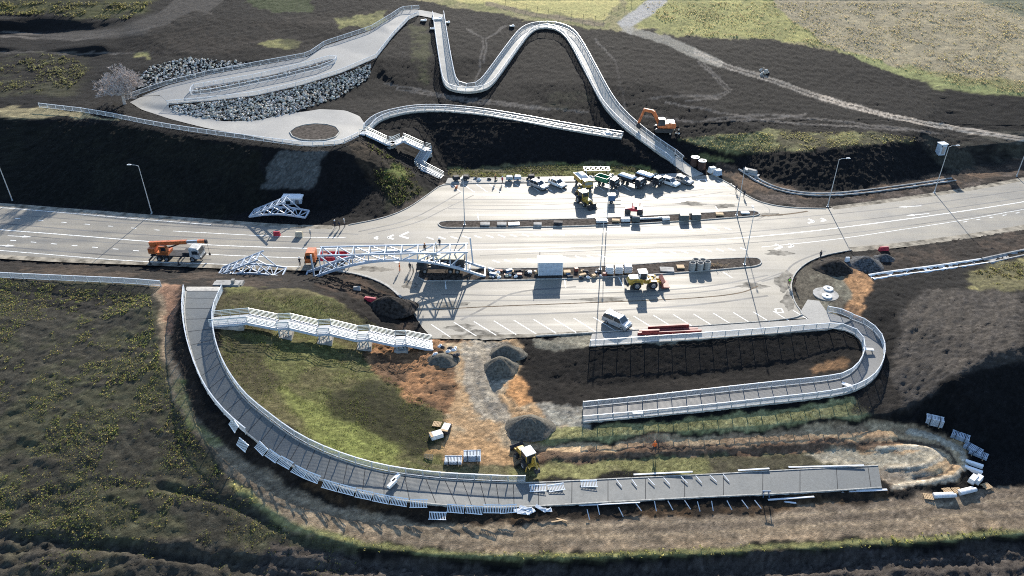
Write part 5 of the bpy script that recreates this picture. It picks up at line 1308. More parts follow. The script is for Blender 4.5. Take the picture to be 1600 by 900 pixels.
# ---- site cabin and wrapped pallets on the lower island
p = U(860, 431, .1); t = thing('site_cabin', 'white site cabin with grey walls on the lower island', 'cabin', p, R(2))
block(t, 'wall_box', M_PALEB, (0, 1.2, 1.45), (4.5, 2.4, 2.7)); block(t, 'roof', M_WHITEC, (0, 1.2, 2.87), (4.75, 2.65, .14))
for x in (-2.2, 2.2): block(t, 'corner_post', M_WHITEC, (x, -.02, 1.45), (.12, .1, 2.75))
block(t, 'wall_rib', M_PALEB, (0, -.02, 1.0), (4.3, .05, .08)); block(t, 'wall_rib', M_PALEB, (0, -.02, 1.9), (4.3, .05, .08)); block(t, 'skid', M_CHAR, (0, .2, .06), (4.4, .2, .14)); block(t, 'skid', M_CHAR, (0, 2.2, .06), (4.4, .2, .14))
m = MB(); m.cyl((-1.9, 2.0, 2.9), (-1.9, 2.0, 4.0), .06, n=8); m.build('stove_pipe', M_CHAR, t)
for i, (x, y, lab) in enumerate(((952.5, 429, 'white wrapped pallet stack beside the island lamp'), (967, 428.5, 'white wrapped pallet stack, middle of three behind the loader'), (981.5, 427.5, 'white wrapped pallet stack directly behind the loader cab'))):
    p = U(x, y, .1); t = thing('wrapped_pallet', lab, 'pallet', p, R(random.uniform(-6, 6)))
    block(t, 'pallet', M_WOOD, (0, .6, .07), (1.3, 1.2, .13)); m = MB(); m.taper((0, .6, .14), (1.45, 1.3, 1.35), (1.3, 1.15)); m.build('wrapped_load', M_SACK, t)
    for k in (.45, .85, 1.2): block(t, 'wrap_fold', M_PALEB, (0, .6, k), (1.49 - k * .06, 1.34 - k * .06, .03))
# ---- stacks of concrete well rings
m = MB(); m.lathe((0, 0, 0), [(.42, .02), (.55, .02), (.57, .07), (.57, .46), (.55, .5), (.42, .5), (.42, .02)], 20); RING = m.mesh('well_ring', M_CONC, False)
for (x, y, n) in ((1081, 421, 3), (1093, 421.5, 3), (1104, 419.5, 3), (1086, 416, 3), (1097, 416.5, 3)):
    p = U(x, y, .1)
    for k in range(n): single('well_ring', RING, None, ('bottom', 'middle', 'top')[k] + ' concrete ring of the ' + {1081: 'front left', 1093: 'front middle', 1104: 'front right', 1086: 'rear left', 1097: 'rear right'}[x] + ' stack on the lower island', 'concrete ring', (p.x, p.y, p.z + k * .51), 0, 'concrete rings stacked on the lower island', (1.15, 1.15, 1.05))
# ---- sacks, offcuts and boxes along both islands
SACKS = [blob(.38, .28, .2, s, .16, 1) for s in range(4)]
for k, s_ in enumerate(SACKS): s_.materials.append((M_SACK, M_BEIGE, M_CHAR, M_SACK)[k])
rr = random.Random(5)
for k in range(38):
    if k < 24: x = rr.uniform(766, 842)
    else: x = rr.uniform(900, 940)
    y = rr.uniform(423.5, 434.5); p = U(x, y, .22)
    c_ = rr.choice((0, 1, 2, 3, 2, 2)); single('sack', SACKS[c_], None, 'small ' + ('white', 'beige', 'dark', 'white')[c_] + ' sack in the heap ' + ('left' if x < 850 else 'right') + ' of the white cabin', 'sack', p, rr.uniform(0, 6), 'sacks heaped on the lower island', [rr.uniform(.8, 1.5)] * 3)
BOXM = []
for k, mm in enumerate((M_RUST, M_WHITEC, M_CHAR, M_BLUEST, M_WOOD)):
    m = MB(); m.taper((0, 0, 0), (.9, .55, .45), (.86, .5)); m.box((0, 0, .46), (.92, .57, .05)); BOXM.append(m.mesh('crate', mm))
for k in range(28):
    x = rr.uniform(764, 842) if k < 18 else rr.uniform(884, 945); p = U(x, rr.uniform(422, 434), .1)
    c_ = rr.choice((0, 0, 2, 2, 2, 1, 3, 4)); single('crate', BOXM[c_], None, 'small ' + ('rusty', 'white', 'dark', 'blue', 'timber')[c_] + ' crate in the heap ' + ('left' if x < 850 else 'right') + ' of the white cabin', 'crate', p, rr.uniform(-.6, .6), 'crates heaped on the lower island', (rr.uniform(.7, 1.6), rr.uniform(.7, 1.3), rr.uniform(.5, 1.3)))
for (x, y, w, d, h, mm, lab) in ((758, 351, 2.0, 1.3, .25, M_CONC, 'leftmost pale slab stack on the upper island'), (784, 351, 2.0, 1.3, .25, M_CONC, 'second pale slab stack on the upper island, right of the lamp'), (803, 351, 2.4, 1.2, .2, M_GALV, 'grey sheet bundle on the upper island between the pale slab stacks'), (840, 351.5, 1.7, 1.1, .3, M_CONC, 'pale slab stack on the upper island below the silver hatchback'),
                                 (872, 350, 1.9, 1.0, .5, M_CHAR, 'dark heap of rails on the upper island below the white car'), (940, 347, 2.4, 1.1, .55, M_GALV, 'tilted grey tray on the upper island by the lamp'), (962, 346, 1.6, .9, .35, M_WOOD, 'low timber crate on the upper island'), (977, 345, 1.9, 1.1, .6, M_SACK, 'white wrapped bale on the upper island left of the roller'),
                                 (993, 345.5, 1.6, 1.1, .9, M_DKGRN, 'grey green box on the upper island in front of the roller'), (1040, 343, 1.6, 1.0, .5, M_SACK, 'white bale at the right end of the long pipe on the upper island'), (1068, 343, 1.9, 1.5, 1.2, M_DKGRN, 'left of two dark green boxes on the upper island'), (1086.5, 342, 1.9, 1.5, 1.2, M_DKGRN, 'right of two dark green boxes on the upper island'),
                                 (1124, 336, 1.6, 1.0, .3, M_WOOD, 'yellow timber pallet on the upper island near its right end'), (1164, 333.5, 1.8, .9, .25, M_SACK, 'white scrap sheets at the right tip of the upper island'), (1042, 422, 2.6, 1.7, .14, M_CONC, 'flat concrete slab on the lower island right of the loader bucket'), (886, 427, 1.3, 1.0, .4, M_WOOD, 'timber pallet on the lower island right of the white cabin'), (1063, 418, 1.4, 1.2, .2, M_WOOD, 'timber boards on the lower island left of the concrete rings')):
    p = U(x, y, .1); t = thing('site_crate', lab, 'crate', p, R(rr.uniform(-7, 7))); m = MB(); m.taper((0, 0, .06), (w, d, h), (w * .96, d * .94)); m.build('load', mm, t)
    for s in (-1, 1): block(t, 'runner', M_WOOD, (s * w * .36, 0, .03), (.12, d, .07))
    block(t, 'lid', mm, (0, 0, h + .075), (w * .99, d * .97, .04))
a, b = U(999, 342, .35), U(1036, 340, .35); m = MB(); m.cyl((0, 0, 0), b - a, .22, n=14); simple('pipe', m, M_GALV, 'long grey pipe lying on the upper island right of the roller', 'pipe', a)
m = MB()
for k in range(26): q = Vector((rr.uniform(-1.4, 1.4), rr.uniform(-.6, .6), .1)); m.cyl(q, q + Vector((rr.uniform(-1, 1), rr.uniform(-.6, .6), rr.uniform(.1, .8))), .04, .02, 5)
simple('brush_heap', m, M_WOOD, 'heap of broken branches on the lower island right of the concrete rings', 'brushwood', U(1123, 415, .1))
# ---- far kerb of the upper lot: machines and clutter
def compressor(px, py, label, mm):
    p = U(px, py, .13); t = thing('compressor', label, 'compressor', p, R(rr.uniform(-20, 20))); m = MB(); m.prism([(-.8, .35), (.8, .35), (.8, .9), (.6, 1.15), (-.6, 1.15), (-.8, .9)], -.5, .5); m.build('housing', mm, t)
    for s in (-1, 1): wheel(t, 0, s * .6, .28, .16)
    m = MB(); m.bar((.8, 0, .4), (1.6, 0, .3), .08); m.build('tow_bar', M_CHAR, t)
compressor(713, 282, 'dark mixing machine with white hopper at the far kerb by the stairs', M_CHAR)
compressor(728, 281, 'small dark machine right of the mixing machine at the far kerb', M_CHAR)
compressor(796, 282, 'grey compressor at the far kerb, left of two', M_STEELG)
compressor(809, 281.5, 'pale blue compressor at the far kerb, right of two', M_PALEB)
compressor(830, 280, 'dark machine behind the silver hatchback', M_CHAR)
for k in range(20):
    x = rr.uniform(720, 1060); y = 283 - (x - 706) * .025 - rr.uniform(0, 5)
    c_ = rr.choice((0, 1, 2, 2)); single('sack', SACKS[c_], None, 'small ' + ('white', 'beige', 'dark')[c_] + ' sack on the sidewalk ' + ('left' if x < 890 else 'right') + ' of the yellow tipper', 'sack', U(x, y, .28), rr.uniform(0, 6), 'sacks along the far sidewalk', [rr.uniform(.9, 1.9)] * 3)
m = MB(); m.lathe((0, 0, 0), [(.001, 0), (.28, 0), (.36, .6), (.34, .62), (.001, .55)], 14); simple('bucket', m, M_ORANGE, 'orange bucket on the asphalt in front of the mixing machine', 'bucket', U(713, 294, 0))
p = U(933, 272, .1); t = thing('steel_frame', 'white welded lattice frame lying behind the yellow tipper', 'frame', p, R(2))
for y in (0, 2.2): m = MB(); m.bar((-3.1, y, .9), (3.1, y, .9), .14); m.build('chord', M_WHITE, t)
for i in range(6): m = MB(); m.bar((-3 + i * 1.2, 0, .9), (-3 + i * 1.2, 2.2, .9), .16); m.build('cross_member', M_WHITE, t)
for i in range(5): m = MB(); m.bar((-3 + i * 1.2, 0, .86), (-1.8 + i * 1.2, 2.2, .86), .1); m.build('brace', M_WHITE, t)
for x in (-2.6, 2.6):
    for y in (0, 2.2): m = MB(); m.bar((x, y, 0), (x, y, .9), .14); m.build('leg', M_WHITE, t)
# ---- tanks, wrapped bales and utility cabin on the right
for (x, y, lab) in ((1085, 257, 'brown tank with a white lid, the rear of two by the zigzag path'), (1096, 263, 'brown tank with a white lid, the front of two by the zigzag path')):
    p = gpos(x, y); t = thing('tank', lab, 'tank', p); m = MB(); m.cyl((0, 0, -.2), (0, 0, 1.9), .95, n=22); m.build('shell', M_TANKB, t); m = MB(); m.cyl((0, 0, 1.9), (0, 0, 2.02), 1.02, n=22); m.build('lid', M_WHITEC, t); m = MB(); m.cyl((.3, -.2, 2.02), (.3, -.2, 2.1), .3, n=12); m.build('hatch', M_CHAR, t)
for (x, y, lab, mm) in ((1112, 270, 'white wrapped bale by the two tanks', M_SACK), (1121, 274, 'pale blue wrapped bale at the corner of the upper lot', M_PALEB)):
    p = gpos(x, y); t = thing('wrapped_bale', lab, 'bale', p, R(20)); m = MB(); m.taper((0, 0, 0), (1.8, 1.3, 1.4), (1.4, 1.0)); m.build('wrapping', mm, t); block(t, 'pallet', M_WOOD, (0, 0, .02), (1.9, 1.4, .12))
p = gpos(1468, 241); t = thing('utility_cabin', 'tall pale blue utility cabin on the right bank', 'cabin', p, R(8)); block(t, 'wall_box', M_PALEB, (0, 0, 1.3), (1.6, 1.5, 2.7)); block(t, 'roof', M_WHITEC, (0, 0, 2.74), (1.9, 1.8, .16)); block(t, 'door', M_SILVER, (.1, -.77, 1.2), (.8, .05, 1.9)); block(t, 'vent', M_CHAR, (-.5, -.77, 2.2), (.3, .04, .3))
def barrier(px, py, label, mm, w=1.5, h=.9, z=None, rz=0, d=.6):
    p = gpos(px, py, z); t = thing('barrier_block', label, 'barrier', p, R(rz)); m = MB(); m.taper((0, 0, 0), (w, d, h), (w * .9, d * .55)); m.build('block', mm, t); block(t, 'top_cap', mm, (0, 0, h), (w * .8, d * .4, .1))
barrier(1380, 391.5, 'red barrier block at the right road edge', M_RED, 2.0, .8, 0, 5); barrier(433, 368, 'red barrier block on the road below the far truss', M_RED, 1.4, .9, 0); barrier(468, 369, 'beige crate on the road right of the red barrier', M_BEIGE, 1.5, 1.0, 0, 0, .9)
barrier(579, 470, 'red toolbox in the dirt between truss and stairs', M_RED, 2.2, .7, None, -14, .9); barrier(1323, 409, 'white block between the two dark heaps on the right', M_WHITEC, .8, .9); barrier(558, 453, 'pale concrete block in the dirt under the truss', M_CONC, 1.3, .6, None, 5, .9)
# ---- ground slabs, manholes, channels
m = MB(); m.cyl((0, 0, -.1), (0, 0, .12), 2.2, n=26); simple('manhole_slab', m, M_CONC, 'grey concrete pad around the two round manholes', 'slab', gpos(1290, 460, .06))
for (x, y, lab) in ((1294, 451.5, 'white round manhole cover, the farther of two on the concrete pad'), (1292, 463, 'white round manhole cover, the nearer of two on the concrete pad')):
    t = thing('manhole', lab, 'manhole', U(x, y, .18)); m = MB(); m.lathe((0, 0, 0), [(.85, 0), (.85, .2), (.3, .22), (.3, .05)], 24); m.build('cover_ring', M_WHITEC, t); m = MB(); m.cyl((.12, 0, .0), (.12, 0, .06), .3, n=16); m.build('hatch', M_CHAR, t)
M_LIME = mat('fresh white concrete', (.70, .69, .66), .85, 0, .16, 1.2, .3, .4, 5)
def channel(name, px, w, label, material, lip=None):
    C = resample(smooth_line([gpos(*q) for q in px], 2), 1.3); zsmooth(C, 8); o = C[0].copy(); m = MB()
    for i, p in enumerate(C):
        d = C[min(i + 1, len(C) - 1)] - C[max(i - 1, 0)]; d.z = 0; d.normalize(); n = Vector((-d.y, d.x, 0)); j = 1 + .12 * math.sin(i * 1.7)
        for (a, z) in ((-w * .62 * j, .05), (-w * .5, .24), (-w * .36, .22), (-w * .25, -.02), (w * .25, -.02), (w * .36, .22), (w * .5, .24), (w * .62, .05)): q = p - o + n * a; m.v.append((q.x, q.y, q.z + z))
    for i in range(len(C) - 1):
        for k in range(7): m.f.append((8 * i + k, 8 * i + k + 1, 8 * i + 8 + k + 1, 8 * i + 8 + k))
    q = m.build(name, material); q.location = o; tag(q, label, 'channel')
channel('drainage_channel', [(1158, 264), (1185, 283), (1215, 296), (1255, 303.5), (1300, 304.5), (1350, 300), (1420, 291), (1490, 281)], 1.5, 'curved grey concrete drainage channel below the dark right bank', M_CONC)
channel('flume', [(1360, 434), (1385, 430), (1420, 425), (1470, 418), (1520, 410), (1548, 406)], 1.7, 'white lined flume running right from the dark heaps', M_LIME)
channel('flume', [(1540, 408), (1570, 401), (1620, 391)], 1.9, 'second grey and white flume at the right edge', M_CONC)
p = gpos(1172, 269); t = thing('culvert_head', 'pale concrete culvert head at the upper end of the drainage channel', 'culvert', p, R(-35)); m = MB(); m.prism([(-1.8, 0), (1.8, 0), (1.4, .8), (-1.4, .8)], -.5, .4); m.build('head_wall', M_CONC, t); block(t, 'apron', M_CONC, (1.2, -1.0, .05), (2.6, 1.2, .2))
# ---- heaps
M_HEAPB = mat('black earth heap', (.03, .026, .023), 1, 0, .4, 2, .1, 1, 4); M_HEAPG = mat('grey gravel heap', (.105, .096, .078), 1, 0, .25, 3, .1, 1, 9); M_HEAPD = mat('dark stone heap', (.07, .072, .075), 1, 0, .4, 3, .1, 1, 5)
def heap(px, py, rx, ry, h, mm, label, name='soil_heap', seed=0, flat=.0):
    p = gpos(px, py); rg = random.Random(seed); m = MB(); n, k = 48, 16; ph = [rg.uniform(0, 6.3) for _ in range(4)]
    for i in range(k + 1):
        t = i / k
        for j in range(n):
            a = 2 * math.pi * j / n; e = 1.25 * (1 + .07 * math.sin(2 * a + ph[0]) + .04 * math.sin(5 * a + ph[1]) + .02 * math.sin(9 * a + ph[2]))
            z = h * (.5 + .5 * math.cos(math.pi * t)) ** .9
            m.v.append((math.cos(a) * rx * t * e + .12 * rx * (1 - t) * math.cos(ph[3]), math.sin(a) * ry * t * e, z + rg.uniform(-.015, .015) * h - (.12 if i == k else 0)))
    for i in range(k):
        for j in range(n): m.f.append((i * n + j, i * n + (j + 1) % n, (i + 1) * n + (j + 1) % n, (i + 1) * n + j))
    simple(name, m, mm, label, 'heap', p, 0, None, None, True)
heap(607, 482, 3.9, 2.9, 2.3, M_HEAPB, 'big black earth heap at the corner of the near lot', seed=1)
heap(779, 574, 2.5, 2.4, 1.9, M_HEAPG, 'gravel heap on the dirt track, the nearer of two below the lot', 'gravel_heap', 2); heap(793, 552, 2.4, 1.9, 1.5, M_HEAPG, 'low gravel heap on the dirt track right beside the lot edge', 'gravel_heap', 3)
heap(824, 667, 3.0, 2.5, 1.9, M_HEAPG, 'gravel heap behind the small backhoe', 'gravel_heap', 4); heap(1303, 419, 3.3, 2.6, 1.7, M_HEAPB, 'black earth heap beside the curve of the near lot', seed=5); heap(1352, 413, 2.9, 2.4, 1.6, M_HEAPD, 'dark grey stone heap left of the red barrier', 'stone_heap', 6)
heap(1381, 405, 1.6, 1.3, .9, M_HEAPD, 'small dark heap under the red barrier', 'stone_heap', 7); heap(690, 563, 2.2, 1.8, 1.0, M_HEAPG, 'rubble heap with white sacks at the foot of the near stairs', 'rubble_heap', 8)
for k in range(14): single('sack', SACKS[rr.choice((0, 3, 0, 2))], None, 'small white sack on the rubble by the stair foot', 'sack', gpos(rr.uniform(676, 716), rr.uniform(543, 568), None, .5), rr.uniform(0, 6), 'sacks on the rubble by the stair foot', [rr.uniform(.8, 1.6)] * 3)
# ---- red steel beams
def ibeam(p0, p1, label, hh=.5):
    d = p1 - p0; L = d.length; m = MB(); m.box((L / 2, 0, hh / 2), (L, .05, hh)); m.box((L / 2, 0, .03), (L, .34, .06)); m.box((L / 2, 0, hh - .03), (L, .34, .06)); simple('steel_beam', m, M_RUST2, label, 'beam', p0, math.atan2(d.y, d.x))
M_RUST2 = mat('red oxide primer', (.24, .045, .04), .55, 0, .2, 1, .5)
ibeam(U(996, 523, .1), U(1096, 519, .1), 'long red steel beam, nearest of the stack at the lot edge'); ibeam(U(998, 519.5, .1), U(1090, 516, .1), 'long red steel beam, second in the stack at the lot edge'); ibeam(U(1012, 516.5, .1), U(1076, 513, .1), 'red steel beam, rear of the stack at the lot edge', .9); ibeam(U(1003, 519, .62), U(1030, 518, .62), 'short red steel beam lying on top of the stack at the lot edge', .4)
# ---- benches on the loop ramp
def bench(px, py, z, rz, label):
    t = thing('bench', label, 'bench', U(px, py, z), R(rz))
    for k in range(3): block(t, 'seat_slat', M_WHITEC, (0, (k - 1) * .22, .46), (1.6, .19, .07))
    for s in (-1, 1): block(t, 'leg', M_CONC, (s * .6, 0, .22), (.14, .55, .43))
bench(996, 648, -1.38, 3, 'white bench at the near edge of the straight loop ramp'); bench(1323, 605, -.95, -35, 'white bench inside the lower bend of the loop ramp'); bench(1356, 549, -.6, -5, 'white bench in the outer bend of the loop ramp')
# ---- loose railing panels, posts and planks round the unfinished ramp
LOOSE = panel_mesh('loose_panel', 11, .065 / 2.2, .10, 1.1, mat('bright white steel', (.82, .83, .83), .5, 0, .05, 2))
def loose(px, py, rz, tilt, label, group=None, up=.1, z=None, L=2.2, mm=None):
    p = gpos(px, py, z, up) if z is None else U(px, py, z)
    o = link('loose_railing', LOOSE, None, p, None, (L, 1, 1)); o.rotation_mode = 'XYZ'
    o.matrix_world = Matrix.Translation(p) @ Matrix.Rotation(R(rz), 4, 'Z') @ Matrix.Translation((-L / 2, 0, 0)) @ Matrix.Rotation(R(tilt), 4, 'X') @ Matrix.Diagonal((L, 1, 1, 1))
    tag(o, label, 'railing', group)
for (x, y, rz) in ((404, 711, -46), (422, 724, -40), (442, 735, -36), (464, 748, -32), (485, 758, -27), (514, 771, -23), (540, 778, -19), (567, 785, -16), (594, 791, -12), (622, 796, -14), (654, 799, -4), (711, 807, -5), (740, 809, -6), (769, 808, -2), (795, 808, 3)):
    ORD = ('first', 'second', 'third', 'fourth', 'fifth', 'sixth', 'seventh', 'eighth', 'ninth', 'tenth', 'eleventh', 'twelfth', 'thirteenth', 'fourteenth', 'last'); _n = globals().get('_n', -1) + 1
    loose(x, y, rz + rr.uniform(-4, 4), -60 + rr.uniform(-6, 6), ORD[_n] + ' from the left of the white railing panels leaning on the ramp bank', 'railing panels leaning along the lower ramp', .5)
loose(683, 815, -2, -78, 'loose white railing panel lying flat on the tan strip below the ramp', None, .1); loose(362, 673, -52, -40, 'teal railing panel leaning at the ramp bank, the upper of two beside the left field', None, .2); loose(376, 704, -42, -40, 'teal railing panel leaning at the ramp bank, the lower of two beside the left field', None, .2)
for (x, y, rz, lab) in ((841, 769, 4, 'white railing panel lying on the lower ramp, left of three'), (871, 768, 12, 'white railing panel lying on the lower ramp, middle of three'), (921, 762, 2, 'white railing panel standing tilted on the lower ramp, right of three')): loose(x, y, rz, -80, lab, None, 0, -1.45 - (x - 820) * .0053)
m = MB(); m.bar((0, 0, 0), (1.3, 0, 0), .09); LPOST = m.mesh('loose_post', M_WHITE)
def lpost(px, py, rz, ry, label, group, z=None, up=.1):
    p = gpos(px, py, None, up) if z is None else U(px, py, z)
    single('railing_post', LPOST, None, label, 'post', p, 0, group, None, (0, R(ry), R(rz)))
for (x, y) in ((963, 748), (987, 747), (1013, 746), (1037, 745), (1064, 743), (1087, 742), (1109, 741), (1130, 740)): lpost(x, y + 1.5, -62 + rr.uniform(-6, 6), 4, 'loose white post laid across the far edge of the lower ramp', 'posts laid out on the lower ramp', -2.12 - (x - 950) * .0038)
for (x, y) in ((917, 800), (933, 792), (966, 796), (992, 788), (1022, 787), (1043, 786), (1069, 785), (1089, 787), (1111, 787), (1135, 786), (1158, 785), (1178, 785)): lpost(x, y, -70 + rr.uniform(-22, 22), 24, 'loose white post lying on the dark outer bank of the lower ramp', 'posts lying on the ramp bank', None, .45)
def plank(x0, y0, x1, y1, z, label, mm=None, w=.22):
    a, b = U(x0, y0, z), U(x1, y1, z); m = MB(); m.bar((0, 0, 0), b - a, w, .1); simple('plank', m, mm or M_WHITE, label, 'plank', a)
plank(990, 741.5, 1082, 737, -2.5, 'white plank along the far edge of the ramp beside the posts'); plank(1153, 735, 1202, 732, -2.95, 'white plank on the far edge of the ramp, middle one'); plank(1232, 730, 1350, 727, -3.3, 'long white plank on the far edge near the ramp end'); plank(1200, 781, 1272, 776, -3.5, 'white plank resting over the outer bank of the ramp'); plank(1180, 779, 1244, 786, -3.75, 'white plank crossing under another below the outer bank'); plank(1300, 769, 1386, 765, -3.7, 'white plank along the outer edge near the ramp end', None, .3); plank(905, 790, 1000, 785, -2.3, 'thin white edging board on the outer ramp edge', None, .12)
for (x, y, rz, s_) in ((812, 800, 20, 1), (822, 798, -15, 1.2), (829, 803, 35, .9), (845, 798, -30, 1), (855, 801, 10, .8), (818, 805, 0, 1.1)):
    p = gpos(x, y, None, .4); t = MB(); t.box((0, 0, 0), (1.5 * s_, .45, .04), 0, .2, .15); t.box((.2, .1, .05), (.9 * s_, .12, .05), .5, .1, 0); simple('sheet_scrap', t, M_WHITE, 'bent white sheet scrap on the bank left of the loose posts', 'scrap', p, R(rz), 'white sheet scraps on the ramp bank')
for (x, y, rz) in ((870, 815, 12), (878, 813, -20)): p = gpos(x, y, None, .1); m = MB(); m.box((0, 0, 0), (1.4, .16, .06)); simple('plank', m, M_WOOD, 'raw timber plank on the tan strip below the scrap sheets', 'plank', p, R(rz), 'timber planks on the tan strip')
t = thing('trestle', 'blue trestle at the outer edge of the lower ramp', 'trestle', U(1196, 775, -3.2))
for s in (-1, 1):
    m = MB(); m.bar((s * .4, -.3, 0), (s * .3, 0, .9), .08); m.bar((s * .4, .3, 0), (s * .3, 0, .9), .08); m.build('leg_pair', M_BLUEST, t)
block(t, 'top_bar', M_BLUEST, (0, 0, .92), (1.1, .12, .1))
for k, (x, y) in enumerate(((613, 757), (618, 749))): p = U(x, y, .95); m = MB(); m.taper((0, 0, 0), (1.5, .45, .35), (1.4, .4)); m.box((0, 0, .37), (1.5, .45, .04)); simple('package', m, M_WHITEC, ('white package lying on the curved ramp, the nearer of two', 'white package lying on the curved ramp, the farther of two')[k], 'package', p, R(58))
# ---- stacks of railing panels
def stack(px, py, rz, label, n=6, mm=None, lean=0, z=None, L=2.3, dz=.13):
    p = gpos(px, py, z); t = thing('panel_stack', label, 'panel stack', p, R(rz))
    for s in (-1, 1): block(t, 'bearer', M_WOOD, (s * .7, .5, .06), (.12, 1.2, .12))
    me = STACKM[mm or 'w']
    for k in range(n): link('panel', me, t, (-L / 2, 0, .16 + k * dz), (R(-90 + lean), 0, 0), (L, 1, 1))
    for s in (-1, 1): block(t, 'strap', M_CHAR, (s * .6, .55, .1 + n * dz * .5), (.05, 1.2, n * dz + .1))
STACKM = {'w': panel_mesh('stack_panel', 12, .11 / 2.3, .1, 1.1), 'b': panel_mesh('stack_panel_shade', 12, .11 / 2.3, .1, 1.1, M_PALEB)}  # blue copy of the panels has their shade put into the colour
stack(708, 728, 0, 'low stack of railing panels with blue shade in its colour beside the orange dirt, left of two', 5, 'b'); stack(738, 724, 2, 'tall stack of railing panels with blue shade in its colour beside the orange dirt, right of two', 9, 'b')
stack(1458, 668, -22, 'white stack of railing panels at the top of the row on the hairpin edge', 10, 'w', 0); stack(1498, 690, -35, 'stack of railing panels with blue shade in its colour, second in the row on the hairpin edge', 6, 'b'); stack(1516, 708, -50, 'stack of railing panels with blue shade in its colour, third in the row on the hairpin edge', 5, 'b'); stack(1526, 716, -40, 'small stack of panels with blue shade in its colour overlapping the third on the hairpin edge', 4, 'b')
for k, (x, y, rz) in enumerate(((1521, 727, -30), (1520, 736, -32))):
    p = gpos(x, y); m = MB(); m.taper((0, 0, 0), (2.2, .5, .45), (2.1, .4)); m.box((0, 0, .47), (2.2, .46, .04)); simple('package', m, M_WHITEC, ('white long package on the hairpin edge, the upper of two', 'white long package on the hairpin edge, the lower of two')[k], 'package', p, R(rz))
for k, (x, y, rz) in enumerate(((1519, 752, 40), (1527, 752, 40))):
    p = gpos(x, y); t = thing('wrapped_pallet', ('white wrapped bundle on the hairpin edge, left of a pair', 'white wrapped bundle on the hairpin edge, right of a pair')[k], 'pallet', p, R(rz)); m = MB(); m.taper((0, 0, .1), (1.5, .8, .7), (1.4, .7)); m.build('wrapped_load', M_SACK, t); block(t, 'pallet', M_WOOD, (0, 0, .05), (1.5, .85, .1))
def pallet(px, py, rz, label, tilt=0, group=None):
    p = gpos(px, py, None, .08); t = thing('pallet', label, 'pallet', p, R(rz), group, (R(tilt), 0, R(rz)))
    for k in range(6): block(t, 'board', M_WOOD, (-.5 + k * .2, 0, .13), (.13, 1.0, .03))
    for s in (-1, 0, 1): block(t, 'bearer', M_WOOD, (0, s * .44, .06), (1.2, .1, .1))
pallet(1541, 761, 20, 'timber pallet at the lower right end of the hairpin row'); pallet(1450, 777, -10, 'timber pallet lying left of the silver wraps at the hairpin'); pallet(1480, 768, 8, 'timber pallet behind the silver wraps, left one'); pallet(1495, 767, 5, 'timber pallet behind the silver wraps, right one'); pallet(683, 664, -10, 'grey timber pallet beside the orange dirt, above the white boxes'); pallet(670, 716, -5, 'pale pallet leaning on the grass left of the panel stacks', 50)
for k, (x, y, L) in enumerate(((1475, 777, 3.0), (1511, 770, 2.6))): p = gpos(x, y); m = MB(); m.cyl((-L / 2, 0, .3), (L / 2, 0, .34), .32, .28, 12); m.cyl((-L / 2 + .2, .4, .2), (L / 2 - .1, .45, .25), .22, .2, 10); simple('wrapped_roll', m, M_SACK, ('silver wrapped rolls between the hairpin pallets, left bundle', 'silver wrapped rolls at the hairpin, right bundle')[k], 'roll', p, R((2, 14)[k]))
for k, (x, y, rz, lab) in enumerate(((697, 673, 75, 'dark and white crate beside the grey pallet on the dirt'), (682, 683, 25, 'white boxes beside the orange dirt below the crate'))):
    p = gpos(x, y); t = thing('site_crate', lab, 'crate', p, R(rz)); block(t, 'load', (M_CHAR, M_SACK)[k], (0, 0, .35), (1.7, 1.1, .6)); block(t, 'lid', M_SACK, (.1, 0, .68), (1.3, 1.0, .06)); block(t, 'lid', M_WOOD, (-.75, 0, .7), (.3, 1.1, .08))
# white tank and shed beside the far truss
p = U(457, 325, .1); t = thing('site_cabin', 'pale blue shaded site cabin behind the far truss', 'cabin', p, R(-1)); prof(t, 'wall_box', M_PALEB, [(-2.2, 0), (2.2, 0), (2.2, 2.1), (-2.2, 2.1)], 0, 2.2); m = MB(); m.prism([(-2.3, 2.1), (2.3, 2.1), (2.2, 2.35), (-2.2, 2.35)], -.1, 2.3); m.build('roof', M_WHITEC, t); block(t, 'door', M_GREYC, (1.2, -.02, 1.0), (.8, .05, 1.8)); block(t, 'window', M_GLASS, (-.8, -.02, 1.3), (1.0, .05, .7))
for (x, y, w, lab) in ((683, 30, 3.2, 'white concrete landing at the head of the zigzag path'), (662, 33, 1.8, 'white concrete slab left of the zigzag head'), (699, 36, 1.6, 'small white slab right of the zigzag head'), (676, 46, 1.5, 'white slab beside the upper zigzag leg'), (800, 42, 1.4, 'white slab on the hill left of the upper bend')):
    p = gpos(x, y, None, .2); m = MB(); m.box((0, 0, .1), (w, w * .7, .3)); m.box((w * .3, .2, .3), (w * .3, .4, .3)); simple('concrete_slab', m, M_LIME, lab, 'slab', p, R(rr.uniform(-20, 20)))
p = gpos(948, 209); m = MB(); m.box((0, 0, .2), (2.4, 2.0, .3), .5); m.box((.2, 0, .5), (1.2, 1.2, .3), .5); simple('concrete_slab', m, M_PALEB, 'blue grey slab where the arc path meets the zigzag path', 'slab', p)
M_POSTD = mat('weathered post', (.10, .08, .06), .9, 0, .2, 3, .2)
# field fence at the top
PF = [hit(*q) for q in ((790, 5), (860, 20), (936, 32), (955, 22), (987, 5))]; PF = resample(PF, 4.0); t = thing('field_fence', 'thin post and wire fence along the straw field at the top', 'fence', PF[0])
for q in PF: m = MB(); m.cyl(q - PF[0] - Vector((0, 0, .3)), q - PF[0] + Vector((0, 0, 1.3)), .05, n=6); m.build('fence_post', M_POSTD, t)
for h in (.5, 1.1):
    m = MB()
    for a, b in zip(PF, PF[1:]): m.bar(a - PF[0] + Vector((0, 0, h)), b - PF[0] + Vector((0, 0, h)), .025)
    m.build('wire', M_POSTD, t)
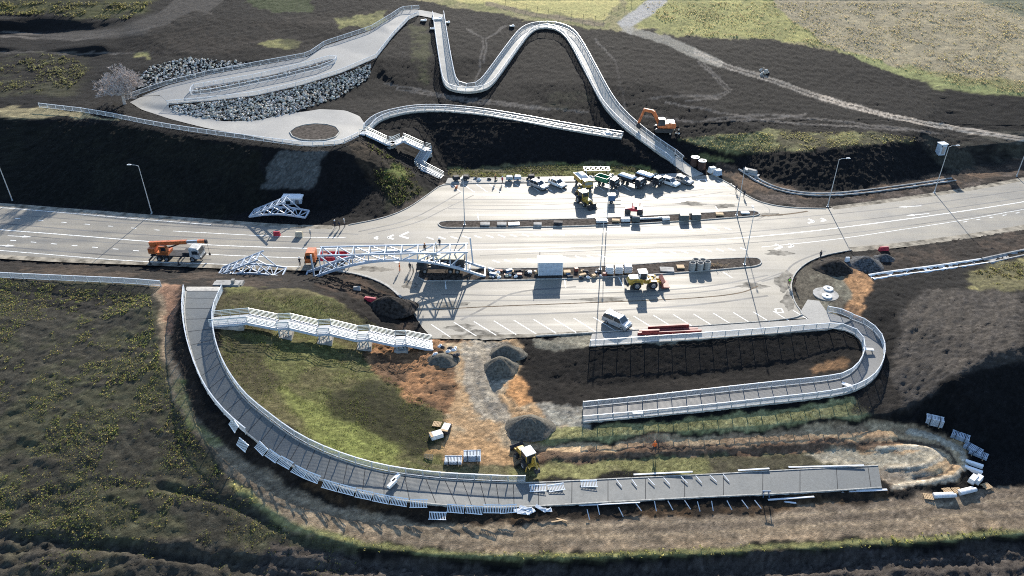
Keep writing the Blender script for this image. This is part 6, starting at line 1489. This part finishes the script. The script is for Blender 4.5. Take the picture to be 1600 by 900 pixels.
# ================================================================== PEOPLE
M_SKIN = mat('skin', (.50, .31, .22), .6, 0, .05, 5); M_HIVIS = mat('orange work clothes', (.80, .15, .03), .75, 0, .1, 6, .2); M_GREENV = mat('lime safety vest', (.30, .66, .06), .7, 0, .1, 6, .2)
M_NAVY = mat('dark work clothes', (.035, .038, .05), .85, 0, .2, 6, .2); M_BRN = mat('brown jacket', (.10, .06, .045), .85, 0, .2, 6, .2); M_PALEC = mat('pale work clothes', (.45, .42, .36), .8, 0, .12, 6, .2); M_HELMO = mat('orange helmet', (.75, .22, .04), .35, 0, .05, 4); M_HELMW = mat('white helmet', (.8, .8, .78), .35, 0, .05, 4)
def person_mesh(pose):
    V = []; E = []; Rd = []
    def v(p, r, par=None):
        V.append(Vector(p)); Rd.append(r)
        if par is not None: E.append((par, len(V) - 1))
        return len(V) - 1
    lean, spread, la, ra_ = pose
    pel = v((0, 0, .95), .15); sp = v((lean * .15, 0, 1.12), .14, pel); ch = v((lean * .35, 0, 1.34), .165, sp); nk = v((lean * .5, 0, 1.5), .065, ch); hd = v((lean * .55, 0, 1.63), .095, nk); v((lean * .57 + .015, 0, 1.72), .085, hd)
    for s, arm in ((-1, la), (1, ra_)):
        sh = v((lean * .45, s * .19, 1.43), .075, ch); el = v((lean * .45 + arm[0], s * (.23 + arm[2]), 1.43 + arm[1]), .05, sh); wr = v((lean * .45 + arm[3], s * (.24 + arm[2]), 1.43 + arm[4]), .034, el)
        d = (V[wr] - V[el]).normalized(); pm = v(V[wr] + d * .09, .035, wr)
        for k, (o, ln) in enumerate(((-.03, .07), (-.01, .085), (.01, .08), (.03, .065))): f = v(V[pm] + d * .04 + Vector((o, 0, 0)), .01, pm); v(V[f] + d * ln * .8 + Vector((o * .2, -s * .015, 0)), .008, f)
        th = v(V[wr] + d * .05 + Vector((.045, -s * .01, 0)), .011, wr); v(V[th] + d * .045 + Vector((.012, 0, 0)), .009, th)
        hp = v((0, s * .1, .88), .1, pel); kn = v((spread * s * .5 + .03, s * .12, .5), .068, hp); an = v((spread * s, s * .13, .09), .045, kn); v((spread * s + .16, s * .14, .045), .042, an)
    me = bpy.data.meshes.new('person_skel'); me.from_pydata([tuple(p) for p in V], E, []); o = bpy.data.objects.new('tmp', me); COL.objects.link(o)
    md = o.modifiers.new('skin', 'SKIN'); md.use_smooth_shade = True
    for i, sv in enumerate(me.skin_vertices[0].data): sv.radius = (Rd[i], Rd[i])
    me.skin_vertices[0].data[0].use_root = True
    ss = o.modifiers.new('sub', 'SUBSURF'); ss.levels = 1
    dg = bpy.context.evaluated_depsgraph_get(); out = bpy.data.meshes.new_from_object(o.evaluated_get(dg)); bpy.data.objects.remove(o)
    zmin = min(w.co.z for w in out.vertices)
    for w in out.vertices: w.co.z -= zmin
    return out, V, zmin
POSES = [(.05, .12, (.02, -.27, .03, .08, -.5), (-.02, -.27, .03, .03, -.52)), (.25, .05, (.12, -.22, .02, .38, -.3), (.1, -.24, .03, .36, -.34)), (.0, .2, (-.06, -.26, .05, -.02, -.5), (.1, -.25, .04, .25, -.42))]
PM = [person_mesh(q) for q in POSES]
def dress(base, V, zmin, jacket, trousers):
    me = base.copy()
    for mm in (M_SKIN, jacket, trousers, M_BLACKP): me.materials.append(mm)
    wr = [V[i] for i in range(len(V))]
    for p in me.polygons:
        c = p.center; z = c.z + zmin
        p.use_smooth = True
        if z < .12: p.material_index = 3
        elif z < .93 and abs(c.y) < .19: p.material_index = 2
        elif z > 1.5: p.material_index = 0
        elif abs(c.y) > .2 and z < .98: p.material_index = 0
        else: p.material_index = 1
    return me
m = MB(); m.lathe((0, 0, 0), [(.15, 0), (.125, .02), (.12, .09), (.075, .15), (.001, .165)], 14); HELM = {}
for mm in (M_HELMO, M_HELMW): HELM[mm.name] = m.mesh('helmet', mm, True)
M_HAIR = mat('dark hair', (.03, .022, .018), .8, 0, .2, 8)
fm = MB()
for s in (-1, 1): fm.box((.098, s * .035, .0), (.012, .03, .016)); fm.box((0, s * .1, -.01), (.04, .02, .06))
fm.prism([(.09, -.05), (.125, -.045), (.1, .01)], -.014, .014); fm.box((.095, 0, -.085), (.012, .05, .014)); FACE = fm.mesh('face_features', M_BRN)
hm = MB(); hm.lathe((0, 0, 0), [(.108, -.04), (.112, .04), (.08, .1), (.001, .115)], 12); HAIR = hm.mesh('hair', M_HAIR, True)
DR = {}
def person(px, py, z, face, pose, jacket, trousers, helmet, label, vest=None):
    p = gpos(px, py) if z is None else U(px, py, z)
    k = (pose, jacket.name, trousers.name)
    if k not in DR: DR[k] = dress(PM[pose][0], PM[pose][1], PM[pose][2], jacket, trousers)
    o = link('person', DR[k], None, p, (0, 0, R(face))); tag(o, label, 'person')
    lean = POSES[pose][0]; zm = PM[pose][2]
    hx = lean * .56
    link('face_features', FACE, o, (hx, 0, 1.655 - zm)); link('hair', HAIR, o, (hx - .012, 0, 1.70 - zm))
    if helmet: link('helmet', HELM[helmet.name], o, (hx, 0, 1.73 - zm))
    if vest:
        q = MB(); q.lathe((lean * .3, 0, 0), [(.175, 1.0 - zm), (.185, 1.2 - zm), (.2, 1.36 - zm), (.12, 1.46 - zm)], 14); w = q.build('safety_vest', vest, o, True)
        for vv in w.data.vertices: vv.co.x = lean * .3 + (vv.co.x - lean * .3) * .8
person(625, 423.5, 0, 200, 0, M_HIVIS, M_HIVIS, M_HELMO, 'worker in orange overalls walking between truss and near lot'); person(641, 422.5, 0, 250, 2, M_NAVY, M_NAVY, M_HELMW, 'worker in dark clothes right of the orange worker on the asphalt'); person(646, 426, 0, 180, 1, M_PALEC, M_BRN, None, 'worker bending over beside the dark worker')
person(486, 371, 0, 240, 2, M_PALEC, M_PALEC, M_HELMW, 'worker in pale clothes on the road right of the beige crate'); person(524, 356, 0, 300, 0, M_NAVY, M_NAVY, M_HELMW, 'worker in dark clothes at the far verge, left of three'); person(531, 357, 0, 240, 2, M_NAVY, M_BRN, None, 'worker in dark clothes at the far verge, middle of three'); person(539, 354, 0, 200, 0, M_PALEC, M_NAVY, M_HELMW, 'worker in a pale jacket at the far verge, right of three')
person(1232, 446, 0, 250, 0, M_NAVY, M_BRN, None, 'person in a lime vest standing at the kerb of the near lot', M_GREENV); person(1241, 445, .1, 200, 2, M_BRN, M_BRN, None, 'person in brown clothes beside the lime vest at the kerb')
person(1149.5, 299, 0, 280, 0, M_NAVY, M_NAVY, None, 'person in dark clothes at the corner of the upper lot, left of two'); person(1162, 308, 0, 230, 2, M_NAVY, M_NAVY, None, 'person in dark clothes at the corner of the upper lot, right of two'); person(1022, 704, None, 270, 2, M_HIVIS, M_NAVY, M_HELMO, 'worker in an orange jacket on the excavated strip above the lower ramp')
person(664, 393.5, 5.6, 300, 0, M_BRN, M_NAVY, M_HELMO, 'worker standing on the long truss near its middle'); person(683, 392.5, 5.6, 200, 1, M_PALEC, M_NAVY, M_HELMW, 'worker bending on the long truss, left of the pair'); person(687, 385.5, 5.6, 250, 0, M_NAVY, M_NAVY, M_HELMW, 'worker standing on the far beam of the long truss')
person(774, 284.5, .13, 260, 0, M_BRN, M_NAVY, M_HELMO, 'worker on the far sidewalk left of the compressors'); person(785, 286.5, .13, 240, 2, M_RED, M_NAVY, M_HELMW, 'worker in a red jacket on the far sidewalk beside the grey compressor'); person(469, 415, 0, 90, 1, M_NAVY, M_NAVY, M_HELMW, 'worker bending on the road edge left of the orange truck'); person(549, 413, 0, 180, 1, M_BRN, M_NAVY, M_HELMO, 'worker bending beside the truss behind the orange truck'); person(1281, 404, None, 200, 0, M_NAVY, M_NAVY, None, 'person in black standing at the black heap right of the near lot')

# ================================================================== BARE TREE
M_BARK = mat('grey twigs', (.44, .385, .355), .9, 0, .2, 3, .2)
def bare_tree(px, py, h, label, seed=3):
    p = gpos(px, py); t = thing('bare_tree', label, 'tree', p); rg = random.Random(seed); tr = MB(); tw = MB()
    tr.cyl((0, 0, -.2), (.1, 0, h * .26), .42, .3, 8)
    def grow(a, d, L, r, lev):
        b = a + d * L; (tr if lev < 2 else tw).cyl(a, b, r, r * .62, 7 if lev < 2 else 3, False)
        if lev >= 6 or L < .25: return
        for _ in range(3 if lev < 5 else 4):
            ax = Vector((rg.uniform(-1, 1), rg.uniform(-1, 1), rg.uniform(-.55, .8))).normalized(); nd = (d * .75 + ax * .8).normalized()
            if nd.z < -.15: nd.z *= .3
            grow(a.lerp(b, rg.uniform(.6, 1)), nd, L * rg.uniform(.62, .82), max(.045, r * .55), lev + 1)
    for k in range(11): a = 2 * math.pi * k / 11; grow(Vector((.1, 0, h * .2)), Vector((math.cos(a) * .9, math.sin(a) * .9, (.25, .7, 1.5)[k % 3])).normalized(), h * .27, .15, 1)
    tr.build('trunk', M_BARK, t, False, False); tag(tw.build('crown', M_BARK, t, False, False), kind='stuff')
bare_tree(195, 163, 11.0, 'round bare leafless tree beside the terrace path')

# ================================================================== STONES
rg = np.random.default_rng(4)
def ico():
    bm = bmesh.new(); bmesh.ops.create_icosphere(bm, subdivisions=1, radius=1); v = np.array([q.co[:] for q in bm.verts]); f = np.array([[w.index for w in q.verts] for q in bm.faces]); bm.free(); return v, f
IV, IF = ico()
STONE_MATS = [mat('pale boulder', (.60, .54, .46), .9, 0, .3, 2, .2), mat('grey boulder', (.38, .36, .33), .9, 0, .3, 2, .2), mat('brown boulder', (.44, .37, .29), .9, 0, .3, 2, .2)]
STONE_MESH = []
for k in range(9):
    v = IV * rg.uniform(.72, 1.12, (len(IV), 1)) * np.array([1, rg.uniform(.7, 1), rg.uniform(.55, .85)]); me = bpy.data.meshes.new('boulder'); me.from_pydata(v.tolist(), [], IF.tolist()); me.materials.append(STONE_MATS[k % 3]); STONE_MESH.append(me)
def stones(poly, dens, smin, smax, name, label, n_single=0, lift=-.3):
    W = [hit(*q) for q in poly]; A = np.array([(q.x, q.y) for q in W]); area = abs(sum(A[i - 1][0] * A[i][1] - A[i][0] * A[i - 1][1] for i in range(len(A)))) / 2
    n = int(area * dens); P = []
    while len(P) < n:
        c = rg.uniform(A.min(0), A.max(0), (n * 2, 2)); c = c[inpoly(c[:, 0], c[:, 1], [tuple(a) for a in A])]; P += c.tolist()
    P = P[:n]; S = smin * .7 + (smax * 1.25 - smin * .7) * rg.random(n) ** 2.2; order = np.argsort(-S)
    root = thing(name, label, 'boulders', W[0]); o0 = W[0]
    vs, fs, cs = [], [], []
    for r_, i in enumerate(order):
        x, y = P[i]; z = max(gz(x, y), gz(x, y, GZ0) + lift) + S[i] * .2
        if r_ < n_single: link('boulder', STONE_MESH[int(rg.integers(9))], root, (x - o0.x, y - o0.y, z - o0.z), tuple(rg.uniform(0, 6, 3)), (S[i],) * 3)
        else:
            a = rg.uniform(0, 6.28); c, s = math.cos(a), math.sin(a); v = IV * rg.uniform(.7, 1.15, (len(IV), 1)) * S[i] * np.array([1, .8, .7]); v = v @ np.array([[c, -s, 0], [s, c, 0], [0, 0, 1]])
            fs.append(IF + len(vs) * len(IV)); vs.append(v + np.array([x - o0.x, y - o0.y, z - o0.z])); g = rg.choice([.18, .3, .42, .6]) * rg.uniform(.8, 1.2); cs.append(np.tile(np.array([g, g * rg.uniform(.9, .97), g * rg.uniform(.74, .9), 1]), (len(IV), 1)))
    if vs:
        me = bpy.data.meshes.new('rock_fill'); me.from_pydata(np.concatenate(vs).tolist(), [], np.concatenate(fs).tolist()); ca = me.color_attributes.new('Col', 'FLOAT_COLOR', 'POINT'); ca.data.foreach_set('color', np.concatenate(cs).ravel().astype(np.float32)); me.materials.append(M_ROCK)
        tag(link('rock_fill', me, root), kind='stuff')
M_ROCK = attr_mat('rock', .9, .25, .2, (1.0, 4.0), .4, .05)
stones([(264, 166), (330, 160), (400, 152), (470, 136), (532, 118), (580, 100), (578, 122), (530, 152), (455, 178), (395, 189), (335, 187), (272, 178)], 8.0, .15, .38, 'boulder_slope', 'slope of grey boulders below the terrace path', 230)
stones([(304, 146), (306, 141), (400, 125), (480, 106), (515, 96), (520, 96), (500, 105), (440, 120), (370, 134)], 3.4, .16, .38, 'boulder_bed', 'long boulder bed inside the looped railing on the terrace', 60, .22)
stones([(222, 118), (235, 104), (290, 90), (345, 94), (400, 100), (470, 88), (330, 112), (262, 128), (215, 138)], 4.6, .16, .42, 'boulder_mound', 'boulder faced mound above the terrace path', 60)
stones([(1183, 108), (1197, 107), (1202, 114), (1188, 117)], 2.5, .3, .7, 'rock_pile', 'small pale rock pile on the dark hillside at right', 20)
stones([(1040, 203), (1062, 201), (1066, 208), (1046, 210)], 1.6, .2, .45, 'rock_pile', 'pale rubble behind the orange excavator', 10)

# ================================================================== WEEDS AND GRASS
def scatter(name, label, poly, dens, hmin, hmax, cols, clump=0.0, thr=-.2, leaves=4, seed=1, wide=.45):
    """leafy tufts on the finished ground: every tuft a few small leaf triangles"""
    g = np.random.default_rng(seed); W = [hit(*q) if q[1] < 905 and -20 < q[0] < 1620 else U(q[0], q[1], gz(*U(q[0], q[1], 0).xy)) for q in poly]; A = np.array([(q.x, q.y) for q in W])
    area = abs(sum(A[i - 1][0] * A[i][1] - A[i][0] * A[i - 1][1] for i in range(len(A)))) / 2; n = int(area * dens)
    c = g.uniform(A.min(0), A.max(0), (int(n * 2.2), 2)); c = c[inpoly(c[:, 0], c[:, 1], [tuple(a) for a in A])]
    k = fbm(c[:, 0], c[:, 1], 5.0, 4, .65, seed * 3.3) + .7 * fbm(c[:, 0], c[:, 1], 1.2, 2, .6, seed * 5.1); c = c[k > thr][:n]
    ok = ~inpoly(c[:, 0], c[:, 1], [(p.x, p.y) for p in ROADW]); c = c[ok]; N = len(c)
    ix = np.clip(np.searchsorted(xs, c[:, 0]) - 1, 0, NX - 2); iy = np.clip(np.searchsorted(ys, c[:, 1]) - 1, 0, NY - 2)
    z = (GZ[iy, ix] + GZ[iy + 1, ix + 1]) / 2
    h = g.uniform(hmin, hmax, N) * (1 + .8 * np.clip(fbm(c[:, 0], c[:, 1], 3.0, 2, .6, 77.0), -.5, 1))
    M_ = N * leaves; base = np.repeat(np.column_stack([c, z]), leaves, 0); hh = np.repeat(h, leaves); a = g.uniform(0, 2 * np.pi, M_); el = g.uniform(.25, 1.2, M_)
    d = np.column_stack([np.cos(a) * np.cos(el), np.sin(a) * np.cos(el), np.sin(el)]); sd_ = np.column_stack([-np.sin(a), np.cos(a), np.zeros(M_)]); w = hh * wide
    p0 = base + d * (hh * .12)[:, None] - np.array([0, 0, .02]); tip = base + d * hh[:, None]; mid = base + d * (hh * .55)[:, None]
    V = np.stack([p0, mid + sd_ * w[:, None] * .5, tip, mid - sd_ * w[:, None] * .5], 1).reshape(-1, 3)
    me = bpy.data.meshes.new(name); me.vertices.add(len(V)); me.vertices.foreach_set('co', V.ravel().astype(np.float32)); me.loops.add(M_ * 4); me.loops.foreach_set('vertex_index', np.arange(M_ * 4, dtype=np.int32)); me.polygons.add(M_); me.polygons.foreach_set('loop_start', np.arange(0, M_ * 4, 4, dtype=np.int32)); me.polygons.foreach_set('loop_total', np.full(M_, 4, np.int32)); me.update(calc_edges=True)
    C = np.array(cols); pick = g.integers(0, len(C), N); cc = np.minimum(C[pick] * 1.25 * g.uniform(.7, 1.3, (N, 1)), .7); cc = np.repeat(cc, leaves * 4, 0)
    ca = me.color_attributes.new('Col', 'FLOAT_COLOR', 'POINT'); ca.data.foreach_set('color', np.column_stack([cc, np.ones(len(cc))]).ravel().astype(np.float32)); me.materials.append(M_LEAF)
    o = link(name, me); tag(o, label, 'weeds', None, 'stuff'); return o
M_LEAF = attr_mat('weed leaves', .7, .25, .12, (2.0, 8.0), 0)
_b = M_LEAF.node_tree; _p = _b.nodes['Principled BSDF']; _t = _b.nodes.new('ShaderNodeBsdfTranslucent'); _mx = _b.nodes.new('ShaderNodeMixShader'); _mx.inputs[0].default_value = .6
_src = _p.inputs['Base Color'].links[0].from_socket; _b.links.new(_src, _t.inputs[0]); _out = [q for q in _b.nodes if q.type == 'OUTPUT_MATERIAL'][0]; _b.links.new(_p.outputs[0], _mx.inputs[1]); _b.links.new(_t.outputs[0], _mx.inputs[2]); _b.links.new(_mx.outputs[0], _out.inputs[0])
WEED = [(.19, .21, .06), (.13, .16, .045), (.28, .26, .085), (.08, .10, .035), (.32, .25, .10), (.07, .08, .04)]
scatter('field_weeds', 'leafy weeds scattered over the dark left field', [(-20, 445), (235, 458), (250, 560), (270, 625), (310, 692), (370, 762), (430, 812), (300, 850), (0, 840), (-20, 840)], 30, .06, .18, WEED, 0, -.02, 4, 2)
scatter('field_weeds', 'sparse weeds on the ploughed soil at lower left', [(-20, 800), (300, 830), (430, 815), (560, 860), (560, 904), (-20, 904)], 12, .06, .16, WEED, 0, .0, 4, 3)
scatter('verge_weeds', 'bright weed line between the tan strip and the ploughed soil', [(300, 690), (365, 752), (445, 808), (560, 844), (700, 858), (900, 861), (1100, 854), (1300, 844), (1500, 831), (1599, 821), (1599, 835), (1500, 845), (1300, 858), (1100, 868), (900, 875), (700, 871), (560, 858), (440, 822), (345, 756)], 18, .1, .3, [(.33, .32, .10), (.26, .27, .08), (.40, .36, .14), (.16, .16, .06)], 0, -.02, 4, 4)
scatter('hill_grass', 'short green grass on the hill between stairs and ramp', [(352, 455), (450, 453), (520, 468), (572, 496), (600, 520), (570, 560), (650, 620), (700, 650), (690, 740), (600, 733), (530, 713), (470, 684), (420, 648), (382, 612), (354, 570), (342, 530)], 30, .05, .15, [(.12, .15, .035), (.10, .12, .035), (.15, .14, .05), (.07, .075, .03)], 0, -.3, 3, 5, .3)
scatter('strip_grass', 'short grass strip between the loop ramp and the excavated strip', [(870, 672), (1000, 664), (1200, 643), (1330, 629), (1370, 640), (1200, 664), (1000, 678), (850, 687)], 34, .05, .16, [(.14, .15, .045), (.20, .185, .08), (.09, .10, .035)], 0, -.25, 3, 6, .3)
scatter('strip_grass', 'short grass strip between the excavated strip and the lower ramp', [(690, 738), (830, 727), (1000, 719), (1240, 709), (1240, 730), (1000, 742), (820, 750), (700, 745)], 30, .04, .12, [(.13, .14, .045), (.10, .10, .04)], 0, -.2, 3, 7, .3)
scatter('bank_weeds', 'rough grass on the spur below the far stairs', [(575, 222), (640, 262), (660, 300), (620, 325), (588, 290)], 8, .2, .5, [(.11, .13, .04), (.08, .07, .04), (.06, .06, .03)], 0, -.1, 4, 8)
scatter('shelf_grass', 'dry grass on the shelf above the dark right bank', [(1060, 216), (1200, 206), (1330, 206), (1428, 215), (1432, 222), (1330, 228), (1250, 236), (1160, 239), (1090, 230)], 9, .1, .28, [(.34, .31, .14), (.26, .25, .10), (.22, .19, .11)], 0, -.2, 4, 9)
scatter('far_grass', 'rough yellow grass of the far field at upper right', [(1000, 3), (1060, 56), (1200, 60), (1300, 76), (1400, 105), (1500, 134), (1599, 147), (1599, 4)], 2.2, .15, .4, [(.36, .31, .16), (.30, .27, .12), (.26, .21, .13), (.32, .26, .16)], 0, -.2, 4, 10)
scatter('far_grass', 'rough dark grass of the far field at upper left', [(0, 3), (0, 24), (60, 24), (200, 30), (240, 4)], 2.0, .3, .8, [(.13, .13, .05), (.09, .085, .04), (.18, .16, .07)], 0, -.1, 4, 11)
scatter('far_grass', 'patchy dry grass left of the bare tree', [(0, 84), (110, 84), (140, 110), (100, 145), (0, 145)], 2.4, .2, .6, [(.13, .13, .06), (.09, .085, .04)], 0, .0, 4, 12)
scatter('verge_grass', 'dry grass verge at the foot of the bowl', [(700, 264), (800, 261), (900, 256), (950, 255), (1020, 266), (940, 274), (820, 276), (700, 278)], 12, .1, .3, [(.18, .17, .07), (.13, .14, .045), (.09, .08, .05)], 0, -.1, 4, 13)
scatter('bank_weeds', 'weeds by the right flume', [(1505, 428), (1599, 405), (1599, 445), (1530, 450)], 12, .12, .35, [(.2, .18, .08), (.14, .14, .05), (.1, .085, .05)], 0, -.1, 4, 14)
